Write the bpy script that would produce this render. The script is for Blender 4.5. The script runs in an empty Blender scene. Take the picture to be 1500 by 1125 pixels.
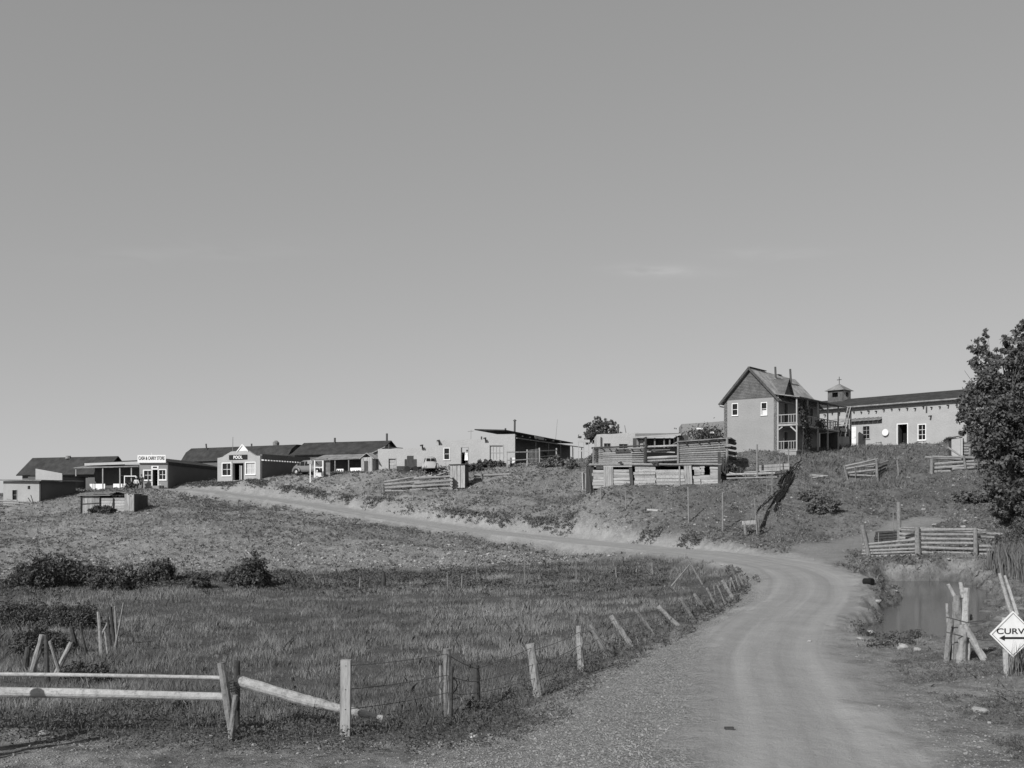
import bpy, math, random
import numpy as np
from mathutils import Vector, Matrix, noise as mnoise

random.seed(7); rng = np.random.default_rng(7)
S = bpy.context.scene
R = math.radians
# ------------------------------------------------------------------ camera
F = 1500.0; CX = 750.0; HY = 745.0; CZ = 4.0
cam = bpy.data.cameras.new('camera'); camo = bpy.data.objects.new('camera', cam)
S.collection.objects.link(camo); S.camera = camo
cam.sensor_fit = 'HORIZONTAL'; cam.sensor_width = 36; cam.lens = 36.0
cam.shift_y = (HY - 562.5) / 1500.0
cam.clip_start = 0.1; cam.clip_end = 9000
camo.location = (0, 0, CZ); camo.rotation_euler = (R(90), 0, 0)
# ------------------------------------------------------------------ sky, sun
SUN_EL = R(33); AZ = R(38)            # shadows fall towards (sin AZ, cos AZ)
to_sun = Vector((-math.sin(AZ) * math.cos(SUN_EL), -math.cos(AZ) * math.cos(SUN_EL), math.sin(SUN_EL)))
w = bpy.data.worlds.new('World'); S.world = w; w.use_nodes = True
nt = w.node_tree; nt.nodes.clear()
out = nt.nodes.new('ShaderNodeOutputWorld'); bg = nt.nodes.new('ShaderNodeBackground')
sky = nt.nodes.new('ShaderNodeTexSky'); sky.sky_type = 'NISHITA'; sky.sun_disc = False
sky.sun_elevation = SUN_EL; sky.sun_rotation = math.atan2(to_sun.x, to_sun.y)
sky.altitude = 2200; sky.air_density = 1.0; sky.dust_density = 1.6; sky.ozone_density = 1.0
sep = nt.nodes.new('ShaderNodeSeparateColor')
nt.links.new(sky.outputs[0], sep.inputs[0])
def wmath(op, a, b=None, c=None):
    n = nt.nodes.new('ShaderNodeMath'); n.operation = op
    for i, v in enumerate((a, b, c)):
        if v is None: continue
        if isinstance(v, (int, float)): n.inputs[i].default_value = v
        else: nt.links.new(v, n.inputs[i])
    return n.outputs[0]
# black and white film behind a pale yellow filter: a grey mix of the sky's channels
g = wmath('ADD', wmath('MULTIPLY', sep.outputs[0], 0.40), wmath('MULTIPLY', sep.outputs[1], 0.42))
g = wmath('ADD', g, wmath('MULTIPLY', sep.outputs[2], 0.18))
# two faint wisps of cloud
tc = nt.nodes.new('ShaderNodeTexCoord')
def wisp(cx, cz, sx, sz, amp, rot):
    sx3 = nt.nodes.new('ShaderNodeSeparateXYZ'); nt.links.new(tc.outputs['Generated'], sx3.inputs[0])
    u = wmath('DIVIDE', sx3.outputs[0], sx3.outputs[1]); v = wmath('DIVIDE', sx3.outputs[2], sx3.outputs[1])
    cmb = nt.nodes.new('ShaderNodeCombineXYZ'); nt.links.new(u, cmb.inputs[0]); nt.links.new(v, cmb.inputs[1])
    mp = nt.nodes.new('ShaderNodeMapping'); mp.inputs['Scale'].default_value = (14, 60, 1)
    mp.inputs['Rotation'].default_value = (0, 0, rot)
    nt.links.new(cmb.outputs[0], mp.inputs[0])
    no = nt.nodes.new('ShaderNodeTexNoise'); no.inputs['Scale'].default_value = 1.2; no.inputs['Detail'].default_value = 7
    no.inputs['Distortion'].default_value = 0.8
    nt.links.new(mp.outputs[0], no.inputs[0])
    du = wmath('DIVIDE', wmath('SUBTRACT', u, cx), sx); dv = wmath('DIVIDE', wmath('SUBTRACT', wmath('SUBTRACT', v, cz), wmath('MULTIPLY', wmath('SUBTRACT', u, cx), rot)), sz)
    r2 = wmath('ADD', wmath('MULTIPLY', du, du), wmath('MULTIPLY', dv, dv))
    m = wmath('POWER', 2.718, wmath('MULTIPLY', r2, -1.0))
    front = wmath('GREATER_THAN', sx3.outputs[1], 0.0)
    m = wmath('MULTIPLY', m, front)
    n2 = wmath('MAXIMUM', wmath('SUBTRACT', wmath('MULTIPLY', no.outputs[0], 2.2), 0.75), 0.0)
    return wmath('MULTIPLY', wmath('MULTIPLY', m, n2), amp)
SKYK = 0.105
c1 = wmath('ADD', wisp(0.150, 0.232, 0.045, 0.006, 1.1, -0.03), wisp(0.250, 0.249, 0.055, 0.006, .5, 0.02))
c1 = wmath('ADD', c1, wisp(-0.31, 0.25, 0.12, 0.012, .25, 0.05))
gz = wmath('POWER', wmath('MINIMUM', wmath('DIVIDE', g, 1.62), 1.0), 1.3)  # upper sky beyond the view dimmed, to weaken fill on shaded walls
g = wmath('ADD', wmath('MULTIPLY', wmath('MULTIPLY', wmath('POWER', wmath('MINIMUM', g, 6.2), 0.42), 2.36), gz), c1)
nt.links.new(g, bg.inputs[0]); bg.inputs[1].default_value = SKYK
nt.links.new(bg.outputs[0], out.inputs[0])
sd = bpy.data.lights.new('sun', 'SUN'); sd.energy = 4.7; sd.angle = R(0.53); sd.color = (1.0, 0.995, 0.985)
so = bpy.data.objects.new('sun', sd); S.collection.objects.link(so)
so.rotation_euler = (-to_sun).to_track_quat('-Z', 'Y').to_euler(); so.location = (-40, -60, 60)
S.view_settings.view_transform = 'Standard'; S.view_settings.look = 'None'
S.view_settings.exposure = 0.0; S.view_settings.gamma = 1.0
S.cycles.max_bounces = 5; S.cycles.diffuse_bounces = 3; S.cycles.glossy_bounces = 2; S.cycles.transmission_bounces = 2

# ------------------------------------------------------------------ helpers
def tag(o, label=None, cat=None, group=None, kind=None):
    if label: o['label'] = label
    if cat: o['category'] = cat
    if group: o['group'] = group
    if kind: o['kind'] = kind
    return o
def thing(name, label, cat, loc=(0, 0, 0), rotz=0.0, group=None):
    o = bpy.data.objects.new(name, None); S.collection.objects.link(o)
    o.location = loc; o.rotation_euler = (0, 0, rotz); o.empty_display_size = 0.3
    return tag(o, label, cat, group)
def P(px, py, d):
    return Vector(((px - CX) / F * d, d, CZ + (HY - py) / F * d))
def new_mesh(name, V, FA, m, parent=None, smooth=False):
    me = bpy.data.meshes.new(name); me.from_pydata([tuple(v) for v in V], [], FA); me.materials.append(m)
    if smooth: me.polygons.foreach_set('use_smooth', [True] * len(me.polygons))
    me.update()
    o = bpy.data.objects.new(name, me); S.collection.objects.link(o)
    if parent: o.parent = parent
    return o
class MB:
    def __init__(s): s.V = []; s.F = []
    def add(s, vs, fs):
        b = len(s.V); s.V += [tuple(v) for v in vs]; s.F += [tuple(i + b for i in f) for f in fs]; return s
    def box(s, x0, x1, y0, y1, z0, z1):
        return s.add([(x0,y0,z0),(x1,y0,z0),(x1,y1,z0),(x0,y1,z0),(x0,y0,z1),(x1,y0,z1),(x1,y1,z1),(x0,y1,z1)],
                     [(3,2,1,0),(4,5,6,7),(0,1,5,4),(1,2,6,5),(2,3,7,6),(3,0,4,7)])
    def beam(s, p0, p1, a, b, up=(0, 0, 1)):       # rectangular bar, a across, b along up
        p0 = Vector(p0); p1 = Vector(p1); d = (p1 - p0).normalized(); up = Vector(up)
        x = d.cross(up)
        if x.length < 1e-4: x = d.cross(Vector((0, 1, 0)))
        x.normalize(); y = x.cross(d).normalized()
        vs = [p + x * sx * a / 2 + y * sy * b / 2 for p in (p0, p1) for sx, sy in ((-1,-1),(1,-1),(1,1),(-1,1))]
        return s.add(vs, [(0,1,2,3),(7,6,5,4),(0,4,5,1),(1,5,6,2),(2,6,7,3),(3,7,4,0)])
    def tube(s, pts, rs, n=7, rough=0.0, cap=True):
        pts = [Vector(p) for p in pts]; b = len(s.V); ph = random.random() * 6
        for i, p in enumerate(pts):
            d = (pts[min(i + 1, len(pts) - 1)] - pts[max(i - 1, 0)])
            d = d.normalized() if d.length > 1e-6 else Vector((0, 0, 1))
            x = d.cross(Vector((0.31, 0.17, 0.93))); 
            if x.length < 0.05: x = d.cross(Vector((1, 0, 0)))
            x.normalize(); y = d.cross(x)
            for k in range(n):
                a = 2 * math.pi * k / n + ph; r = rs[i] * (1 + rough * (random.random() - .5))
                s.V.append(tuple(p + x * math.cos(a) * r + y * math.sin(a) * r))
        for i in range(len(pts) - 1):
            for k in range(n):
                k2 = (k + 1) % n
                s.F.append((b + i*n + k, b + i*n + k2, b + (i+1)*n + k2, b + (i+1)*n + k))
        if cap:
            s.F.append(tuple(b + k for k in range(n))[::-1]); e = b + (len(pts)-1)*n
            s.F.append(tuple(e + k for k in range(n)))
        return s
    def log(s, p0, p1, r0, r1=None, bend=0.02, seg=5, rough=0.16, n=8):
        r1 = r1 or r0 * 0.85; p0 = Vector(p0); p1 = Vector(p1); L = (p1 - p0).length
        j = [Vector((random.gauss(0, 1), random.gauss(0, 1), random.gauss(0, 1))) * bend * L * .35 for _ in range(2)]
        pts = []; rs = []
        for i in range(seg + 1):
            t = i / seg
            pts.append(p0.lerp(p1, t) + j[0] * math.sin(math.pi * t) + j[1] * math.sin(2 * math.pi * t) * .4)
            rs.append((r0 + (r1 - r0) * t) * random.uniform(.93, 1.07))
        return s.tube(pts, rs, n, rough)
    def prism(s, poly, ax, a0, a1):                # polygon (u,z) extruded along local axis ax ('x' or 'y')
        n = len(poly)
        f = (lambda u, z, a: (a, u, z)) if ax == 'x' else (lambda u, z, a: (u, a, z))
        vs = [f(u, z, a0) for u, z in poly] + [f(u, z, a1) for u, z in poly]
        fs = [tuple(range(n)), tuple(range(2*n - 1, n - 1, -1))] + [(i, (i+1) % n, n + (i+1) % n, n + i) for i in range(n)]
        return s.add(vs, fs)
    def slab(s, quad, th):                         # quad of 4 points, thickened downwards
        q = [Vector(p) for p in quad]; nrm = (q[1]-q[0]).cross(q[2]-q[1]).normalized()
        if nrm.z < 0: nrm = -nrm
        return s.add([p for p in q] + [p - nrm * th for p in q], [(0,1,2,3),(7,6,5,4),(0,4,5,1),(1,5,6,2),(2,6,7,3),(3,7,4,0)])
    def build(s, name, m, parent=None, smooth=False):
        return new_mesh(name, s.V, s.F, m, parent, smooth)

# ------------------------------------------------------------------ materials
class NT:
    def __init__(s, name):
        s.m = bpy.data.materials.new(name); s.m.use_nodes = True; s.t = s.m.node_tree
        s.b = s.t.nodes['Principled BSDF']; s.b.inputs['Roughness'].default_value = 0.9
        s.b.inputs['Specular IOR Level'].default_value = 0.2
    def n(s, typ, **kw):
        o = s.t.nodes.new(typ)
        for k, v in kw.items():
            if k in o.inputs: s.set(o.inputs[k], v)
            else: setattr(o, k, v)
        return o
    def set(s, inp, v):
        if hasattr(v, 'is_output') : s.t.links.new(v, inp)
        else: inp.default_value = v
    def mth(s, op, *a, clamp=False):
        o = s.t.nodes.new('ShaderNodeMath'); o.operation = op; o.use_clamp = clamp
        for i, v in enumerate(a): s.set(o.inputs[i], v)
        return o.outputs[0]
    def noise(s, scale, detail=4, rough=.55, vec=None, dist=0.0):
        o = s.n('ShaderNodeTexNoise'); o.inputs['Scale'].default_value = scale; o.inputs['Detail'].default_value = detail
        o.inputs['Roughness'].default_value = rough; o.inputs['Distortion'].default_value = dist
        if vec is not None: s.set(o.inputs['Vector'], vec)
        return o.outputs['Fac']
    def coords(s, scale=(1, 1, 1), kind='Object', rot=(0, 0, 0)):
        t = s.n('ShaderNodeTexCoord'); m = s.n('ShaderNodeMapping'); m.inputs['Scale'].default_value = scale
        m.inputs['Rotation'].default_value = rot
        s.t.links.new(t.outputs[kind], m.inputs[0]); return m.outputs[0]
    def ramp(s, v, stops):
        o = s.n('ShaderNodeValToRGB'); e = o.color_ramp.elements
        while len(e) < len(stops): e.new(0.5)
        for i, (p, c) in enumerate(stops): e[i].position = p; e[i].color = (c, c, c, 1)
        s.set(o.inputs[0], v); return o.outputs[0]
    def bump(s, h, strength=.5, dist=.02):
        o = s.n('ShaderNodeBump'); o.inputs['Strength'].default_value = strength; o.inputs['Distance'].default_value = dist
        s.set(o.inputs['Height'], h); s.t.links.new(o.outputs[0], s.b.inputs['Normal'])
    def col(s, v): s.set(s.b.inputs['Base Color'], v); return s
    def attr(s, name):
        o = s.n('ShaderNodeAttribute'); o.attribute_name = name; return o.outputs['Fac']

def plaster(name, base, var=.18, big=.35):
    t = NT(name); c = t.coords()
    a = t.noise(0.7, 5, .6, c); b = t.noise(5, 5, .65, c); d = t.noise(26, 3, .6, c)
    v = t.mth('ADD', t.mth('MULTIPLY', a, big), t.mth('ADD', t.mth('MULTIPLY', b, var), t.mth('MULTIPLY', d, var * .8)))
    mid = (big + var * 1.8) * .5
    v = t.mth('ADD', t.mth('SUBTRACT', v, mid), 1.0)
    t.col(t.mth('MULTIPLY', v, base)); t.bump(t.mth('ADD', b, t.mth('MULTIPLY', d, .5)), .55, .06); return t.m
def wood(name, base, stretch=(1, 1, 1), var=.7):
    t = NT(name); c = t.coords(stretch)
    a = t.noise(9, 5, .65, c, .3); b = t.noise(38, 4, .7, c); p = t.noise(.9, 3, .5, t.coords())
    v = t.mth('ADD', t.mth('MULTIPLY', a, .8), t.mth('MULTIPLY', b, .5))
    v = t.ramp(v, [(.40, base * (1 - var)), (.62, base), (.85, base * 1.35)])
    r = t.n('ShaderNodeNewGeometry').outputs['Random Per Island']
    v = t.mth('MULTIPLY', v, t.mth('ADD', t.mth('MULTIPLY', r, .45), .78))
    v = t.mth('MULTIPLY', v, t.mth('ADD', t.mth('MULTIPLY', p, .5), .75))
    t.col(v); t.bump(t.mth('ADD', a, b), .6, .02); return t.m
def flat(name, base, rough=.8, spec=.2, var=.15, scale=6, metal=0):
    t = NT(name); n = t.noise(scale, 5, .6, t.coords())
    t.col(t.mth('MULTIPLY', t.mth('ADD', t.mth('MULTIPLY', n, var * 2), 1 - var), base))
    t.b.inputs['Roughness'].default_value = rough; t.b.inputs['Specular IOR Level'].default_value = spec
    t.b.inputs['Metallic'].default_value = metal; t.bump(n, .2, .01); return t.m
def leaf(name, lo, hi, trans=.25, patch=0):
    t = NT(name); g = t.n('ShaderNodeNewGeometry')
    n = t.noise(.45, 4, .6, t.coords())
    v = t.mth('ADD', t.mth('MULTIPLY', g.outputs['Random Per Island'], .55), t.mth('MULTIPLY', t.mth('SUBTRACT', n, .25), .9), clamp=True)
    v = t.mth('ADD', t.mth('MULTIPLY', v, hi - lo), lo)
    if patch:
        pn = t.noise(.55, 5, .62, t.coords((.45, 1.0, 1)), .6); v = t.mth('MULTIPLY', v, t.ramp(pn, [(.36, 1-patch), (.5, 1.0), (.66, 1+patch)]))
    t.col(v); t.b.inputs['Roughness'].default_value = .7
    if trans:
        tr = t.n('ShaderNodeBsdfTranslucent'); t.set(tr.inputs[0], v); mx = t.n('ShaderNodeMixShader'); mx.inputs[0].default_value = trans
        o = t.t.nodes['Material Output']; t.t.links.new(t.b.outputs[0], mx.inputs[1]); t.t.links.new(tr.outputs[0], mx.inputs[2])
        t.t.links.new(mx.outputs[0], o.inputs[0])
    return t.m
def shingle(name, base, sx=3.0, sy=3.0):
    t = NT(name); c = t.coords()
    br = t.n('ShaderNodeTexNoise'); a = t.noise(1.2, 4, .6, c); b = t.noise(9, 4, .7, c)
    w_ = t.n('ShaderNodeTexWave'); w_.wave_type = 'BANDS'; w_.bands_direction = 'Z'; w_.inputs['Scale'].default_value = 2.2
    w_.inputs['Distortion'].default_value = 1.2; w_.inputs['Detail'].default_value = 3; t.set(w_.inputs['Vector'], c)
    v = t.mth('ADD', t.mth('MULTIPLY', a, .6), t.mth('ADD', t.mth('MULTIPLY', b, .45), t.mth('MULTIPLY', w_.outputs['Fac'], .2)))
    v = t.ramp(v, [(.45, .45), (.62, .8), (.8, 1.35)]); t.col(t.mth('MULTIPLY', v, base*1.5)); t.bump(t.mth('ADD', b, w_.outputs['Fac']), .5, .03); return t.m
M = dict(
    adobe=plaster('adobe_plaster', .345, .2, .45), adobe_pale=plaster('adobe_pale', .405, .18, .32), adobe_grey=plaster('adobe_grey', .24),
    adobe_dark_shade=plaster('adobe_dark_shade', .12), cement=plaster('grey_cement_wall', .275, .2, .3), whitewash=plaster('whitewash', .80, .1, .12),  # dark adobe: some dark walls, plus shade painted onto building sides
    log=wood('weathered_log', .235), log_v=wood('weathered_post', .18), log_pale=wood('peeled_log', .33, (1, 1, 1), .6), log_dark=wood('dark_log', .055),
    board=wood('grey_board', .30, (1, 1, .12)), board_h=wood('grey_board_h', .33, (.12, 1, 1)), board_dark=wood('dark_board', .07, (1, 1, .15)),
    roof=shingle('tar_paper_roof', .036), roof_mid=shingle('old_plank_roof', .16), shing=shingle('pale_shingle', .27), gable=shingle('gable_shingle', .085),
    white=flat('white_paint', .70, .6, .3, .22), grey=flat('grey_paint', .35), glass=flat('window_glass', .012, .08, .5, .1),
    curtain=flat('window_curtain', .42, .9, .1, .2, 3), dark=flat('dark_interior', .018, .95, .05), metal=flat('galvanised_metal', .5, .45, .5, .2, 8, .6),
    pipe=flat('stove_pipe', .06, .6, .4, .3, 12), black=flat('black_letter', .02), car=flat('dusty_car_paint', .16, .35, .5, .1, 4),
    car_pale=flat('pale_car_paint', .36, .4, .5, .1, 4), rubber=flat('tyre_rubber', .03), wire=flat('rusty_wire', .07, .7),
    skin=flat('skin', .28, .7), shirt=flat('shirt_cloth', .62, .95), trousers=flat('dark_cloth', .05, .95), hair=flat('hair', .02),
    rock=plaster('pale_rock', .31, .35, .3), sod=plaster('sod_roof', .20, .3, .3), tarp=flat('pale_sheet', .6),
    grass=leaf('meadow_grass', .09, .25, .2, .45), grass_dry=leaf('dry_grass', .15, .38, .2, .4), hill_grass=leaf('hill_grass', .13, .32, .1), weed=leaf('weed_leaf', .05, .15, .2), scrub=leaf('scrub_leaf', .06, .20, .15),
    tree=leaf('tree_leaf', .04, .19, .25), bush=leaf('bush_leaf', .045, .14, .2), slope_stone=plaster('slope_stone', .34, .4, .4), gravel=plaster('gravel_stone', .25, .4, .3), reed=leaf('reed_leaf', .10, .24, .25),
    bark=wood('bark', .09), shadow_twig=flat('shadow_twig', .02, .9, .1), twig=wood('twig', .12),
)
# ------------------------------------------------------------------ terrain height function
def hash2(ix, iy, s):
    h = (ix.astype(np.int64) * 374761393 + iy.astype(np.int64) * 668265263 + s * 982451653) & 0x7fffffff
    h = ((h ^ (h >> 13)) * 1274126177) & 0x7fffffff
    return ((h ^ (h >> 16)) & 0xffff) / 65535.0
def vnoise(x, y, s=0):
    ix = np.floor(x); iy = np.floor(y); fx = x - ix; fy = y - iy
    fx = fx*fx*(3-2*fx); fy = fy*fy*(3-2*fy)
    a = hash2(ix, iy, s); b = hash2(ix+1, iy, s); c = hash2(ix, iy+1, s); d = hash2(ix+1, iy+1, s)
    return (a*(1-fx)+b*fx)*(1-fy) + (c*(1-fx)+d*fx)*fy
def fbm(x, y, f, o=4, s=0):
    r = 0; a = .5; t = 0
    for k in range(o): r = r + a * vnoise(x*f + 17.3*k, y*f - 9.1*k, s+k); t += a; a *= .5; f *= 2.03
    return r / t
def sst(a, b, x):
    t = np.clip((x - a) / (b - a), 0, 1); return t*t*(3-2*t)
ROAD = [(1200,1180,.60),(1185,1125,.60),(1160,1050,.60),(1135,1000,.60),(1125,950,.60),(1155,905,.62),(1190,870,.70),(1178,842,.90),(1120,824,1.05),(1000,808,1.12)]
ROADP = [((px-CX)/F*d, d, z) for px, py, z in ROAD for d in [(CZ-z)*F/(py-HY)]]
ROADP = [(2.6, 1.0, .6), (3.0, 5.0, .6)] + ROADP
for px, py, d in [(850,793,78),(700,777,88),(560,757,97),(450,738,104),(330,722,110.5),(255,716,114),(150,719,117)]:
    v = P(px, py, d); ROADP.append((v.x, v.y, v.z))
# side track leading up towards the corral
TRACK = [(13.5,50.0,.95)] + [tuple(P(*a)) for a in [(1190,812,60),(1240,798,64),(1290,785,68),(1340,765,72)]]
def densify(pl, n=12):
    out = []; p = [Vector(q) for q in pl]
    for i in range(len(p)-1):
        p0 = p[max(i-1,0)]; p1 = p[i]; p2 = p[i+1]; p3 = p[min(i+2, len(p)-1)]
        for k in range(n):
            t = k/n; out.append(0.5*((2*p1)+(p2-p0)*t+(2*p0-5*p1+4*p2-p3)*t*t+(3*p1-p0-3*p2+p3)*t**3))
    out.append(p[-1]); return np.array([tuple(v) for v in out])
RD = densify(ROADP); TK = densify(TRACK)
def pdist(x, y, pl):
    """distance to polyline and signed side (left of direction is positive)"""
    best = np.full(x.shape, 1e9); sgn = np.zeros(x.shape); zz = np.zeros(x.shape)
    for i in range(len(pl)-1):
        ax, ay, az = pl[i]; bx, by, bz = pl[i+1]; dx = bx-ax; dy = by-ay; L2 = dx*dx+dy*dy+1e-9
        t = np.clip(((x-ax)*dx+(y-ay)*dy)/L2, 0, 1); ex = x-(ax+t*dx); ey = y-(ay+t*dy); d = np.hypot(ex, ey)
        m = d < best; best = np.where(m, d, best); sgn = np.where(m, np.sign(dx*(y-ay)-dy*(x-ax)), sgn); zz = np.where(m, az+t*(bz-az), zz)
    return best, sgn, zz
CP = []
for px, py, d in [
 (30,832,70),(100,780,88),(60,740,103),(30,738,106),(90,716,114),(200,800,76),(200,752,95),(400,800,75),(400,762,90),(300,740,104),
 (550,800,76),(550,775,87),(700,800,77),(400,712,111),(380,702,115),(455,697,112),(500,694,114),(560,690,112),(560,722,104),(560,745,98),(650,684,113),(650,702,107),(650,722,102),
 (650,750,94),(740,681,112),(750,700,104),(750,740,92),(840,684,106),(840,730,92),(840,770,82),(880,716,84),(950,713,84),(1055,711,84),(960,690,94),
 (950,762,78),(1050,750,76),(1050,797,68),(1100,787,70),(1150,760,74),(1150,708,85),(1100,696,87),(1139,664,95),(1061,666,98),(1200,656,102),
 (1240,657,110),(1345,651,105),(1400,648,102),(1250,702,88),(1200,722,82),(1200,783,72),(1300,740,78),(1370,703,87),(1440,694,84),(1440,742,75),
 (1350,776,68),(1500,768,66),(1500,698,84),(1270,817,56),(1400,818,55),(1500,820,54),(1350,838,51),(700,690,124),(800,680,122),(225,711,115),(318,706,116),(60,722,118),
 (180,714,115),(130,717,114),(100,723,110),(85,729,107),(70,750,100),(330,707.5,115),(352,705.5,113.6),(372,703.5,112.4),(345,709,112.6),(1300,650,118),(620,688,119),(900,672,104),(1000,668,100)]:
    CP.append(tuple(P(px, py, d)))
for px, py, z in [(30,1110,.02),(30,1000,0),(30,930,0),(150,1105,.05),(300,1095,.05),(450,1100,.08),(600,1100,.12),(720,1100,.22),(750,1050,.1),(500,1000,0),(300,950,0),
 (500,920,0),(700,950,0),(700,900,0),(300,880,0),(100,880,0),(500,870,0),(700,860,0),(850,900,0),(900,870,0.05),(850,850,.1),(950,880,.1),(250,846,.1),(500,839,.1),(750,833,.15),
 (880,823,.45),(960,823,.6),(1000,850,.3),(1040,860,.35),(788,1022,.05),(853,985,.05),(893,965,.05),(927,950,.05),(962,935,.08),(993,917,.1),(1018,910,.12),(1040,895,.2),(1065,885,.25),(1085,870,.4),
 (1300,1000,.45),(1400,1000,.6),(1420,965,.75),(1480,985,.75),(1450,900,.55),(1490,860,.6),(1450,1100,.62),(1300,1110,.6),(1400,1060,.5),(900,1100,.45),(1000,1050,.5),(950,1000,.4),
 (1250,960,.45),(1230,900,.6),(1300,855,.75),(1250,870,.7)]:
    d = (CZ-z)*F/(py-HY); CP.append(((px-CX)/F*d, d, z))
for p in RD[::6]: CP.append(tuple(p))
for p in TK[::8]: CP.append(tuple(p))
for x, y, z in [(-20,8,0),(-8,6,.1),(20,8,.7),(12,4,.6),(-60,30,0),(-70,60,.3),(-80,100,4.2),(60,30,1),(70,60,3),(75,100,9),(-30,135,7.4),(0,135,8.8),(35,135,10.6),(60,130,11),(-60,130,6),(-70,120,5.4),(15,130,9.6)]:
    CP.append((x, y, z))
CPA = np.array(CP); CX_, CY_, CZ_ = CPA.T
SC = 30.0
def kern(r2): return np.where(r2 > 1e-12, r2 * np.log(r2 + 1e-12), 0)
n_ = len(CPA); K = kern(((CX_[:,None]-CX_)**2 + (CY_[:,None]-CY_)**2)/SC**2) + np.eye(n_)*0.004
A = np.zeros((n_+3, n_+3)); A[:n_,:n_] = K; A[:n_,n_] = 1; A[:n_,n_+1] = CX_/SC; A[:n_,n_+2] = CY_/SC; A[n_:,:n_] = A[:n_,n_:].T
W_ = np.linalg.solve(A, np.concatenate([CZ_, np.zeros(3)]))
def tps(x, y):
    r = np.empty(x.shape); xf = x.ravel(); yf = y.ravel(); o = np.empty(xf.shape)
    for i in range(0, len(xf), 20000):
        a = xf[i:i+20000]; b = yf[i:i+20000]
        o[i:i+20000] = kern(((a[:,None]-CX_)**2+(b[:,None]-CY_)**2)/SC**2) @ W_[:n_] + W_[n_] + W_[n_+1]*a/SC + W_[n_+2]*b/SC
    return o.reshape(x.shape)
# pond outline, in plan
PZ = 0.20
POND = [(1268,856),(1310,852),(1400,852),(1440,868),(1432,900),(1415,935),(1385,948),(1340,951),(1300,948),(1279,938),(1300,915),(1316,898),(1322,876),(1300,866)]
PONDP = np.array([((px-CX)/F*d, d) for px, py in POND for d in [(CZ-PZ)*F/(py-HY)]])
def inpoly(x, y, P2):
    ins = np.zeros(x.shape, bool); d = np.full(x.shape, 1e9); n = len(P2)
    for i in range(n):
        ax, ay = P2[i]; bx, by = P2[(i+1) % n]
        c = ((ay > y) != (by > y)) & (x < (bx-ax)*(y-ay)/((by-ay) if by != ay else 1e-9)+ax); ins ^= c
        dx = bx-ax; dy = by-ay; t = np.clip(((x-ax)*dx+(y-ay)*dy)/(dx*dx+dy*dy+1e-9), 0, 1)
        d = np.minimum(d, np.hypot(x-ax-t*dx, y-ay-t*dy))
    return np.where(ins, -d, d)
# meadow outline
MEAD = [(-400,1050),(-100,1058),(100,1070),(330,1086),(600,1093),(700,1086),(745,1068),(788,1024),(853,990),(893,968),(927,953),(962,938),(993,920),(1018,910),(1040,897),(1065,886),(1090,868),(1100,852),(1080,838),(1040,828),(960,820),(880,822),(750,832),(600,838),(420,842),(300,850),(150,850),(30,855),(-400,860)]
MZ = {(1090,868): .3, (1100,852): .4, (1080,838): .5, (1040,828): .6, (960,820): .6, (880,822): .45, (750,832): .15}
MEADP = np.array([((px-CX)/F*d, d) for px, py in MEAD for d in [(CZ-MZ.get((px, py), .05))*F/(py-HY)]])
def masks(x, y):
    rd, rs, rz = pdist(x, y, RD); td, ts, tz = pdist(x, y, TK)
    wob = (fbm(x, y, .5, 3, 3) - .5) * 1.2
    hw = np.interp(y, [10, 40, 60, 80, 120], [1.65, 2.0, 3.0, 2.6, 2.2])
    road = 1 - sst(hw - .7, hw + .6, rd + wob*.7 + (fbm(x, y, 2.2, 3, 9) - .5)*.7)
    track = (1 - sst(.9, 2.6, td + wob * 1.5)) * .75
    near = y < 62
    verge = (1 - sst(3.4, 6.5, rd + wob * 1.5)) 
    md = inpoly(x, y, MEADP); mead = (1 - sst(-.5, .5, md + wob * .8)) * sst(2.2, 3.2, rd)
    pd = inpoly(x, y, PONDP) + (fbm(x, y, .9, 4, 44) - .5) * 2.0 - .35
    return rd, rs, rz, td, tz, road, track, verge, mead, pd
def G(x, y, full=False):
    x = np.asarray(x, float); y = np.asarray(y, float); sh = x.shape; x = x.ravel(); y = y.ravel()
    z = tps(x, y)
    rd, rs, rz, td, tz, road, track, verge, mead, pd = masks(x, y)
    z = z*(1-road) + (rz)*road
    far = sst(124, 165, y); plate = np.clip(8 + x*.06, 4.6, 11); z = z*(1-far) + plate*far
    side = sst(70, 110, np.abs(x)); z = np.where(side > 0, z*(1-side) + np.clip(z, 0, 10)*side, z)
    hill = np.clip(1 - mead - road - track, 0, 1) * sst(20, 60, y)
    z = z + hill * ((fbm(x, y, .22, 4, 11) - .5) * .9 + (fbm(x, y, 1.1, 3, 21) - .5) * .30) * (1 - sst(105, 112, y) * .6)
    z = z + (1-road) * (fbm(x, y, 1.3, 3, 31) - .5) * .14 * (1 - mead * .2) + (fbm(x, y, 3.5, 2, 41) - .5) * .035 * (1-road)
    z = z + mead * (fbm(x, y, .16, 3, 51) - .5) * .35
    # wheel ruts and crown of the road
    rut = np.exp(-((rd - .78) / .24)**2); z = z - road * rut * .028 * (.4 + 1.2*fbm(x, y, .5, 2, 66)) + road * .02 * np.exp(-(rd/.4)**2) + road * (fbm(x, y, .35, 3, 67) - .5) * .10
    z = z + np.exp(-((rd - 2.5) / .4)**2) * .06 * (y < 60) * (fbm(x, y, .9, 2, 5))
    # low irrigation ditch in the meadow
    # pond basin
    z = np.where(pd < .9, z*sst(-.5, .9, pd) + (-.2)*(1 - sst(-.5, .9, pd)), z)
    z = np.where((pd > 0) & (z < PZ + .04) & (pd < 4) & (mead < .1), PZ + .04 + pd*.03, z)
    z = z.reshape(sh)
    return z
def g1(x, y): return float(G(np.array([x]), np.array([y]))[0])
_ds = np.concatenate([np.arange(11, 40, .06), np.arange(40, 140, .15)])
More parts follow.
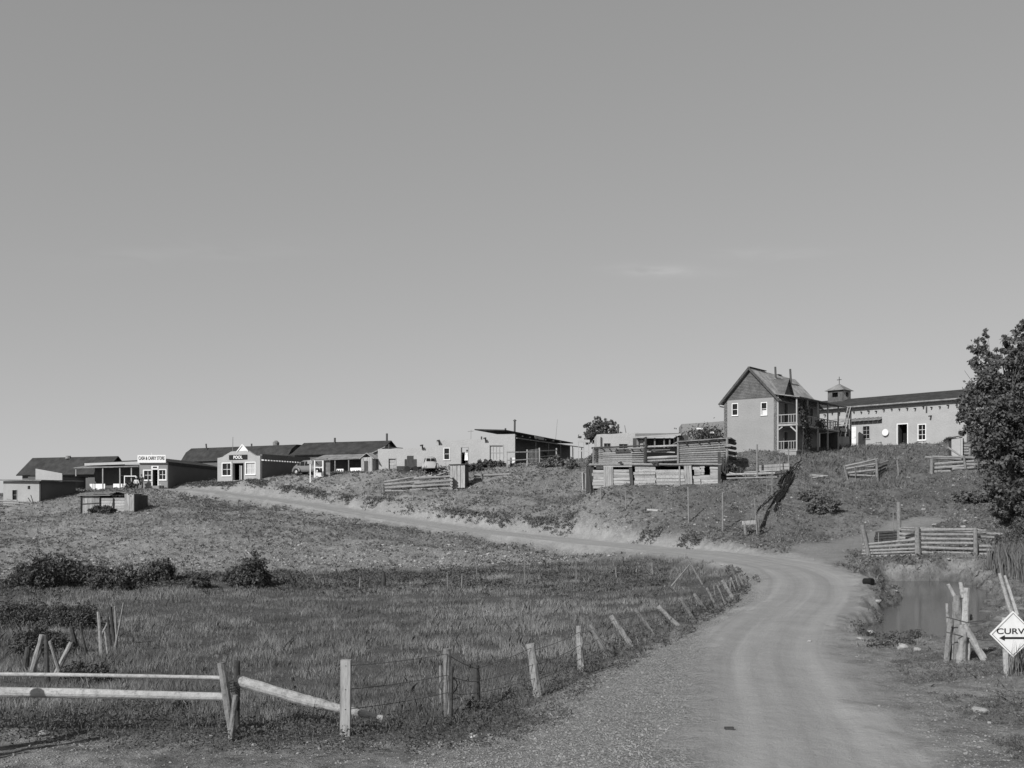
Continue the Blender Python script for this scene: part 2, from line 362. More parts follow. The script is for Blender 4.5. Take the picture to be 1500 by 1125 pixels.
def hit(px, py, dmin=11):
    ds = _ds[_ds >= dmin]; x = (px-CX)/F*ds; z = CZ + (HY-py)/F*ds; g_ = G(x, ds); k = np.where(z <= g_)[0]
    i = k[0] if len(k) else -1
    if not len(k): i = int(np.argmin(z - g_))
    return Vector((x[i], ds[i], g_[i]))
def gp(px, d):
    x = (px-CX)/F*d; return Vector((x, d, g1(x, d)))

# ------------------------------------------------------------------ ground sheet (one grid, split into road, meadow, hillside, ground)
def build_ground():
    uu = np.concatenate([np.linspace(-1.5, -.62, 60), np.linspace(-.615, .615, 470), np.linspace(.62, 1.5, 60)])
    yy = np.concatenate([np.geomspace(3.5, 140, 560), np.linspace(142, 175, 16), np.geomspace(185, 4000, 22)])
    U, Y = np.meshgrid(uu, yy); X = U*Y
    Z = G(X, Y)
    rd, rs, rz, td, tz, road, track, verge, mead, pd = masks(X.ravel(), Y.ravel())
    nr, nc = X.shape
    V = np.stack([X.ravel(), Y.ravel(), Z.ravel()], 1)
    idx = np.arange(nr*nc).reshape(nr, nc)
    Q = np.stack([idx[:-1,:-1], idx[:-1,1:], idx[1:,1:], idx[1:,:-1]], -1).reshape(-1, 4)
    # smooth normals of the whole sheet
    e1 = V[Q[:,1]]-V[Q[:,0]]; e2 = V[Q[:,3]]-V[Q[:,0]]; fn = np.cross(e1, e2)
    VN = np.zeros_like(V)
    for k in range(4): np.add.at(VN, Q[:,k], fn)
    VN /= np.linalg.norm(VN, axis=1)[:,None] + 1e-12
    ya = Y.ravel(); xa = X.ravel()
    fr = road[Q].mean(1); fm = mead[Q].mean(1); fy = ya[Q].mean(1)
    cls = np.where(fr > .5, 0, np.where(fm > .5, 1, np.where(fy < 57, 2, 3)))
    sd = rd*rs; dl = np.concatenate([[0], np.cumsum(np.hypot(np.diff(RD[:,0]), np.diff(RD[:,1])))]); bi = np.zeros(len(xa)); bd = np.full(len(xa), 1e9)
    for i in range(0, len(RD), 2):
        q_ = np.hypot(xa-RD[i,0], ya-RD[i,1]); m_ = q_ < bd; bd = np.where(m_, q_, bd); bi = np.where(m_, dl[i], bi)
    att = dict(road=road, ra=sd, track=track, verge=verge*(ya < 64)*np.where(rs > 0, 1.0, .25), turf=sst(-.02, .16, xa/ya)*(ya > 57)*(1-road)*(1-track), mead=mead, rut=np.exp(-((rd-.78)/.3)**2)*road,
               wet=(1-sst(-.1, .5, pd)), near=1-sst(50, 62, ya), rocky=np.exp(-((ya-np.interp(xa/ya, [-.5,-.3,0,.12], [70,70,71,74]))/5.0)**2)*(xa/ya < .12)*(1-road)*(rs > 0))
    for c, nm in enumerate(['road', 'meadow', 'ground', 'hillside']):
        q = Q[cls == c]; used, inv = np.unique(q, return_inverse=True); q2 = inv.reshape(q.shape)
        me = bpy.data.meshes.new(nm); me.vertices.add(len(used)); me.vertices.foreach_set('co', V[used].astype(np.float32).ravel())
        me.loops.add(q2.size); me.loops.foreach_set('vertex_index', q2.ravel().astype(np.int32))
        me.polygons.add(len(q2)); me.polygons.foreach_set('loop_start', np.arange(0, q2.size, 4, dtype=np.int32))
        me.polygons.foreach_set('use_smooth', np.ones(len(q2), bool)); me.update(calc_edges=True); me.validate()
        for k, a in att.items():
            at = me.attributes.new(k, 'FLOAT', 'POINT'); at.data.foreach_set('value', a[used].astype(np.float32))
        me.normals_split_custom_set_from_vertices([tuple(v) for v in VN[used]])
        me.materials.append(GM); o = bpy.data.objects.new(nm, me); S.collection.objects.link(o); tag(o, kind='structure')
t = NT('earth_ground'); c = t.coords()
nm = t.noise(2.3, 5, .7, c, .5); n1 = t.noise(.12, 5, .6, c); n2 = t.noise(.9, 6, .65, c, .4); n3 = t.noise(7, 5, .7, c); n4 = t.noise(34, 4, .7, c)
vor = t.n('ShaderNodeTexVoronoi'); vor.inputs['Scale'].default_value = 5.5; t.set(vor.inputs['Vector'], c)
vor2 = t.n('ShaderNodeTexVoronoi'); vor2.inputs['Scale'].default_value = 21; t.set(vor2.inputs['Vector'], c)
road, track, verge, mead, rut, wet, near, rocky = [t.attr(a) for a in ('road', 'track', 'verge', 'mead', 'rut', 'wet', 'near', 'rocky')]
def mix(a, b, f):
    o = t.n('ShaderNodeMix'); o.data_type = 'FLOAT'; t.set(o.inputs[0], f); t.set(o.inputs[2], a); t.set(o.inputs[3], b); return o.outputs[0]
# hillside: pale dirt, scrubby darker patches, stones
dirt = t.ramp(t.mth('ADD', t.mth('MULTIPLY', n2, .25), t.mth('ADD', t.mth('MULTIPLY', nm, .45), t.mth('MULTIPLY', n3, .35))), [(.40, .11), (.50, .235), (.61, .41)])
scr = t.ramp(t.mth('ADD', t.mth('MULTIPLY', n1, .5), t.mth('MULTIPLY', nm, .55)), [(.49, 0), (.60, 1)])
hillc = mix(dirt, t.mth('MULTIPLY', dirt, .55), t.mth('MULTIPLY', scr, .8))
st = t.ramp(vor.outputs['Distance'], [(.10, 1), (.2, 0)])
stm = t.mth('MULTIPLY', st, t.ramp(t.mth('ADD', n3, t.mth('MULTIPLY', rocky, .35)), [(.60, 0), (.68, 1)]))
hillc = mix(hillc, .42, t.mth('MULTIPLY', stm, .8))
hillc = mix(hillc, t.mth('MULTIPLY', hillc, .60), t.attr('turf'))
hillc = mix(hillc, t.mth('ADD', t.mth('MULTIPLY', n3, .35), .10), t.mth('MULTIPLY', rocky, .6))
# near ground and verge gravel
grav = t.ramp(t.mth('ADD', t.mth('MULTIPLY', n4, .6), t.mth('MULTIPLY', vor2.outputs['Distance'], .5)), [(.36, .11), (.50, .21), (.64, .36)])
sub = t.ramp(t.mth('ADD', t.mth('MULTIPLY', n2, .35), t.mth('ADD', t.mth('MULTIPLY', nm, .4), t.mth('MULTIPLY', n4, .25))), [(.39, .08), (.50, .225), (.60, .36)])
nearc = mix(sub, grav, t.mth('MULTIPLY', verge, t.mth('ADD', t.mth('MULTIPLY', n2, .5), .6), clamp=True))
base = mix(hillc, nearc, near)
meadc = mix(.06, .15, nm)
base = mix(base, meadc, mead)
trk = mix(.25, .32, n3); base = mix(base, trk, t.mth('MULTIPLY', track, .8))
roadc = t.mth('ADD', t.mth('MULTIPLY', n2, .10), t.mth('ADD', t.mth('MULTIPLY', n4, .10), t.mth('MULTIPLY', n3, .06)))
ra = t.attr('ra'); cmb = t.n('ShaderNodeCombineXYZ'); t.set(cmb.inputs[0], ra); sx = t.n('ShaderNodeSeparateXYZ'); t.set(sx.inputs[0], c); t.set(cmb.inputs[1], t.mth('MULTIPLY', sx.outputs[1], .02))
strk = t.noise(1.7, 5, .6, cmb.outputs[0], .3)
roadc = t.mth('ADD', roadc, t.mth('MULTIPLY', t.mth('SUBTRACT', strk, .5), .24)); roadc = t.mth('ADD', roadc, .15); roadc = mix(roadc, t.mth('MULTIPLY', roadc, 1.03), rut)
base = mix(base, roadc, road)
base = mix(base, mix(.05, .13, nm), t.mth('MULTIPLY', wet, .7))
t.col(base)
hgt = t.mth('ADD', t.mth('MULTIPLY', n3, .6), t.mth('ADD', t.mth('MULTIPLY', n4, .35), t.mth('MULTIPLY', stm, .5)))
hgt = t.mth('ADD', hgt, t.mth('MULTIPLY', nm, .8)); hgt = t.mth('MULTIPLY', hgt, mix(1.0, .22, road)); t.bump(hgt, 1.0, .17)
GM = t.m
build_ground()
# water
t = NT('pond_water'); t.b.inputs['Base Color'].default_value = (.08, .08, .08, 1); t.b.inputs['Roughness'].default_value = .12
t.b.inputs['Specular IOR Level'].default_value = .5; t.b.inputs['IOR'].default_value = 1.33
t.bump(t.noise(2.5, 4, .6, t.coords((1, 2.5, 1))), .06, .02)
x0, y0 = PONDP.min(0) - 1.5; x1, y1 = PONDP.max(0) + 1.5
tag(new_mesh('water', [(x0,y0,PZ),(x1,y0,PZ),(x1,y1,PZ),(x0,y1,PZ)], [(0,1,2,3)], t.m), kind='structure')
# ------------------------------------------------------------------ building kit
class Bld:
    """local frame: x along the front wall, y into depth, z up; origin at front-left corner of the base"""
    def __init__(s, name, label, cat, pr, dr, rot, W, zb, group=None):
        s.r = R(rot); s.u = Vector((math.cos(s.r), -math.sin(s.r), 0)); s.v = Vector((math.sin(s.r), math.cos(s.r), 0))
        right = Vector(((pr-CX)/F*dr, dr, zb)); s.O = right - s.u*W; s.W = W; s.root = thing(name, label, cat, s.O, -s.r, group)
    def loc(s, x, y, z): return s.O + s.u*x + s.v*y + Vector((0, 0, z))
    def front(s, px, py, y=0.0):
        D = Vector(((px-CX)/F, 1, (HY-py)/F)); C = Vector((0, 0, CZ)) - s.O
        t = (y - C.dot(s.v)) / D.dot(s.v); p = C + D*t; return p.dot(s.u), p.z
    def side(s, px, py, x=None):
        x = s.W if x is None else x
        D = Vector(((px-CX)/F, 1, (HY-py)/F)); C = Vector((0, 0, CZ)) - s.O
        t = (x - C.dot(s.u)) / D.dot(s.u); p = C + D*t; return p.dot(s.v), p.z
def wall(parent, mat, a0, a1, z0, z1, holes=(), th=.35, face='F', off=0.0, name='wall', top=None, W=0, wob=.0, step=1.2):
    """wall with real openings. face F: front (y=off), R: right side (x=W-off), L: left side (x=off), B: rear (y=W-off)"""
    def mp(a, b, z):
        return {'F': (a, off+b, z), 'R': (W-off-b, a, z), 'L': (off+b, a, z), 'B': (a, W-off-b, z)}[face]
    xs = {round(a0, 4), round(a1, 4)}; zs = {round(z0, 4), round(z1, 4)}
    for h in holes: xs |= {round(h[0], 4), round(h[1], 4)}; zs |= {round(h[2], 4), round(h[3], 4)}
    k = int((a1-a0)/step)
    for i in range(1, k+1):
        q = a0 + (a1-a0)*i/(k+1)
        if all(not (h[0]-.05 < q < h[1]+.05) for h in holes): xs.add(round(q, 4))
    xs = sorted(v for v in xs if a0-1e-3 <= v <= a1+1e-3); zs = sorted(v for v in zs if z0-1e-3 <= v <= z1+1e-3)
    tw = {x: (top(x) if top else 0) + random.uniform(-wob, wob) for x in xs}
    m = MB()
    def zz(x, z): return z + (tw[x] if z == zs[-1] else 0)
    def ishole(xa, xb, za, zb):
        cx = (xa+xb)/2; cz = (za+zb)/2
        return any(h[0] < cx < h[1] and h[2] < cz < h[3] for h in holes)
    nx = len(xs)-1; nz = len(zs)-1
    solid = [[not ishole(xs[i], xs[i+1], zs[j], zs[j+1]) for j in range(nz)] for i in range(nx)]
    for i in range(nx):
        for j in range(nz):
            if not solid[i][j]: continue
            xa, xb, za, zb = xs[i], xs[i+1], zs[j], zs[j+1]
            A = [(xa, za), (xb, za), (xb, zb), (xa, zb)]
            fr = [mp(x, 0, zz(x, z)) for x, z in A]; bk = [mp(x, th, zz(x, z)) for x, z in A]
            fs = [(0,1,2,3), (7,6,5,4)]
            if j == nz-1 or not solid[i][j+1]: fs.append((3,2,6,7))
            if j == 0 or not solid[i][j-1]: fs.append((1,0,4,5))
            if i == 0 or not solid[i-1][j]: fs.append((0,3,7,4))
            if i == nx-1 or not solid[i+1][j]: fs.append((2,1,5,6))
            m.add(fr+bk, fs)
    return m.build(name, mat, parent)
def fmap(face, off, W):
    return lambda a, b, z: {'F': (a, off+b, z), 'R': (W-off-b, a, z), 'L': (off+b, a, z)}[face]
def bx(m, f, a0, a1, b0, b1, z0, z1):
    p = f(a0, b0, z0); q = f(a1, b1, z1)
    m.box(min(p[0],q[0]), max(p[0],q[0]), min(p[1],q[1]), max(p[1],q[1]), min(p[2],q[2]), max(p[2],q[2]))
def window(parent, a0, a1, z0, z1, nx=2, nz=2, fm='white', face='F', off=0.0, W=0, cas=.07, glass='glass', rec=.12):
    f = fmap(face, off, W); m = MB()
    for (p, q, r, s_) in ((a0-cas, a0, z0-cas, z1+cas), (a1, a1+cas, z0-cas, z1+cas), (a0, a1, z1, z1+cas), (a0, a1, z0-cas, z0)):
        bx(m, f, p, q, -.03, .08, r, s_)
    mw = .04
    for i in range(1, nx): x = a0+(a1-a0)*i/nx; bx(m, f, x-mw/2, x+mw/2, rec-.04, rec-.01, z0, z1)
    for j in range(1, nz):
        z = z0+(z1-z0)*j/nz
        for i in range(nx):
            xa = a0+(a1-a0)*i/nx+(mw/2 if i else 0); xb = a0+(a1-a0)*(i+1)/nx-(mw/2 if i < nx-1 else 0)
            bx(m, f, xa, xb, rec-.04, rec-.01, z-mw/2, z+mw/2)
    bx(m, f, a0-cas-.04, a1+cas+.04, -.09, -.031, z0-cas-.04, z0-cas)
    o = m.build('window', M[fm], parent); g_ = MB(); bx(g_, f, a0, a1, rec, rec+.02, z0, z1); g_.build('pane', M[glass], o); return o
def door(parent, a0, a1, z0, z1, fm='white', leafm='board', face='F', off=0.0, W=0, open_=False, cas=.09, rec=.15, thick=.04):
    f = fmap(face, off, W); m = MB()
    for (p, q, r, s_) in ((a0-cas, a0, z0, z1+cas), (a1, a1+cas, z0, z1+cas), (a0, a1, z1, z1+cas)): bx(m, f, p, q, -.03, .10, r, s_)
    o = m.build('door', M[fm], parent); g_ = MB()
    if open_: bx(g_, f, a0+.01, a0+.05, rec, rec+.75, z0, z1)
    else:
        bx(g_, f, a0, a1, rec, rec+thick, z0, z1)
        for k in range(3):
            zz = z0+(z1-z0)*(.12+.3*k); bx(g_, f, a0+.1, a1-.1, rec-.02, rec-.002, zz, zz+(z1-z0)*.2)
    g_.build('door_leaf', M[leafm], o); h = MB(); bx(h, f, a1-.14, a1-.09, rec-.07 if not open_ else .1, rec-.021 if not open_ else .13, z0+(z1-z0)*.45, z0+(z1-z0)*.5)
    if not open_: h.build('handle', M['metal'], o)
    return o
def gable_roof(parent, W, L, ez, rz, mat, over=.3, th=.1, ax='y', x0=0, y0=0, name='roof'):
    """ridge along ax. over = overhang"""
    m = MB()
    if ax == 'y':
        xm = x0+W/2; k = (rz-ez)/(W/2)
        for sgn in (-1, 1):
            xe = xm+sgn*(W/2+over); ze = ez-k*over
            m.slab([(xm, y0-over, rz), (xe, y0-over, ze), (xe, y0+L+over, ze), (xm, y0+L+over, rz)], th)
    else:
        ym = y0+L/2; k = (rz-ez)/(L/2)
        for sgn in (-1, 1):
            ye = ym+sgn*(L/2+over); ze = ez-k*over
            m.slab([(x0-over, ym, rz), (x0-over, ye, ze), (x0+W+over, ye, ze), (x0+W+over, ym, rz)], th)
    return m.build(name, mat, parent)
def plank_lines(m, f, a0, a1, z0, z1, n, b=-.02, horiz=False):
    for i in range(n):
        if horiz:
            za = z0+(z1-z0)*i/n; bx(m, f, a0, a1, b+random.uniform(-.012, .012), .03, za+.012, z0+(z1-z0)*(i+1)/n-.012)
        else:
            xa = a0+(a1-a0)*i/n; bx(m, f, xa+.008, a0+(a1-a0)*(i+1)/n-.008, b+random.uniform(-.012, .012), .03, z0, z1+random.uniform(-.06, .05))
def pipe_(b_parent, p, h, r=.07, tilt=0, cap=False, name='stove_pipe'):
    m = MB(); p = Vector(p); q = p+Vector((tilt, 0, h)); m.tube([p, q], [r, r], 10)
    if cap: m.tube([q+Vector((0,0,.03)), q+Vector((0,0,.10)), q+Vector((0,0,.22))], [r*1.9, r*1.7, r*.2], 10)
    return m.build(name, M['pipe'], b_parent)
def text_mesh(txt, w_, h_, mat, parent, loc, rot, name='lettering', ext=.012, font_bold=.0):
    cu = bpy.data.curves.new(name, 'FONT'); cu.body = txt; cu.size = 1; cu.extrude = ext; cu.offset = font_bold; cu.align_x = 'CENTER'; cu.align_y = 'CENTER'
    to = bpy.data.objects.new(name, cu); S.collection.objects.link(to); bpy.context.view_layer.update()
    me = bpy.data.meshes.new_from_object(to.evaluated_get(bpy.context.evaluated_depsgraph_get())); S.collection.objects.unlink(to); bpy.data.objects.remove(to)
    co = np.zeros(len(me.vertices)*3); me.vertices.foreach_get('co', co); co = co.reshape(-1, 3)
    mn = co.min(0); mx = co.max(0); co[:,0] = (co[:,0]-(mn[0]+mx[0])/2)/(mx[0]-mn[0])*w_; co[:,1] = (co[:,1]-(mn[1]+mx[1])/2)/(mx[1]-mn[1])*h_
    me.vertices.foreach_set('co', co.ravel()); me.materials.clear(); me.materials.append(mat); me.update()
    o = bpy.data.objects.new(name, me); S.collection.objects.link(o); o.parent = parent; o.location = loc; o.rotation_euler = rot; return o
def tri_cloud(name, C, size, mat, parent=None, elong=1.6, up=0.0, quad=False):
    """many leaf sized faces at centres C (n,3); size (n,)"""
    n = len(C); a = rng.normal(size=(n, 3)); a /= np.linalg.norm(a, axis=1)[:,None]
    b = rng.normal(size=(n, 3)); b[:,2] *= (1-up); b = np.cross(a, b); b /= np.linalg.norm(b, axis=1)[:,None]+1e-9
    s = size[:,None]; V = np.concatenate([C-a*s*.5*elong, C+b*s*.42, C+a*s*.5*elong, C-b*s*.42], 1).reshape(-1, 3)
    return raw_quads(name, V, mat, parent, 4)
def raw_quads(name, V, mat, parent, k):
    nf = len(V)//k; me = bpy.data.meshes.new(name); me.vertices.add(len(V)); me.vertices.foreach_set('co', V.astype(np.float32).ravel())
    me.loops.add(len(V)); me.loops.foreach_set('vertex_index', np.arange(len(V), dtype=np.int32)); me.polygons.add(nf)
    me.polygons.foreach_set('loop_start', np.arange(0, len(V), k, dtype=np.int32)); me.update(calc_edges=True); me.materials.append(mat)
    o = bpy.data.objects.new(name, me); S.collection.objects.link(o)
    if parent: o.parent = parent
    return o
def blades(name, x, y, h, wd, mat, parent=None, lean=.35, z=None, zoff=-.03, wind=(.12, .05)):
    n = len(x); z = G(x, y) if z is None else z; th = rng.uniform(0, 2*np.pi, n); ln = rng.normal(0, lean, (n, 2))*h[:,None] + np.array(wind)*h[:,None]
    B = np.stack([x, y, z+zoff], 1); D = np.stack([np.cos(th), np.sin(th), 0*th], 1)*(wd/2)[:,None]
    T = B + np.stack([ln[:,0], ln[:,1], h], 1); Mi = B + np.stack([ln[:,0]*.32, ln[:,1]*.32, h*.58], 1)
    V = np.stack([B-D, B+D, Mi+D*.75, T, Mi-D*.75], 1).reshape(-1, 3)
    return raw_quads(name, V, mat, parent, 5)
# ================================================================== OBJECTS
# ------------------------------------------------------------------ two-storey gabled house
H = Bld('two_storey_house', 'two storey plastered house with shingled gable, dormer and double porch on its shaded side', 'house', 1168, 93.6, 37.5, 7.3, 9.0)
r_ = H.root; W0 = 5.37; L0 = 10.6; EZ = 5.35; RZ = 8.25
hs = []
for px, py0, py1 in [(1076.7, 591.5, 608), (1119.3, 590, 607.5)]:
    xa, za = H.front(px-3.6, py1); xb, zb_ = H.front(px+3.6, py0); hs.append((xa, xb, za, zb_))
wall(r_, M['cement'], 0, W0, -2.0, EZ, hs, name='wall', wob=0)
wall(r_, M['cement'], 0, L0, -2.0, EZ, [], face='L', name='wall', W=W0)
wall(r_, M['cement'], 0, L0, -2.0, EZ, [(1.6,2.4,.1,2.2),(4.2,5.0,.9,2.2),(6.6,7.4,.1,2.2),(1.6,2.4,2.95,4.9),(5.0,5.8,3.3,4.7),(8,8.7,2.95,4.9)], face='R', name='wall', W=W0)
wall(r_, M['cement'], 0.35, W0-.35, -2.0, EZ, [], face='F', off=L0-.35, name='wall')
MB().box(.35, W0-.35, .35, L0-.35, 2.6, 2.8).build('floor', M['board'], r_)
window(r_, *hs[0], nx=1, nz=2); window(r_, *hs[1], nx=1, nz=2)
b = MB(); b.box(hs[1][0]+.02, hs[1][1]-.02, .09, .115, hs[1][2]+.02, hs[1][2]+.42); b.build('curtain', M['tarp'], r_)
for h_ in [(1.6,2.4,.1,2.2),(6.6,7.4,.1,2.2),(1.6,2.4,2.95,4.9),(8,8.7,2.95,4.9)]: door(r_, *h_, fm='grey', leafm='board_dark', face='R', W=W0)
for h_ in [(4.2,5.0,.9,2.2),(5.0,5.8,3.3,4.7)]: window(r_, *h_, nx=1, nz=2, fm='grey', face='R', W=W0)
gb = MB(); gb.prism([(0.0,EZ),(W0,EZ),(W0/2,RZ-.05)], 'y', -.04, .12); gb.build('gable', M['gable'], r_)
gb = MB(); gb.prism([(0.0,EZ),(W0,EZ),(W0/2,RZ-.05)], 'y', L0-.12, L0); gb.build('gable', M['gable'], r_)
rf = gable_roof(r_, W0, L0, EZ, RZ, M['shing'], over=.33, th=.09)
# fascia boards on the rake, ridge boards
fb = MB(); k_ = (RZ-EZ)/(W0/2)
for sg in (-1, 1): fb.beam((W0/2, -.37, RZ-.05), (W0/2+sg*(W0/2+.36), -.37, EZ-k_*.36-.05), .06, .20)
fb.build('rake_board', M['board_dark'], rf)
rb = MB(); rb.beam((W0/2, -.3, RZ+.06), (W0/2+.05, 3.4, RZ+.06), .22, .07); rb.build('ridge_board', M['board_dark'], rf); rb = MB(); rb.beam((W0/2, 6.4, RZ+.05), (W0/2, 7.3, RZ+.05), .2, .07); rb.build('ridge_board', M['board_dark'], rf)
eb = MB(); eb.beam((-.33, -.33, EZ-k_*.33-.22), (-.33, L0+.3, EZ-k_*.33-.22), .08, .09); eb.build('gutter', M['board'], rf)
def dormer(y0_, y1_, side):
    yc = (y0_+y1_)/2; x_out = W0/2+side*(W0/2-.15); zb0 = RZ-k_*(W0/2-.15)
    top = zb0+1.85; xr = W0/2+side*(RZ-top)/k_
    d = MB(); d.add([(x_out, y0_, zb0), (x_out, y1_, zb0), (x_out, yc, top-.1)], [(0,1,2)]); o = d.build('dormer', M['gable'], r_)
    rr = MB()
    for e, s2 in ((y0_-.12, -1), (y1_+.12, 1)):
        rr.slab([(x_out+side*.22, yc, top), (x_out+side*.22, e, zb0-.05), (x_out-side*.2, e, zb0+.05), (xr, yc, top)], .06)
    rr.build('dormer_roof', M['gable'], o)
dormer(1.5, 4.0, 1); dormer(2.2, 4.2, -1)
# chimneys
for y_, x_, z_, h_, tl in ((4.9, W0/2+.45, 7.6, 1.25, -.05), (8.0, W0/2+.75, 7.2, 1.75, -.1)): pipe_(r_, (x_, y_, z_), h_, .10, tl)
# porch
PX1 = 7.3; PW = PX1
po = MB(); po.box(W0, PX1-.1, 0, L0, -2.2, .25); po.build('porch_base', M['cement'], r_)
po = MB(); po.box(W0, PX1, -.05, L0+.2, .252, .36); pf = po.build('porch_floor', M['board_h'], r_)
po = MB(); po.box(W0+.0, PX1+.03, -.03, L0+.2, 2.62, 2.80); po.build('balcony_floor', M['board'], r_)
po = MB(); po.slab([(W0-.35, -.35, EZ+.35), (PX1+.35, -.35, EZ-.12), (PX1+.35, L0+1.6, EZ-.12), (W0-.35, L0+1.6, EZ+.35)], .1); po.build('porch_roof', M['roof_mid'], r_)
ys = [0.05, 2.6, 5.2, 7.8, L0+.1]
for y_ in ys:
    c_ = MB(); c_.box(PX1-.13, PX1-.01, y_-.06, y_+.06, .36, 2.62); c_.box(PX1-.13, PX1-.01, y_-.06, y_+.06, 2.8, EZ-.15); c_.build('column', M['grey'], r_)
c_ = MB(); c_.box(W0+.01, W0+.13, -.04, .08, .36, 2.62); c_.box(W0+.01, W0+.13, -.04, .08, 2.8, EZ+.15); c_.build('column', M['grey'], r_)
MB().box(W0+.02, PX1-.14, L0+.0, L0+.08, .37, 2.6).build('end_wall', M['board_dark'], r_)
def rail(z0_, z1_, pts, skip=()):
    m = MB()
    for i in range(len(pts)-1):
        a = Vector(pts[i]); b_ = Vector(pts[i+1]); m.beam(a+Vector((0,0,z1_)), b_+Vector((0,0,z1_)), .06, .06); m.beam(a+Vector((0,0,z0_)), b_+Vector((0,0,z0_)), .05, .05)
        n = int((b_-a).length/.23)
        for k in range(1, n):
            if random.random() < .12: continue
            p = a.lerp(b_, k/n); m.beam(p+Vector((0,0,z0_)), p+Vector((0,0,z1_)), .045, .045)
    return m.build('railing', M['grey'], r_)
rail(2.9, 3.65, [(W0+.15, 0, 0), (PX1-.1, 0, 0)]); rail(.45, 1.2, [(W0+.15, 0, 0), (PX1-.1, 0, 0)])
rail(2.9, 3.65, [(PX1-.07, .1, 0), (PX1-.07, L0, 0), (W0+.3, L0+.1, 0)])
# arched brace under the balcony and a vine over the porch side
m = MB(); m.beam((PX1-.1, .02, 2.05), (PX1-.65, .02, 2.55), .05, .12); m.build('brace', M['grey'], r_); m = MB(); m.beam((W0+.12, .02, 2.3), (W0+.5, .02, 2.55), .05, .1); m.build('brace', M['grey'], r_)
vx = []
for (yc, zc, sy, sz, n) in [(1.6, 3.4, .9, 1.5, 900), (2.6, 1.6, .8, 1.3, 600), (5.6, 3.0, 1.5, .5, 300), (1.2, 4.7, .6, .5, 200)]:
    q = rng.normal(size=(n, 3)) * np.array([.09, sy*.45, sz*.45]) + np.array([PX1+.02, yc, zc]); vx.append(q[(q[:,2] < 5.1) & (q[:,2] > .3)])
vx = np.concatenate(vx); vine = thing('porch_vine', 'dark leafy vine climbing the shaded side of the two storey porch', 'vine', H.loc(PX1, 1.6, -.2), -H.r)
q = vx - np.array([PX1, 1.6, -.2]); tri_cloud('foliage', q, rng.uniform(.08, .2, len(q)), M['bush'], vine)
m = MB()
for k in range(5): m.tube([(.05, random.uniform(-.6, .9), 0), (.1, random.uniform(-.5, .8), 2), (.05, random.uniform(-.7, 1), 4.2)], [.03, .02, .01], 5)
m.build('stem', M['bark'], vine)

# ------------------------------------------------------------------ church hall with annex and belfry
CH = Bld('adobe_church', 'long adobe church with dark roof, row of viga ends and small wooden belfry', 'church', 1412, 103.6, 46, 19.0, 10.2)
c0 = CH.root; Wc = 19.0; Hc = 5.15; Dc = 7.5
slope = lambda x: 0
wall(c0, M['adobe'], -1.5, Wc+8, -2, Hc, [], wob=.03, th=.5)
wall(c0, M['adobe'], 0.5, Dc, -2, Hc, [], face='R', W=Wc+8, th=.5); wall(c0, M['adobe'], 0.5, Dc, -2, Hc, [], face='L', off=-1.5, th=.5)
wall(c0, M['adobe'], -1, Wc+7.5, -2, Hc, [], off=Dc-.5, th=.5)
rf = gable_roof(c0, Wc+10, Dc, Hc+.03, Hc+1.15, M['roof'], over=.55, th=.12, ax='x', x0=-2)
m = MB(); m.beam((-2.5, -.57, Hc-.24), (Wc+8.5, -.57, Hc-.24), .05, .16); m.build('fascia', M['roof_mid'], rf)
for i in range(26):
    x_ = -.6+i*.86; m = MB(); z_ = Hc-.78+random.uniform(-.1, .08); m.tube([(x_, .1, z_), (x_+random.uniform(-.02,.02), -random.uniform(.22, .42), z_-.02)], [.07, .07], 8)
    m.build('viga', M['log_dark'], c0)
def annex(name, label, px0, px1, pytop, off, mat, holes_px, pz_l, pz_r, zlow=-2.0):
    pass
# belfry
bx0, bz0 = CH.front(1212.5, 586, 2.6); bx1, bz1 = CH.front(1234.5, 571, 2.6)
bw = bx1-bx0; Bz = Hc+.5
wall(c0, M['gable'], bx0, bx1, Bz-.6, bz1, [(bx0+bw*.30, bx0+bw*.68, bz1-.75, bz1-.22)], off=2.6, th=.1, name='belfry_wall')
wall(c0, M['board_h'], 2.7, 2.6+bw, Bz-.6, bz1, [(2.6+bw*.4, 2.6+bw*.75, bz1-.7, bz1-.2)], face='R', W=bx1, th=.1, name='belfry_wall')
wall(c0, M['board_h'], 2.7, 2.6+bw, Bz-.6, bz1, [], face='L', off=bx0, th=.1, name='belfry_wall'); wall(c0, M['board_h'], bx0+.1, bx1-.1, Bz-.6, bz1, [(bx0+bw*.4, bx0+bw*.6, bz1-.7, bz1-.3)], off=2.5+bw, th=.1, name='belfry_wall')
o_ = .28; xm = (bx0+bx1)/2; ym = 2.6+bw/2
m = MB(); m.add([(bx0-o_, 2.6-o_, bz1), (bx1+o_, 2.6-o_, bz1), (bx1+o_, 2.6+bw+o_, bz1), (bx0-o_, 2.6+bw+o_, bz1), (xm, ym, bz1+.85)], [(0,1,4),(1,2,4),(2,3,4),(3,0,4),(3,2,1,0)])
br_ = m.build('belfry_roof', M['roof_mid'], c0)
m = MB(); m.beam((xm, ym, bz1+.8), (xm, ym, bz1+1.65), .05, .05); m.beam((xm-.28, ym, bz1+1.30), (xm+.28, ym, bz1+1.30), .05, .06); m.build('cross', M['black'], br_)
m = MB(); m.tube([(xm, ym, bz1-.25), (xm, ym, bz1-.45), (xm, ym, bz1-.7)], [.06, .2, .28], 10); m.build('bell', M['pipe'], c0)

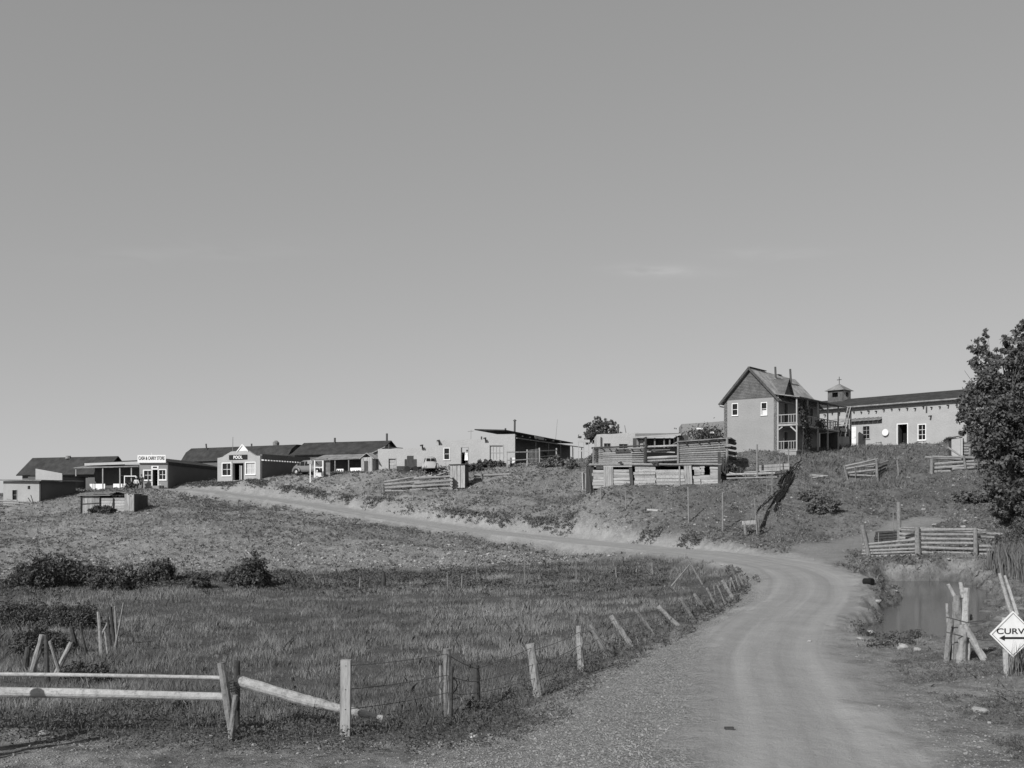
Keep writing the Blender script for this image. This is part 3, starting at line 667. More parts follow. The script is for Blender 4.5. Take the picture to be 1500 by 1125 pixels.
# annex in front of the church
AO = -1.4
def chx(px, py, off=AO): return CH.front(px, py, off)
xa = chx(1236, 640)[0]; xb = chx(1416, 640)[0]; xm_ = chx(1292, 640)[0]
AN = thing('adobe_annex', 'low flat roofed adobe annex with open dark doorway in front of the church', 'building', CH.loc(xm_, AO, 0), -CH.r)
zt = chx(1340, 606.5)[1]
def loc_(v): return v-xm_
d0 = chx(1315, 622); d1 = chx(1329, 651.5); w0_ = chx(1345.5, 622.5); w1_ = chx(1355.5, 643.5)
dz0 = min(d1[1], .3)
wall(AN, M['adobe'], 0, xb-xm_, -2.0, zt, [(loc_(d0[0]), loc_(d1[0]), d1[1], d0[1]), (loc_(w0_[0]), loc_(w1_[0]), w1_[1], w0_[1])], wob=.06, th=.45)
wall(AN, M['adobe'], .45, 1.4, -2, zt, [], face='R', W=xb-xm_, th=.3, wob=.02); MB().box(.1, xb-xm_-.1, .2, 1.38, zt-.35, zt-.15).build('roof', M['sod'], AN)
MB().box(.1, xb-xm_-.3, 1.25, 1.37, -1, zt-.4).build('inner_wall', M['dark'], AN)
door(AN, loc_(d0[0]), loc_(d1[0]), d1[1], d0[1], fm='white', leafm='board_dark', open_=True, cas=.1)
window(AN, loc_(w0_[0]), loc_(w1_[0]), w1_[1], w0_[1], nx=2, nz=3, cas=.09)
m = MB(); cxx, cz_ = chx(1364, 609); cxx -= xm_; m.beam((cxx, .1, cz_), (cxx, -.5, cz_-.08), .16, .12); m.build('canale', M['board_dark'], AN)
m = MB(); cxx, cz_ = chx(1349, 603); cz1 = chx(1349, 594)[1]; m.beam((cxx-xm_, 1.3, cz1), (cxx-xm_, 1.28, cz_-.2), .1, .1); m.build('downpipe', M['board_dark'], AN)
# lean-to part with plank portal roof left of the annex
LT = thing('adobe_lean_to', 'adobe lean-to under a sagging plank roof with bright white door', 'building', CH.loc(xa, AO+.1, 0), -CH.r)
Wl = xm_-xa-.02; zl = chx(1265, 617)[1]
e0 = chx(1241.5, 624.5); e1 = chx(1253.5, 655); f0 = chx(1263.5, 624.5); f1 = chx(1273, 642)
wall(LT, M['adobe'], 0, Wl, -2.0, zl, [(e0[0]-xa, e1[0]-xa, e1[1], e0[1]), (f0[0]-xa, f1[0]-xa, f1[1], f0[1])], wob=.02, th=.4)
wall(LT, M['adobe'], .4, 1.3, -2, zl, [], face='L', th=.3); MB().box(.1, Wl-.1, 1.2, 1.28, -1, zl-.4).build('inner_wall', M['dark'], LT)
door(LT, e0[0]-xa, e1[0]-xa, e1[1], e0[1], fm='board', leafm='white', rec=.03, thick=.04); window(LT, f0[0]-xa, f1[0]-xa, f1[1], f0[1], nx=2, nz=3, fm='board', cas=.06)
m = MB(); n = 9
for k in range(n):
    a = -.35+(Wl+.4)*k/n; m.slab([(a+.01, -.55, zl+.05), (a+(Wl+.4)/n-.01, -.55, zl+.05+random.uniform(0,.03)), (a+(Wl+.4)/n-.01, 1.4, zl+.55), (a+.01, 1.4, zl+.5)], .06)
m.build('roof', M['roof_mid'], LT)
# wash tub on the wall, small tub by the wall
tx, tz = chx(1298, 633.5); tb = thing('wash_tub', 'round pale metal wash tub hanging on the annex wall', 'tub', CH.loc(tx, AO-.16, tz), -CH.r)
m = MB(); m.tube([(0, .15, 0), (0, .02, 0), (0, -.06, 0)], [.30, .33, .36], 20); m.build('tub_body', M['white'], tb); m = MB(); m.tube([(0, -.05, 0), (0, -.10, 0)], [.385, .385], 20, cap=False); m.build('rim', M['metal'], tb)
p = gp(1291, 108.0); p.z = CH.O.z-.1+.0; tp = CH.loc(*[chx(1291, 655)[0], AO-.6, 0]); tp.z = g1(tp.x, tp.y)
tb = thing('barrel', 'short dark barrel standing on the ground below the hanging tub', 'barrel', tp)
m = MB(); m.tube([(0,0,0),(0,0,.25),(0,0,.55)], [.26,.31,.28], 14, cap=True); m.build('staves', M['board'], tb); m = MB(); m.tube([(0,0,.08),(0,0,.12)], [.30,.30], 14); m.tube([(0,0,.42),(0,0,.46)], [.315,.31], 14); m.build('hoop', M['pipe'], tb)
# ------------------------------------------------------------------ well house between house and church
def post_pt(px, d, zoff=0): p = gp(px, d); p.z += zoff; return p
wp = hit(1232, 656, 90)
wd_ = wp.y; sc = wd_/F
WH = thing('well_shelter', 'wooden well shelter with pale box base and leaning ladder beside the white door', 'well', wp)
m = MB(); m.box(-.75, .75, -.4, .6, -.6, 1.15); wb = m.build('well_box', M['adobe_pale'], WH)
for a in ((-.72,-.4), (.72,-.4), (-.72,.55), (.72,.55)): m = MB(); m.beam((a[0], a[1], 1.15), (a[0], a[1], 2.95), .09, .09); m.build('post', M['grey'], WH)
m = MB(); m.beam((-.8,-.4,2.95), (.8,-.4,2.95), .1, .1); m.beam((-.8,-.4,2.4), (.8,-.4,2.4), .07, .07); m.beam((-.8,.55,2.95), (.8,.55,2.95), .1, .1); m.beam((0,-.41,-.3), (0,-.41,1.14), .05, .05); m.build('beam', M['grey'], WH)
m = MB(); m.box(.78, 1.0, -.3, .8, -.6, 4.2); m.build('back_wall', M['board_dark'], WH); m = MB(); m.box(-.6, .6, .5, .56, 1.15, 2.3); m.build('back_board', M['board_dark'], WH)
lad = thing('ladder', 'thin pole ladder leaning up across the well shelter', 'ladder', wp+Vector((-.25, -.55, 1.16)))
m = MB(); A0 = Vector((0,0,0)); B0 = Vector((.85,.1,3.1)); m.log(A0, B0, .04, .035, .004, 4); m.log(A0+Vector((.42,0,0)), B0+Vector((.25,0,0)), .04, .035, .004, 4); m.build('rail', M['log_pale'], lad)
m = MB()
for k in range(7): t_ = (k+.6)/7.5; m.log(A0.lerp(B0, t_), (A0+Vector((.42,0,0))).lerp(B0+Vector((.25,0,0)), t_), .022, .022, 0, 2)
m.build('rung', M['log_pale'], lad)

# ------------------------------------------------------------------ long pale adobe house (centre)
AD = Bld('adobe_house', 'long pale flat roofed adobe house with open doorway and shuttered window', 'house', 754.5, 113.0, 1.5, 15.2, 8.7)
a0 = AD.root; Wa = 15.2; fr = AD.front
xs1 = fr(639, 660)[0]; xs2 = fr(717, 660)[0]; zt1 = fr(600, 656)[1]; zt2 = fr(680, 643.5)[1]; zt3 = fr(735, 636)[1]
D1 = fr(569.5, 672); D1b = fr(579.5, 688.5); D2 = fr(675.5, 655.5); D2b = fr(685.5, 681.5); W1 = fr(650.8, 657); W1b = fr(658, 672.8); W2 = fr(715, 652.8); W2b = fr(736.5, 673.5)
def hh(a, b): return (a[0], b[0], b[1], a[1])
topf = lambda x: (-.28 + .02*x if x < xs1 else (0 if x < xs2 else .0))
wall(a0, M['adobe_pale'], 0.0, xs1, -2.5, zt1, [hh(D1, D1b)], wob=.05, top=lambda x: -.15+.03*x)
wall(a0, M['adobe_pale'], xs1, xs2, -2.5, zt2, [hh(D2, D2b), hh(W1, W1b)], wob=.06, off=-.05, top=lambda x: -.1+.012*(x-xs1))
wall(a0, M['adobe_pale'], xs2, Wa, -2.5, zt3, [hh(W2, W2b)], wob=.02, off=-.12, th=.42)
W2 = (max(W2[0], xs2+.05), W2[1])
for xx0, xx1, zz in ((.1, xs1-.1, zt1), (xs1+.1, xs2-.1, zt2), (xs2+.1, Wa-.1, zt3)): MB().box(xx0, xx1, .2, 6.5, zz-.5, zz-.3).build('roof', M['sod'], a0)
wall(a0, M['adobe_pale'], .35, 6.8, -2.5, zt1-.1, [], face='L'); MB().box(.35, Wa-.3, 6.5, 6.8, -2.5, zt1-.15).build('wall', M['adobe_pale'], a0)
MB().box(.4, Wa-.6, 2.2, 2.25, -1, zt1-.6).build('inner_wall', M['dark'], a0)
door(a0, *hh(D1, D1b), fm='board', leafm='board', cas=.07); door(a0, *hh(D2, D2b), fm='board', leafm='board', open_=True, off=-.05, cas=.06)
window(a0, *hh(W1, W1b), nx=1, nz=2, off=-.05, cas=.08)
window(a0, *hh(W2, W2b), nx=4, nz=2, fm='grey', off=-.12, cas=.10, glass='curtain')
for px, py, nm in ((618.5, 653.5, 1), (643, 646.5, 1), (711, 643, 1)):
    x_, z_ = fr(px, py); m = MB(); m.beam((x_, .2, z_+.12), (x_-.1, -.55, z_+.02), .2, .14); m.beam((x_+.02, -.02, z_), (x_+.05, -.08, z_-.4), .14, .08); m.build('canale', M['board_dark'], a0)
for px, py in ((569, 650.5), (705, 639)): x_, z_ = fr(px, py); m = MB(); m.tube([(x_, .4, z_-.7), (x_, .4, z_)], [.09, .08], 8); m.build('chimney_stub', M['pipe'], a0)
m = MB(); x_, z_ = fr(688, 640); m.tube([(x_, 2, z_-.6), (x_+.02, 2, z_+.95)], [.02, .012], 5); m.beam((x_-.35, 2, z_+.75), (x_+.3, 2, z_+.8), .03, .03); m.build('aerial', M['wire'], a0)
# ------------------------------------------------------------------ porch wing receding to the right
PW_ = thing('porch_wing', 'dark porch wing with sloping shed roof receding behind a picket gate', 'building', AD.loc(Wa+.02, .1, 0), -R(26))
# local: y axis runs away along the receding wall, x to the right
LW = 19.5; zt = 5.0
yv = [0, LW]
wall(PW_, M['adobe_dark_shade'], 0, LW, -2, 3.4, [(2.5,3.4,0,2.0),(7,8,.8,2.0),(11,12,0,2.1),(15,16,.8,2)], face='R', W=-1.6, th=.3)
for h_ in ((2.5,3.4,0,2.0),(11,12,0,2.1)): door(PW_, *h_, fm='board_dark', leafm='board_dark', face='R', W=-1.6)
for h_ in ((7,8,.8,2.0),(15,16,.8,2)): window(PW_, *h_, fm='board', face='R', W=-1.6)
wall(PW_, M['adobe_grey'], -4.2, -.9, -2, 3.0, [], off=-.3, th=.3); MB().box(-4.2, -1.95, LW-.3, LW, -2, 2.2).build('wall', M['adobe_grey'], PW_); wall(PW_, M['adobe_grey'], 0, LW-.35, -2, 2.3, [], face='L', off=-4.6)
m = MB(); m.slab([(-5.0, -.2, 4.25), (-1.2, -.2, 4.05), (-1.2, LW, 3.75), (-5.0, LW, 3.9)], .12); m.build('roof', M['roof'], PW_)
m = MB(); m.slab([(-1.75, .0, 3.42), (.25, .0, 3.12), (.25, LW, 3.12), (-1.75, LW, 3.42)], .10); m.build('porch_roof', M['roof_mid'], PW_)
for y_ in (5.2, 8.8, 12.4, 16.2, 19.2): m = MB(); m.log((.1, y_, -1.5), (.1, y_, 3.02), .06, .06, .003, 3); m.build('column', M['log_v'], PW_)
for y_ in (.6, 2.2, 4, 6, 8.2, 10.4, 12.8, 15): m = MB(); m.log((-1.9, y_, 3.62), (-.9, y_, 3.55), .07, .07, .003, 2); m.build('rafter', M['log_dark'], PW_)
m = MB(); m.box(-1.15, -1.1, 7.6, 10.2, 3.50, 3.85); m.build('patch_board', M['board'], PW_)
pipe_(PW_, (-2.6, 5.2, 3.9), 1.55, .11, .02, True); pipe_(PW_, (-2.8, 3.2, 4.0), .5, .1)
m = MB(); m.tube([(-2.6, 17, 3.6), (-2.3, 17, 6.6)], [.02, .012], 5); m.build('aerial', M['wire'], PW_)

# ------------------------------------------------------------------ generic picket / gates near the porch wing
def fence_post(px, py, pt, dx=0, r=.06, d=None, mat='log_v', parent=None, base=None, seg=4, n=8, name='post', sink=.35, rough=.18, bend=.012, dy=0.0):
    p = hit(px, py) if d is None else gp(px, d)
    if base is not None: p = base
    D = p.y; top = Vector(((px+dx-CX)/F*D, D+dy, CZ+(HY-pt)/F*D)); q = p.copy(); dirn = (top-p).normalized(); p2 = p-dirn*sink
    o = parent.location if parent else Vector((0, 0, 0))
    m = MB(); m.log(p2-o, top-o, r, r*.85, bend, seg, rough, n); return m.build(name, M[mat], parent), q, top
YF = thing('yard_fence', 'low pale wooden yard fence with picket gate in front of the porch wing', 'fence', gp(745, 109.5))
def yardpost(px, pyt, d, r=.07): p = gp(px, d); o = YF.location; m = MB(); m.beam(p-o-Vector((0,0,.4)), Vector((p.x, p.y, CZ+(HY-pyt)/F*d))-o, r*2, r*2); m.build('post', M['board'], YF); return p
YP = [(743, 661, 109.5), (772, 658.5, 110.5), (790, 656, 111), (815, 656.5, 115), (840, 656, 119)]
for a in YP: yardpost(*a)
def yrail(i, j, pya, pyb, th=.10):
    a = YP[i]; b_ = YP[j]; o = YF.location; m = MB()
    m.beam(Vector(((a[0]-CX)/F*a[2], a[2]-.08, CZ+(HY-pya)/F*a[2]))-o, Vector(((b_[0]-CX)/F*b_[2], b_[2]-.08, CZ+(HY-pyb)/F*b_[2]))-o, .04, th); m.build('rail', M['board'], YF)
yrail(0, 1, 662.5, 662); yrail(0, 1, 674.5, 673); yrail(2, 3, 660.5, 659.5); yrail(2, 3, 669, 667, .06)
G0 = YP[1]; G1 = YP[2]; gate = MB(); o = YF.location
for k in range(8):
    t_ = (k+.5)/8; px = G0[0]+2+(G1[0]-G0[0]-3)*t_; d = G0[2]+(G1[2]-G0[2])*t_; x_ = (px-CX)/F*d
    gate.beam(Vector((x_, d-.1, CZ+(HY-676.5)/F*d))-o, Vector((x_, d-.1, CZ+(HY-(659-k*.25))/F*d))-o, .11, .03, up=(1,0,0))
for py in (662, 672): gate.beam(Vector(((774-CX)/F*110.5, 110.5-.06, CZ+(HY-py)/F*110.5))-o, Vector(((789-CX)/F*111, 111-.06, CZ+(HY-py)/F*111))-o, .04, .1)
gate.build('gate', M['log_pale'], YF)
p = gp(750.5, 110.2); cr = thing('crate', 'small white box on the ground inside the yard fence', 'box', p); m = MB(); m.box(-.3,.3,-.2,.2,0.4,1.0); m.build('crate_body', M['white'], cr); m = MB(); m.box(-.25,.25,-.15,.15,-.1,.4); m.build('stand', M['board_dark'], cr)
# open frame (tall bench swing) beyond
p = gp(855, 110); fr_ = thing('gate_way', 'pale open board frame standing at the far end of the porch wing', 'frame', p)
zt_ = CZ+(HY-645.5)/F*110-p.z; zb__ = CZ+(HY-660)/F*110-p.z
for x_ in (-.55, 0.02, .55): m = MB(); m.beam((x_, 0, -.3), (x_, 0, zt_), .12, .06, up=(1,0,0)); m.build('post', M['board'], fr_)
m = MB(); m.beam((-.65, -.05, zt_-.05), (.65, -.05, zt_-.05), .05, .3); m.build('top_board', M['adobe_pale'], fr_); m = MB(); m.beam((-.65, -.05, zb__), (.65, -.05, zb__-.1), .05, .14); m.build('beam', M['adobe_pale'], fr_)
# ------------------------------------------------------------------ pool hall
PH = Bld('pool_hall', 'small adobe pool hall with stepped front, white gable and lettered sign board', 'building', 381, 113.0, 25, 6.0, 6.7)
p0 = PH.root; Wp = 6.0; fr = PH.front; D_ = 9.2
zl_ = fr(320, 671)[1]; zr_ = fr(379, 667.5)[1]; zc_ = max(fr(350, 661)[1], zl_+.5); x_step = [(0, zl_), (.75, zl_+.12), (1.3, zl_+.42), (2.0, zc_), (4.3, zc_+.05), (4.9, zr_+.25), (5.4, zr_), (6.0, zr_)]
A1 = fr(326, 679); A1b = fr(338, 696); B1 = fr(360.5, 678); B1b = fr(373.5, 694); DD = fr(341, 678.5); DDb = fr(357, 703.5)
wall(p0, M['adobe'], 0, Wp, -2.0, zl_-.02, [hh(A1, A1b), hh(B1, B1b), hh(DD, DDb)], th=.35)
m = MB(); m.prism([(0, zl_-.02)]+x_step[0:]+[(Wp, zl_-.02)], 'y', 0.0, .35); m.build('parapet', M['adobe'], p0)
window(p0, *hh(A1, A1b), nx=2, nz=2, cas=.1); window(p0, *hh(B1, B1b), nx=2, nz=2, cas=.1, glass='curtain')
# recessed entrance
m = MB(); m.box(DD[0], DDb[0], 1.2, 1.25, DDb[1]-.1, DD[1]+.1); m.build('recess_wall', M['board_dark'], p0); window(p0, DD[0]+.5, DD[0]+.9, 1.0, 1.75, nx=1, nz=2, off=1.1, cas=.05)
m = MB(); m.box(DDb[0]-.62, DDb[0]-.56, .02, 1.1, DDb[1], DD[1]-.25); m.box(DDb[0]-.5, DDb[0]-.3, .06, .12, DDb[1], DD[1]-.3); m.build('door', M['grey'], p0)
m = MB(); m.beam((DD[0]-.1, -.06, .1), (DD[0]-.12, -.06, fr(339, 675)[1]), .12, .05, up=(1,0,0)); m.build('porch_post', M['white'], p0)
wall(p0, M['adobe_dark_shade'], .35, D_, -2, zl_-.25, [], face='R', W=Wp, th=.3); wall(p0, M['adobe_dark_shade'], .35, D_, -2, zl_-.25, [], face='L', th=.3); MB().box(.3, Wp-.3, D_-.3, D_, -2, zl_-.3).build('wall', M['adobe_dark_shade'], p0)  # side walls darker than the front: shade put into their colour
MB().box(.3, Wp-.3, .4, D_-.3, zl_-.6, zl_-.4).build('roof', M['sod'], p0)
m = MB(); m.box(Wp-.3, Wp, .36, D_, zl_-.25, zl_+.35); m.build('parapet', M['adobe_dark_shade'], p0)
for k in range(19):
    y_ = .25+k*.48; m = MB(); m.tube([(Wp-.1, y_, zl_-.32), (Wp+.34, y_, zl_-.36)], [.075, .075], 8); m.build('viga', M['white'], p0)
gx = (fr(347, 662)[0]+fr(364, 660)[0])/2; gz = zc_+.02
m = MB(); m.prism([(gx-.62, gz), (gx+.62, gz), (gx, gz+.6)], 'y', .02, .3); go = m.build('sign_gable', M['white'], p0)
m = MB(); m.beam((gx-.78, -.04, gz-.06), (gx, -.04, gz+.72), .08, .11); m.beam((gx+.78, -.04, gz-.06), (gx, -.04, gz+.72), .08, .11); m.build('trim', M['white'], go)
s0 = fr(336, 672.5); s1 = fr(362.5, 667); sx = (s0[0]+s1[0])/2; sz = (s0[1]+s1[1])/2
m = MB(); m.box(s0[0], s1[0], -.07, -.005, sz-.26, sz+.26); sg = m.build('sign_board', M['black'], p0)
text_mesh('POOL', 1.25, .36, M['white'], sg, (sx, -.075, sz), (R(90), 0, 0), font_bold=.03)
pl = hit(340.5, 706, 90); fp = thing('flag_pole', 'thin bare flag pole in front of the pool hall', 'pole', pl); m = MB(); m.tube([(0,0,-.4), (.02,0,2.5), (.05,0,(HY-640)/F*pl.y+CZ-pl.z)], [.06,.05,.025], 7); m.build('shaft', M['log_v'], fp)
# ------------------------------------------------------------------ cash and carry store
CS = Bld('cash_store', 'little square store with white lettered sign board and dark receding side wall', 'store', 245.5, 115.0, 4, 3.25, 6.45)
s_ = CS.root; Ws = 3.25; fr = CS.front; top_ = fr(225, 677)[1]; Ls = 17.5
A1 = fr(211, 689.5); A1b = fr(221.5, 702.5); DD = fr(223.5, 688); DDb = fr(231, 711.5); B1 = fr(233, 688.5); B1b = fr(242.5, 702)
wall(s_, M['adobe_grey'], 0, Ws, -1.5, top_, [hh(A1, A1b), hh(DD, DDb), hh(B1, B1b)], th=.25)
wall(s_, M['adobe_dark_shade'], .25, Ls, -1.5, top_-.3, [], face='R', W=Ws, th=.25); wall(s_, M['adobe_dark_shade'], .25, Ls, -1.5, top_-.3, [], face='L', th=.25); MB().box(.25, Ws-.25, Ls-.25, Ls, -1.5, top_-.3).build('wall', M['adobe_dark_shade'], s_)  # shade of the receding sides painted in with the darker adobe
MB().box(-.05, Ws+.12, .26, Ls+.1, top_-.29, top_+.02).build('roof', M['roof'], s_)
m = MB(); m.slab([(-.05, .5, top_+.75), (Ws+.1, .3, top_+.05), (Ws+.1, Ls, top_+.05), (-.05, Ls, top_+.8)], .08); m.build('roof', M['roof'], s_)
window(s_, *hh(A1, A1b), nx=2, nz=2, cas=.12); window(s_, *hh(B1, B1b), nx=2, nz=2, cas=.12); door(s_, *hh(DD, DDb), leafm='board_dark', open_=True, cas=.11)
zt0 = fr(227, 684.5)[1]; zt1_ = fr(227, 687)[1]; xx = (DD[0]+DDb[0])/2; m = MB(); m.box(xx-.42, xx+.42, -.05, -.006, DD[1]+.1, DD[1]+.42); tr = m.build('transom', M['white'], s_); m = MB(); m.box(xx-.24, xx+.24, -.065, -.051, DD[1]+.18, DD[1]+.34); m.build('pane', M['glass'], tr)
b0 = fr(202.5, 678); b1 = fr(243.8, 666.5); m = MB(); m.box(b0[0], b1[0], -.20, -.12, b0[1], b1[1]); sb = m.build('sign_board', M['white'], s_)
text_mesh('CASH & CARRY STORE', (b1[0]-b0[0])*.92, .40, M['black'], sb, ((b0[0]+b1[0])/2, -.205, (b0[1]+b1[1])/2+.08), (R(90), 0, 0), font_bold=.02)
m = MB(); m.box((b0[0]+b1[0])/2-.02, (b0[0]+b1[0])/2+.02, -.16, -.13, b1[1], b1[1]+.25); m.build('finial', M['white'], sb)
m = MB(); m.box(b0[0]+.2, Ws+.05, -.12, -.002, b0[1]-.16, b0[1]-.02); m.build('cornice', M['board_dark'], s_)
for px, lb in ((234.5, 'dark bucket on the ground left of centre below the store window'), (238, 'dark bucket on the ground nearest the store corner')):
    p = gp(px, 114.6); bk = thing('bucket', lb, 'bucket', p, group='buckets below the store window'); m = MB(); m.tube([(0,0,0),(0,0,.34)], [.13,.18], 12); m.build('pail', M['pipe'], bk); m = MB(); m.tube([(-.17,0,.32),(-.1,0,.48),(.1,0,.48),(.17,0,.32)], [.01]*4, 4); m.build('handle', M['metal'], bk)
# ------------------------------------------------------------------ backdrop roofs
def longhouse(name, label, pr, dr, rot, W, L, zb, ez, rz, mat='adobe_dark_shade', roofm='roof', over=.4, chim=(), gm='gable', holes=()):
    B = Bld(name, label, 'building', pr, dr, rot, W, zb)
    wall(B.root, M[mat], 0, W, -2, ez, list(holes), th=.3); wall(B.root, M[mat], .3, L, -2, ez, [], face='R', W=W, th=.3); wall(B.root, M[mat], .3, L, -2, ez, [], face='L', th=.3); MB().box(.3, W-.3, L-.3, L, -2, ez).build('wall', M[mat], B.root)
    for xg in (0, W-.12): m = MB(); m.prism([(0, ez), (L, ez), (L/2, rz-.06)], 'x', xg, xg+.12); m.build('gable', M[gm], B.root)
    rf = gable_roof(B.root, W, L, ez, rz, M[roofm], over=over, th=.1, ax='x')
    for x_, y_, h_, r__ in chim:
        zz = rz-(rz-ez)/(L/2)*abs(y_-L/2); pipe_(rf, (x_, y_, zz-.1), h_, r__, 0, name='chimney')
    return B
def fit(px, py, B, y=0): return B.front(px, py, y)
# dark roofed house in the middle, gable to the right
B1_ = longhouse('dark_roof_house', 'dwelling with long dark roof, shaded porch and low white wall', 553, 119.5, 22, 11.4, 5.2, 7.6, 3.1, 4.5, chim=((4.2, 2.3, .75, .12), (11.2, 2.6, .95, .12)))
w_ = B1_.W; m = MB(); m.slab([(4.4, .1, 2.9), (11.3, .1, 2.9), (11.5, -2.6, 2.2), (4.0, -2.6, 2.1)], .09); m.build('porch_roof', M['roof_mid'], B1_.root)
for x_ in [4.3]+[B1_.front(p_, 690, -2.4)[0] for p_ in (491, 511, 530)]+[11.2]: m = MB(); m.beam((x_, -2.4, -1.2), (x_, -2.4, 2.1), .12, .12); m.build('column', M['log_v'], B1_.root)
m = MB(); m.box(B1_.front(513,690,-2.3)[0], B1_.front(529,690,-2.3)[0], -2.3, -2.2, -1.2, 1.1); m.box(B1_.front(493,690,-2.3)[0], B1_.front(503,690,-2.3)[0], -2.3, -2.2, -1.2, 1.0); m.build('dado', M['whitewash'], B1_.root)
for k in range(3): x_ = B1_.front(494,690,-2.3)[0]+k*.28; m = MB(); m.box(x_, x_+.1, -2.35, -2.301, -.9, .9); m.build('batten', M['board_dark'], B1_.root)
door(B1_.root, 9.7, 10.5, 0.0, 2.0, fm='board', leafm='board_dark', off=-.02) if False else None
# gambrel barn behind pool hall
GB = Bld('gambrel_barn', 'long dark barn with gambrel end showing behind the pool hall', 'barn', 419, 128, 28, 17.5, 7.0); g0 = GB.root; Wg = 17.5; Lg = 4.8
wall(g0, M['adobe_dark_shade'], 0, Wg, -2, 3.3, []); wall(g0, M['adobe_dark_shade'], .3, Lg, -2, 3.3, [], face='R', W=Wg); wall(g0, M['adobe_dark_shade'], .3, Lg, -2, 3.3, [], face='L'); MB().box(.3, Wg-.3, Lg-.3, Lg, -2, 3.3).build('wall', M['adobe_dark_shade'], g0)
prof = [(-.3, 3.2), (.7, 4.5), (1.7, 5.1), (3.1, 5.1), (4.1, 4.5), (Lg+.3, 3.2)]
m = MB(); 
for i in range(5):
    (ya, za), (yb, zb) = prof[i], prof[i+1]; m.slab([(-.3, ya, za), (Wg+.3, ya, za), (Wg+.3, yb, zb), (-.3, yb, zb)], .1)
m.build('roof', M['roof'], g0)
for xg in (0, Wg-.12): m = MB(); m.prism([(y, z-.12) for y, z in prof], 'x', xg, xg+.12); m.build('gable', M['board_dark'], g0)
m = MB(); m.tube([(13.8, 2.4, 5.0), (13.8, 2.4, 5.5), (13.8, 2.4, 5.75)], [.38, .42, .15], 10); m.build('ventilator', M['roof_mid'], g0); pipe_(g0, (3.0, 1.2, 4.4), 1.2, .1, -.15); pipe_(g0, (9.5, 2.6, 4.9), .6, .1)
SD = longhouse('side_shed', 'low dark roofed shed between the pool hall and the porch house', 487, 124, 24, 8.0, 5.0, 7.6, 2.6, 3.7)
# small lean-to shed and plank sheds at left end of the adobe
LS = Bld('lean_to_shed', 'dark lean-to shed against the left end of the adobe house', 'shed', 564.5, 114.6, 30, 2.3, 8.2); l0 = LS.root
wall(l0, M['adobe_dark_shade'], 0, 2.3, -1.5, 1.9, [(.9,1.7,-.2,1.3)], th=.15); wall(l0, M['adobe_dark_shade'], .15, 3, -1.5, 2.4, [], face='R', W=2.3, th=.15, top=None); m = MB(); m.slab([(-.3,-.3,1.75),(2.45,-.3,2.75),(2.45,3.1,2.75),(-.3,3.1,1.75)], .09); m.build('roof', M['roof_mid'], l0); MB().box(.2, 2.1, 1.4, 1.5, -1, 1.7).build('inner_wall', M['dark'], l0)
m = MB(); m.box(-.0, 2.3, .02, .14, 1.9, 2.1); m.build('beam', M['board'], l0)
PS = Bld('plank_privy', 'pale plank privy with pointed roof beside the lean-to shed', 'shed', 545.5, 112.6, 20, 1.35, 8.15); q0 = PS.root
m = MB(); f_ = fmap('F', 0, 1.35); plank_lines(m, f_, 0, 1.35, -1, 1.5, 8); m.build('wall', M['board'], q0); m = MB(); m.box(0, .1, .05, 1.3, -1, 1.5); m.box(1.25, 1.35, .05, 1.3, -1, 1.5); m.box(.1, 1.25, 1.2, 1.3, -1, 1.5); m.build('wall', M['board'], q0)
m = MB(); m.slab([(.67,-.15,2.0),(-.25,-.15,1.35),(-.25,1.4,1.35),(.67,1.4,2.0)], .06); m.slab([(.67,-.15,2.0),(1.6,-.15,1.35),(1.6,1.4,1.35),(.67,1.4,2.0)], .06); m.build('roof', M['board_h'], q0); m = MB(); m.box(.35,.85,-.05,-.03,-.9,1.1); m.build('door', M['board_dark'], q0)
# white board porch frame by the car
p = gp(467, 111.5); wf = thing('white_booth', 'tall white framed booth standing beside the parked car', 'booth', p); hb = CZ+(HY-673)/F*111.5-p.z
for x_ in (-.45, .45): m = MB(); m.box(x_-.07, x_+.07, -.07, .07, -.3, hb); m.build('post', M['white'], wf)
for z_ in (hb-.1, hb*.55, .42): m = MB(); m.box(-.38, .38, -.05, .05, z_-.06, z_+.06); m.build('rail', M['white'], wf)
m = MB(); m.box(-.38, .38, -.03, .03, -.2, .35); m.build('panel', M['white'], wf); m = MB(); m.box(.52, 1.2, .2, .3, -.2, hb-.1); m.box(-.6, .9, -.2, .4, hb+.001, hb+.12); m.build('canopy', M['roof_mid'], wf)
p = gp(454.5, 110); sp = thing('sign_post', 'thin white post with small board standing in front of the car', 'post', p); hb = CZ+(HY-674)/F*110-p.z
m = MB(); m.box(-.05,.05,-.05,.05,-.3,hb); m.build('post', M['white'], sp); m = MB(); m.box(-.3,.25,-.08,-.055,hb-.4,hb-.05); m.build('board', M['board'], sp)
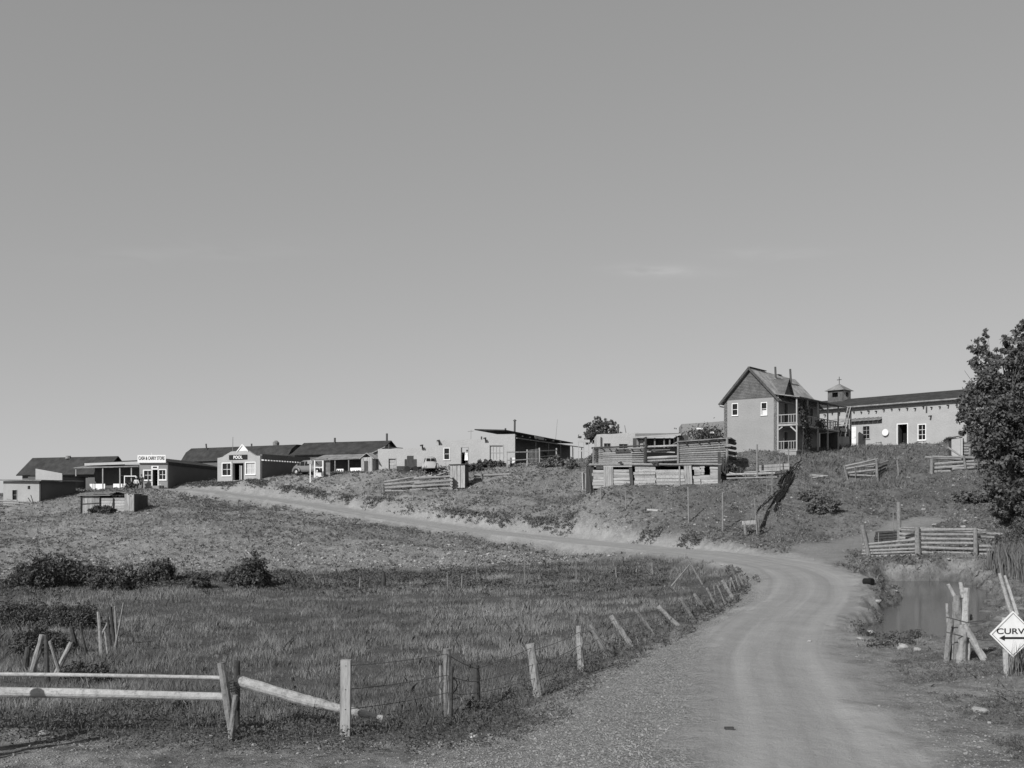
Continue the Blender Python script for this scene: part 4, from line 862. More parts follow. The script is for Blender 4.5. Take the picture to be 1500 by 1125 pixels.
# ------------------------------------------------------------------ cars
def make_car(name, label, loc, rot, paint, group=None):
    c_ = thing(name, label, 'car', loc, rot, group); L_ = 4.5; Wd = 1.6
    prof = [(0,.42,.30),(.05,.75,.35),(.35,.98,.50),(1.15,1.04,.66),(1.45,1.10,.72),(1.9,1.56,.64),(2.4,1.66,.60),(3.0,1.63,.60),(3.6,1.40,.62),(4.1,1.02,.62),(4.4,.70,.5),(4.5,.40,.4)]
    m = MB(); b = 0
    rings = []
    for x, zt, hw_ in prof:
        ring = [(-hw_*1.08, .32), (-hw_*1.12, .62), (-hw_*1.02, min(.98, zt*.92)), (-hw_*.82, zt*.94), (-hw_*.45, zt), (hw_*.45, zt), (hw_*.82, zt*.94), (hw_*1.02, min(.98, zt*.92)), (hw_*1.12, .62), (hw_*1.08, .32)]
        rings.append([(x-L_/2, y, z) for y, z in ring])
    n = 10; V = [v for r in rings for v in r]; Fc = [(i*n+k, i*n+(k+1)%n, (i+1)*n+(k+1)%n, (i+1)*n+k) for i in range(len(rings)-1) for k in range(n)]
    Fc += [tuple(range(n))[::-1], tuple(range((len(rings)-1)*n, len(rings)*n))]
    bo = new_mesh('body', V, Fc, M[paint], c_, True)
    for sy in (-1, 1):
        for xa_, xb_, za_, zb_ in ((1.95, 2.55, 1.05, 1.47), (2.65, 3.2, 1.05, 1.47), (3.28, 3.62, 1.08, 1.34)):
            m = MB(); m.add([(xa_-L_/2, sy*.675, za_), (xb_-L_/2, sy*.675, za_), (xb_-L_/2-.06, sy*.575, zb_), (xa_-L_/2+.05, sy*.575, zb_), (xa_-L_/2, sy*.60, za_), (xb_-L_/2, sy*.60, za_), (xb_-L_/2-.06, sy*.5, zb_), (xa_-L_/2+.05, sy*.5, zb_)], [(0,1,2,3),(4,5,6,7),(0,1,5,4),(1,2,6,5),(2,3,7,6),(3,0,4,7)]); m.build('side_window', M['glass'], c_)
        for xf in (.75, 3.65):
            m = MB(); pts = [(xf-L_/2+.48*math.cos(a), sy*.74, .36+.44*math.sin(a)) for a in np.linspace(-.1, math.pi+.1, 9)]; m.tube(pts, [.13]*9, 8); m.build('fender', M[paint], c_, True)
            m = MB(); m.tube([(xf-L_/2, sy*.66, .34), (xf-L_/2, sy*.80, .34)], [.34, .34], 18); wl = m.build('wheel', M['rubber'], c_); m = MB(); m.tube([(xf-L_/2, sy*.80, .34), (xf-L_/2, sy*.825, .34)], [.17, .13], 14); m.build('hub_cap', M['metal'], wl)
    m = MB(); m.add([(1.50-L_/2,-.5,1.12),(1.50-L_/2,.5,1.12),(1.82-L_/2,.45,1.5),(1.82-L_/2,-.45,1.5),(1.56-L_/2,-.5,1.10),(1.56-L_/2,.5,1.10),(1.9-L_/2,.45,1.46),(1.9-L_/2,-.45,1.46)], [(0,1,2,3),(7,6,5,4),(0,4,5,1),(1,5,6,2),(2,6,7,3),(3,7,4,0)]); m.build('windshield', M['glass'], c_)
    for sy in (-.24, .24): m = MB(); m.add([(3.78-L_/2,sy-.2,1.10),(3.78-L_/2,sy+.2,1.10),(3.60-L_/2,sy+.18,1.36),(3.60-L_/2,sy-.18,1.36),(4.10-L_/2,sy-.2,1.12),(4.10-L_/2,sy+.2,1.12),(3.76-L_/2,sy+.18,1.40),(3.76-L_/2,sy-.18,1.40)], [(0,1,2,3),(7,6,5,4),(0,4,5,1),(1,5,6,2),(2,6,7,3),(3,7,4,0)]); m.build('rear_window', M['glass'], c_)
    for sy in (-.5, .5): m = MB(); m.tube([(.30-L_/2, sy, .82), (.08-L_/2, sy, .82)], [.09, .13], 12); m.build('headlight', M['metal'], c_)
    return c_
p = gp(455, 113.5); p.z -= .05; make_car('parked_car', 'dusty rounded sedan parked in shade right of the pool hall', p, math.pi+R(-28), 'car')
p = gp(630, 110.5); make_car('parked_car', 'pale sedan seen from behind close against the adobe house wall', Vector((p.x, 110.5, AD.O.z-.75)), R(-84), 'car_pale')
p = gp(603, 111.5); wg = thing('box_wagon', 'dark boxy wagon body standing by the adobe house', 'wagon', p, R(8))
m = MB(); m.box(-.75,.55,-.5,.6,.35,1.25); m.build('box', M['board_dark'], wg); m = MB(); m.box(-.5,.2,-.45,.5,1.25,1.62); m.build('cab', M['board_dark'], wg); m = MB(); m.box(-1.6,-.76,-.3,.5,.1,.5); m.build('platform', M['board_dark'], wg)
for x_ in (-.5, .4): m = MB(); m.tube([(x_,-.5,.2),(x_,-.6,.2)], [.3,.3], 14); m.build('wheel', M['rubber'], wg)
# ------------------------------------------------------------------ left group
LH = longhouse('long_dark_house', 'long dark roofed house with shaded wall at the far left', 150, 121, 20, 12.2, 4.2, 5.6, 2.9, 4.7, over=.5)
m = MB(); m.tube([(5.3,1.9,4.5),(5.3,1.9,4.85)], [.35,.3], 8); m.build('chimney', M['roof_mid'], LH.root)
FF = Bld('false_front_building', 'building with plain white sloping false front at the far left', 'building', 91, 113.5, 2, 3.0, 5.3); f0_ = FF.root
zt_a = FF.front(55, 686.5)[1]; zt_b = FF.front(90, 693.5)[1]
m = MB(); m.prism([(0,-1.5),(3.0,-1.5),(3.0,zt_b),(0,zt_a)], 'y', 0, .15); m.build('false_front', M['adobe_pale'], f0_); MB().box(.1,2.9,.15,6,-1.5,zt_b-.3).build('wall', M['adobe_dark_shade'], f0_); m = MB(); m.slab([(-.8,.3,zt_b-.2),(3.1,.3,zt_b-.2),(3.1,6.2,zt_b-.2),(-.8,6.2,zt_b-.2)], .1); m.build('roof', M['roof'], f0_); MB().box(-.9, 0.0, .1, 5, -1.5, zt_b-.35).build('wall', M['adobe_dark_shade'], f0_)
AS = Bld('adobe_shed', 'small square adobe shed with flat overhanging roof at the left edge', 'shed', 57.5, 104.5, 12, 4.2, 4.6); as0 = AS.root
zt_ = AS.front(45, 704.5)[1]
wall(as0, M['adobe'], 0, 4.2, -1.5, zt_, [(2.85,3.15,zt_-.85,zt_-.5), (1.1,1.6,.3,1.3)], th=.3, wob=0); wall(as0, M['adobe_dark_shade'], .3, 6, -1.5, zt_, [], face='R', W=4.2, th=.3); wall(as0, M['adobe'], .3, 6, -1.5, zt_, [], face='L', th=.3); MB().box(.3,3.9,5.7,6,-1.5,zt_).build('wall', M['adobe'], as0)  # right wall in darker adobe, a painted shaded side
m = MB(); m.slab([(-.4,-.45,zt_+.18),(4.75,-.45,zt_+.10),(4.9,6.3,zt_+.18),(-.4,6.3,zt_+.25)], .12); m.build('roof', M['roof_mid'], as0); window(as0, 1.1,1.6,.3,1.3, nx=1, nz=2, fm='board', cas=.05); MB().box(.4,3.8,1,1.1,-1,zt_-.2).build('inner_wall', M['dark'], as0)
m = MB(); m.log((4.3,.1,-1),(4.32,.05,zt_+.1), .08, .08, .004, 3); m.build('corner_post', M['log_dark'], as0)
# porch building between
PB = Bld('porch_house', 'low porch building with pale strip eave and white porch wall left of the store', 'building', 206, 117, 8, 6.4, 5.9); pb = PB.root
fr = PB.front; zt_ = fr(180, 683)[1]; wall(pb, M['adobe_dark_shade'], -.5, 6.3, -1.5, zt_, [(2.8,3.5,0,1.9)], off=2.2, th=.3); MB().box(-.5, 6.3, 2.5, 7, -1.5, zt_).build('wall', M['adobe_dark_shade'], pb)
door(pb, 2.8,3.5,0,1.9, fm='board', leafm='board_dark', off=2.2)
m = MB(); m.slab([(-1.2,.9,zt_+.35),(6.4,.9,zt_+.5),(6.4,6,zt_+1.1),(.2,6,zt_+.9)], .12); m.build('roof', M['roof'], pb)
m = MB(); m.slab([(-1.6,-.4,zt_-.15),(6.3,-.4,zt_-.02),(6.3,2.2,zt_+.28),(-1.6,2.2,zt_+.22)], .08); m.build('porch_roof', M['roof_mid'], pb); m = MB(); m.beam((-.9,.75,zt_+.27),(6.2,.7,zt_+.45),.1,.28); m.build('eave_strip', M['adobe_pale'], pb)
for x_ in (-1.4, 1.9, 4.0, 5.4): m = MB(); m.beam((x_,-.2,-1),(x_,-.2,zt_-.12),.12,.12); m.build('column', M['board'], pb)
for a_, b_ in ((.0,.35),(.45,.6),(.7,1.9),(2.9,4.5)): m = MB(); m.box(a_+.1,b_+.1,.1,.18,-.9,.95); m.build('low_wall', M['whitewash'], pb)
m = MB(); m.beam((-3.0,-.6,.9),(-.6,-.8,-.1),.09,.09); m.beam((-3.0,-.6,-.6),(-3.0,-.6,.95),.1,.1); m.beam((3.6,-.8,-.1),(4.8,-.6,.75),.08,.08); m.build('stair_rail', M['board'], pb)
m = MB(); m.box(4.65,6.1,-.5,-.42,1.75,1.85); m.box(4.65,4.75,-.5,-.42,-.6,1.75); m.build('gate_frame', M['white'], pb)
# ------------------------------------------------------------------ dug-in plank shed on the slope
hp = hit(196, 750, 60)
DS = Bld('dugout_shed', 'low plank shed with sod roof dug into the left slope', 'shed', 196.5, hp.y, 3, 5.15, hp.z); d0_ = DS.root; fr = DS.front
ztl = fr(115, 725)[1]; ztr = fr(195, 724)[1]; zlow = -1.0
f_ = fmap('F', 0, 5.15); xa_ = fr(146.5, 740)[0]; xb_ = fr(182.5, 740)[0]
m = MB(); plank_lines(m, f_, .05, xa_, -.9, ztl, 13); m.build('wall', M['board'], d0_)
m = MB(); plank_lines(m, f_, xb_, 5.15, -.9, ztr, 8); m.build('wall', M['board'], d0_)
m = MB(); plank_lines(m, f_, xa_, xb_, .02, fr(160, 729)[1], 5, horiz=True); m.build('low_wall', M['log_pale'], d0_)
m = MB(); m.box(5.06,5.15,.04,3.2,-.8,ztr-.05); m.build('wall', M['board_dark'], d0_); m = MB(); m.box(.0,.1,.04,3.2,-.8,ztl-.05); m.box(.1,5.05,3.1,3.2,-.8,ztl-.05); m.build('wall', M['board_dark'], d0_)
for x_ in (.02, xa_, 3.15): m = MB(); m.log((x_,-.09,-1.0),(x_+.02,-.09,(ztl if x_ < 3 else 1.3)), .07, .06, .004, 3); m.build('post', M['log_dark'], d0_)
m = MB(); m.beam((.1,-.06,.75),(xa_,-.06,.85),.05,.07); m.build('batten', M['board_dark'], d0_); m = MB(); m.log((2.2,-.7,-.9),(3.0,-.15,1.1), .03,.025,.004,3); m.build('stake', M['log_pale'], d0_)
V = []; nx_ = 14; ny_ = 6; m = MB(); q = []
for j in range(ny_+1):
    for i in range(nx_+1): x_ = -.25+5.2*.62*i/nx_*1.0; y_ = -.3+3.8*j/ny_; q.append((x_, y_, ztl+.03+.16*math.sin(math.pi*j/ny_)+.07*random.random()+.03*i/nx_))
m.add(q, [(j*(nx_+1)+i, j*(nx_+1)+i+1, (j+1)*(nx_+1)+i+1, (j+1)*(nx_+1)+i) for j in range(ny_) for i in range(nx_)]); m.box(-.25,2.95,-.3,3.5,ztl-.08,ztl+.02); m.build('roof', M['sod'], d0_)
m = MB()
for k in range(16): x_ = 2.6+k*.16; m.log((x_,-.05+random.uniform(-.1,.3),ztl-.1),(x_+random.uniform(-.5,.5),3.3,ztl+.12), .05,.04,.02,3)
m.build('roof_pole', M['log_dark'], d0_)
# ------------------------------------------------------------------ big two-tier log barn
BB = Bld('log_barn', 'big weathered two tier log barn patched with planks on the slope', 'barn', 1055, 85.0, -1, 10.6, 5.75); b0_ = BB.root; fr = BB.front; Wb = 10.6
z1 = fr(960, 679.5)[1]
def logwall(name, x0, x1, z0, z1a, z1b, n, y, r_over=.0, mat='log', ends=.15, jit=.0):
    m = MB()
    for k in range(n):
        t0 = (k+.5)/n; za = z0+(z1a-z0)*t0; zb = z0+(z1b-z0)*t0; r = (z1a-z0)/n*.5*random.uniform(.88, 1.0)
        m.log((x0-random.uniform(0, ends), y+random.uniform(-.03,.03), za), (x1+random.uniform(0, ends), y+random.uniform(-.03,.03), zb+random.uniform(-jit,jit)), r, r*random.uniform(.85, 1), .003, 5, .1)
    return m.build(name, M[mat], b0_)
# lower tier: planks laid lengthwise in panels of uneven height
m = MB(); f_ = fmap('F', 0, Wb)
segs = [(869,886,0),(896,913,0),(913,922,1),(928,958,0),(960,998,0),(1014,1025,1),(1025,1053,2)]
def hplanks(px0, px1, za, zb, n, mat, y=0.0):
    m = MB(); a = fr(px0, 700)[0]; b = fr(px1, 700)[0]
    for i in range(n):
        z0_ = za+(zb-za)*i/n; z1_ = za+(zb-za)*(i+1)/n
        m.beam((a+random.uniform(-.08,.08), y+random.uniform(-.03,.02), (z0_+z1_)/2+random.uniform(-.03,.03)), (b+random.uniform(-.08,.08), y+random.uniform(-.03,.02), (z0_+z1_)/2+random.uniform(-.03,.03)), .05, (z1_-z0_)*random.uniform(.86,.99))
    return m.build('wall', M[mat], b0_)
hplanks(868, 886, -.1, 1.45, 6, 'board_h'); hplanks(897, 925, -.1, 1.5, 7, 'board_h'); hplanks(929, 960, -.1, 1.75, 8, 'log_pale'); hplanks(960.5, 1003, -.05, 1.5, 6, 'log_pale'); hplanks(1016, 1026, 0, 1.75, 7, 'board_h')
hplanks(1026, 1055, -.05, 1.05, 6, 'board_h', -.08); hplanks(1026, 1031, 1.05, 1.8, 4, 'board'); hplanks(1040, 1055, 1.05, 1.75, 3, 'board_h')
def vboard(px0, px1, py0, py1, mat, y=-.08, lean=0, n=1):
    a, za = fr(px0, py1); b, zb = fr(px1, py0); m = MB()
    for k in range(n):
        x0_ = a+(b-a)*k/n; x1_ = a+(b-a)*(k+1)/n-.015
        m.add([(x0_,y-.03,za),(x1_,y-.03,za),(x1_+lean,y-.03,zb),(x0_+lean,y-.03,zb),(x0_,y+.02,za),(x1_,y+.02,za),(x1_+lean,y+.02,zb),(x0_+lean,y+.02,zb)], [(0,1,2,3),(7,6,5,4),(0,4,5,1),(1,5,6,2),(2,6,7,3),(3,7,4,0)])
    return m
vboard(884, 898, 684, 713, 'board', n=5).build('door', M['board'], b0_)
vboard(923, 928, 685, 712, 'board_dark', lean=-.12).build('leaning_board', M['board_dark'], b0_)
vboard(1003, 1014, 679, 713, 'board', y=-.12, lean=-.1, n=3).build('tin_sheet', M['board'], b0_)
vboard(873, 884, 682, 687, 'board_dark').build('patch_board', M['board_dark'], b0_)
vboard(994, 996, 680, 712, 'board').build('batten', M['board'], b0_)
vboard(1051, 1055.5, 662, 714, 'board_dark', y=-.14).build('leaning_board', M['board_dark'], b0_)
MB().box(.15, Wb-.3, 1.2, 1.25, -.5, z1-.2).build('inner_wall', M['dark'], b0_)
m = MB(); m.box(-.1,.1,.0,5,-1,z1-.1); m.box(Wb-.1,Wb+.05,.1,5,-1,z1-.1); m.build('wall', M['log_dark'], b0_)
# deck between the tiers with log ends
m = MB()
for k in range(4): m.log((-.3+k*2.6,-.1,z1-.08+.02*k),(3.0+k*2.55,-.12,z1-.06), .10,.09,.006,4)
m.build('deck_beam', M['log'], b0_)
m = MB(); m.slab([(-.1,-.15,z1+.02),(Wb,-.15,z1+.04),(Wb,2.9,z1+.10),(-.1,2.9,z1+.06)], .08); m.build('deck', M['sod'], b0_)
for px in (909, 956, 961): x_, z_ = fr(px, 678); m = MB(); m.log((x_,1,z_),(x_,-.35,z_), .12,.12,0,2); m.build('beam_end', M['log_dark'], b0_)
# upper tier, set back
YU = 2.6
def fu(px, py): return BB.front(px, py, YU)
xl0, zl0 = fu(871.5, 676.5); xl1, zl1 = fu(944.5, 654.5); zl_top0 = fu(872, 657.5)[1]
logwall('log_wall', xl0, xl1, z1+.05, zl_top0, zl1, 8, YU, ends=.05)
m = MB(); m.log((xl0-.3,YU-.1,zl_top0+.06),(xl1+.2,YU-.1,zl1+.12), .08,.07,.003,5); m.build('top_log', M['log_dark'], b0_)
for px in (872, 883, 893, 903, 914, 925, 937): x_, z_ = fu(px, 658.5); m = MB(); m.log((x_,YU+.4,z_+.08+.0),(x_,YU-.28,z_), .06,.06,0,2); m.build('roof_pole', M['log_dark'], b0_)
vboard_ = fu(901, 663); vb2 = fu(923, 659); m = MB(); m.box(vboard_[0], vb2[0], YU-.16, YU-.12, vboard_[1], vb2[1]); m.build('patch_board', M['board_dark'], b0_)
for px, pyt in ((869, 656), (945.5, 640), (993, 641)): x_, z_ = fu(px, 677); zt2_ = fu(px, pyt)[1]; m = MB(); m.log((x_,YU-.12,z_-.2),(x_,YU-.12,zt2_), .10,.09,.003,3); m.build('post', M['log_dark' if px > 944 and px < 946 else 'log_v'], b0_)
for px in (873.5, 944): x_, z_ = fu(px, 677); m = MB(); m.log((x_,YU-.15,z_),(x_,YU-.15,fu(px,656)[1]), .09,.09,.002,3); m.build('corner_post', M['log_dark'], b0_)
# open bay
x_, z_ = fu(948, 672); x2_, z2_ = fu(993, 672)
for py, mt, r in ((653.5,'log_pale',.10),(670,'board_h',.13),(674.5,'log',.10)): m = MB(); m.log((x_,YU,fu(948,py+1)[1]),(x2_,YU,fu(993,py-1)[1]), r, r*.9, .003, 4); m.build('rail', M[mt], b0_)
m = MB(); m.log((x_,YU+.5,fu(948,659.5)[1]),(x2_-.6,YU+.5,fu(980,658.5)[1]), .05,.05,.01,4); m.log((x_,YU+.9,fu(948,661)[1]),(x2_-.2,YU+.3,fu(990,662.5)[1]), .04,.05,.01,4); m.build('pole', M['log_pale'], b0_)
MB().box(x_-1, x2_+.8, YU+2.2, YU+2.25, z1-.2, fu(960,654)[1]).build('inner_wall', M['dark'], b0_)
# right crib
xr0, zr0 = fu(995, 679); xr1, zr1 = fu(1062, 642.5); zr_top0 = fu(996, 648.5)[1]
logwall('log_wall', xr0, xr1, z1+.05, zr_top0, zr1, 11, YU-.05, ends=.12)
m = MB(); m.slab([(xr0-.2,YU-.35,zr_top0+.12),(xr1+.4,YU-.35,zr1+.10),(xr1+1.9,YU+4.0,zr1+.12),(xr0-.2,YU+4.8,zr_top0-.05)], .1); m.build('roof', M['roof_mid'], b0_)
for px in (1004, 1022, 1036, 1050): x_, z_ = fu(px, 0); m = MB(); zt2_ = zr_top0+(zr1-zr_top0)*(x_-xr0)/(xr1-xr0); m.log((x_,YU+.5,zt2_-.02),(x_,YU-.42,zt2_-.10), .07,.07,0,2); m.build('roof_pole', M['log_dark'], b0_)
m = MB()
for k in range(12): z_ = -1.2+(zr1+1.2)*(k+.5)/12; m.log((xr1+.08,YU+.05,z_),(xr1+1.75,YU+3.7,z_+.05), .16,.15,.004,5)
m.build('log_wall', M['log_dark'], b0_)  # shaded side of the crib: logs coloured darker than the front
m = MB(); m.log((xr1+.1,YU-.3,-.9),(xr1+.12,YU-.28,zr1+.1), .12,.10,.004,4); m.build('corner_post', M['log_v'], b0_)
m = MB(); m.box(xr1-.1,xr1+.35,YU-.55,YU-.2,fu(1065,655)[1],fu(1065,651)[1]); m.build('bracket', M['log'], b0_)
m = MB()
for k in range(14): m.log((xr1-random.uniform(0,.5),YU-random.uniform(.2,1.4),-.8),(xr1+random.uniform(-.4,.2),YU-random.uniform(0,.9),random.uniform(.6,2.9)), .05,.04,.02,3)
m.build('leaning_pole', M['log_dark'], b0_)
# left edge leaning slab & stub
m = MB(); m.log((-.15,-.1,-.5),(-.35,-.05,1.5), .09,.08,.01,3); m.build('corner_post', M['log_dark'], b0_)
bp = hit(857, 716, 60); lp = thing('leaning_slab', 'wide weathered slab board leaning beside the left end of the log barn', 'board', bp)
m = MB(); m.add([(-.12,0,-.3),(.62,.1,-.3),(.45,.15,1.35),(-.22,.05,1.45),(-.12,.08,-.3),(.62,.18,-.3),(.45,.23,1.35),(-.22,.13,1.45)], [(0,1,2,3),(7,6,5,4),(0,4,5,1),(1,5,6,2),(2,6,7,3),(3,7,4,0)]); m.build('plank', M['board'], lp); m = MB(); m.log((-.2,-.1,-.3),(-.25,-.1,1.5),.08,.07,.01,3); m.build('post', M['log_pale'], lp)

# ------------------------------------------------------------------ canopy shed behind the barn
CB = Bld('canopy_shed', 'open fronted plank shed with pale fascia behind the log barn', 'shed', 995.5, 92.5, 0, 3.9, 8.6); cb = CB.root; fr = CB.front
zt_ = fr(960, 639)[1]; m = MB(); m.slab([(-.1,-.4,zt_-.1),(3.95,-.4,zt_+.18),(4.8,3.5,zt_+.55),(.3,3.5,zt_+.5)], .12); m.build('roof', M['roof_mid'], cb)
m = MB(); m.beam((-.1,-.44,zt_-.12),(3.95,-.44,zt_+.12),.05,.14); m.build('fascia', M['adobe_pale'], cb)
for x_ in (.15,.7,1.65,2.5,3.0,3.8): m = MB(); m.beam((x_,0,-1.5),(x_,0,zt_-.15),.12,.12); m.build('post', M['log_v'], cb)
MB().box(0,3.8,2.6,2.7,-1.5,zt_).build('inner_wall', M['board_dark'], cb); m = MB(); m.box(3.9,4.7,0,3.2,-1,zt_+.1); m.build('side_wall', M['board_dark'], cb); m = MB(); m.box(.05,.6,.1,.16,-.5,zt_-.3); m.build('panel', M['board'], cb)
# pale adobe block left behind barn
AB = Bld('adobe_block', 'pale flat adobe block with stove pipe behind the left end of the log barn', 'building', 936, 97, 2, 4.0, 8.4); ab = AB.root; fr = AB.front
zt_ = fr(905, 636.5)[1]; h1 = fr(885,649.5); h1b = fr(894,656); h2 = fr(907,650.5); h2b = fr(919,657)
wall(ab, M['adobe_pale'], 0, 4.0, -2, zt_, [hh(h1,h1b), hh(h2,h2b)], wob=.03, top=lambda x: .05*x); wall(ab, M['adobe_pale'], .35, 5, -2, zt_, [], face='L'); wall(ab, M['adobe_pale'], .35, 5, -2, zt_, [], face='R', W=4.0); MB().box(.2,3.8,.3,5,zt_-.4,zt_-.2).build('roof', M['sod'], ab); MB().box(.3,3.7,1.4,1.45,-1,zt_-.45).build('inner_wall', M['dark'], ab)
window(ab, *hh(h1,h1b), nx=2, nz=1, fm='board', cas=.04); window(ab, *hh(h2,h2b), nx=2, nz=1, fm='board', cas=.04); pipe_(ab, (2.1,1,zt_-.3), 1.35, .10); m = MB(); m.tube([(3.0,1.5,zt_-.3),(2.75,1.5,zt_+1.0)], [.05,.03], 5); m.build('pole', M['log_v'], ab); m = MB(); m.box(.35,.47,-.12,-.02,.4,zt_-.25); m.build('downpipe', M['board_dark'], ab)
# adobe block right behind barn with ramada
AR = Bld('ramada_house', 'grey flat topped adobe with leafy ramada between log barn and tall house', 'building', 1062, 103, 6, 4.3, 9.2); ar = AR.root; fr = AR.front; zt_ = fr(1030, 620.5)[1]
wall(ar, M['adobe_grey'], 0, 4.3, -2, zt_, [], wob=.04, top=lambda x: .05*x); wall(ar, M['adobe_grey'], .35, 5, -2, zt_, [], face='L'); wall(ar, M['adobe_grey'], .35, 5, -2, zt_, [], face='R', W=4.3); MB().box(.3,4,.3,5,zt_-.3,zt_-.15).build('roof', M['sod'], ar)
m = MB(); m.beam((.6,-2.2,zt_-.95),(3.6,-2.2,zt_-.85),.12,.12); m.beam((.9,-2.3,zt_-.8),(.9,0,zt_-.7),.1,.1); m.beam((2.4,-2.3,zt_-.8),(2.4,0,zt_-.7),.1,.1); m.beam((3.5,-2.3,zt_-.8),(3.5,0,zt_-.7),.1,.1); m.build('ramada_beam', M['board_dark'], ar)
for x_ in (1.05,3.5): m = MB(); m.beam((x_,-2.2,-1.5),(x_,-2.2,zt_-1.0),.14,.14); m.build('ramada_post', M['log_v'], ar)
m = MB(); m.box(1.9,2.9,-2.3,-2.25,zt_-2.2,zt_-1.75); m.build('frame', M['board'], ar); m = MB(); m.box(1.3,1.9,-2.3,-2.2,zt_-.75,zt_-.6); m.box(2.5,3.0,-2.35,-2.25,zt_-1.15,zt_-1.0); m.build('board', M['white'], ar)
rv = thing('ramada_vine', 'dark tangled vine hanging over the ramada beside the tall house', 'vine', AR.loc(2.2,-2.0,.5), -AR.r)
q = rng.normal(size=(1500,3))*np.array([1.0,.35,.5])+np.array([.2,.0,zt_-1.9]); tri_cloud('foliage', q, rng.uniform(.08,.2,1500), M['bush'], rv); m = MB(); m.log((0,0,-1.5),(.4,0,zt_-2),.04,.02,.03,4); m.build('stem', M['bark'], rv)

# ------------------------------------------------------------------ log rail fences and corrals
def px3(px, py, d): return P(px, py, d)
def rails(root, lst, mat='log', name='rail'):
    """lst: (px0,py0,d0,px1,py1,d1,r)"""
    o = root.location
    for a in lst:
        m = MB(); m.log(px3(*a[0:3])-o, px3(*a[3:6])-o, a[6], a[6]*random.uniform(.75,.95), .006, 7, .22); m.build(name, M[mat if len(a) < 8 else a[7]], root)
def posts(root, lst, mat='log_v'):
    """lst: (px,py_base,px_top,py_top,d,r)"""
    o = root.location
    for a in lst:
        b = px3(a[0], a[1], a[4]); t_ = px3(a[2], a[3], a[4]); dn = (t_-b).normalized(); m = MB(); m.log(b-dn*.4-o, t_-o, a[5], a[5]*.85, .008, 5, .2); m.build('post', M[mat if len(a) < 7 else a[6]], root)
# corral on the right: rails from a measured depth
q = hit(1272, 816, 40); d = q.y
CR = thing('rail_corral', 'long pale stacked rail corral fence beside the side track and pond', 'fence', q)
dl = d; dm = d-.5; dr = d-1.0
L_ = []
for k, (ya, yb) in enumerate([(798,790),(802.5,797),(807,803.5),(811.5,808),(815.5,813.5),(818,817.5)]): L_.append((1259+random.uniform(0,6), ya, dl, 1346, yb, dm, .075*random.uniform(.85,1.1)))
for k, (ya, yb) in enumerate([(777,775.5),(783,783),(789.5,790),(795.5,796),(801.5,804),(809,810.5),(815,814)]): L_.append((1341, ya, dm+.05, 1432, yb, dr, .09*random.uniform(.85,1.1)))
for k, (ya, yb) in enumerate([(800,801.5),(805.5,807),(811.5,813),(816,817)]): L_.append((1428, ya, dr+.1, 1520, yb, dr-.6, .085*random.uniform(.9,1.1)))
for k, (ya, yb) in enumerate([(773,777),(776.5,780)]): L_.append((1320, ya, dm+.6, 1444, yb, dr+.4, .06))
for k, (ya, yb) in enumerate([(780,783),(786,788)]): L_.append((1425, ya, dr+.5, 1470, yb, dr+.5, .08))
for k, (ya, yb) in enumerate([(775,778.5),(782,784.5),(788,789)]): L_.append((1318, ya, dm+1.6, 1342, yb, dm+.8, .09))
rails(CR, L_)
posts(CR, [(1273,818,1263,769,dl-.12,.13),(1344.5,818,1343.5,772,dm-.15,.16),(1429.5,818,1428.5,774,dr-.15,.12),(1317.5,790,1316.5,735,dm+1.8,.14)])
rails(CR, [(1283,781,d+2.6,1315,779,d+2.4,.10,'log_dark'),(1282,785,d+2.6,1315,783,d+2.4,.10,'log_dark'),(1281,789,d+2.6,1315,787,d+2.4,.10,'log_dark'),(1281,793,d+2.6,1314,790,d+2.4,.09,'log_dark')])
q = hit(1309, 778, 50); tp_ = thing('thin_pole', 'thin pole standing behind the corner post of the rail corral', 'pole', q); m = MB(); m.log((0,0,-.3),(-.02,0,(HY-750)/F*q.y+CZ-q.z),.035,.03,.004,4); m.build('shaft', M['log_v'], tp_)
q = gp(1287, d+2.0); tp_ = thing('thin_pole', 'short thin pole in front of the dark end of the corral', 'pole', q); m = MB(); m.log((0,0,-.3),(0,0,1.1),.035,.03,.004,4); m.build('shaft', M['log_v'], tp_)
q = gp(1262, d+.2); tp_ = thing('forked_branch', 'bare forked branch standing at the left end of the corral', 'branch', q)
m = MB(); m.log((.1,0,-.2),(-.05,0,1.6),.04,.02,.02,4); m.log((.5,0,.3),(.25,0,1.4),.03,.015,.03,4); m.build('stick', M['log_v'], tp_)
# left-centre log corral with privy
q = hit(565, 722, 80); d = q.y
LC = thing('log_corral', 'bright stacked log corral below the adobe house', 'fence', q)
L_ = []
for ya, yb in [(706,698),(710,705),(715,711.5),(719,719)]: L_.append((562.5, ya, d, 612+random.uniform(-6,8), yb, d-.3, .13*random.uniform(.8,1.1)))
for ya, yb in [(701,697.5),(708,704),(713,709.5),(718,715),(724.5,718)]: L_.append((600+random.uniform(-8,8), ya, d-.3, 661, yb, d-.6, .14*random.uniform(.85,1.1)))
for ya, yb in [(717.5,719),]: L_.append((658, ya, d-.8, 690, yb-1, d-.6, .12))
rails(LC, L_)
for k in range(6): py = 698+k*4.2; m = MB(); m.log(px3(659,py,d+.5)-q, px3(661.5,py+1,d-1.1)-q, .13,.12,.003,3); m.build('rail', M['log_pale'], LC)
m = MB(); m.log(px3(689,715,d+.6)-q, px3(688,717,d-1.1)-q, .2,.18,.003,3); m.build('rail', M['log_pale'], LC)
posts(LC, [(561.5,722,561,708,d-.2,.06)])
rails(LC, [(662,705,d-.1,690,706,d+1.0,.12),(662,711,d-.1,690,712,d+1.0,.12)])
q2 = hit(673, 716, 80); 
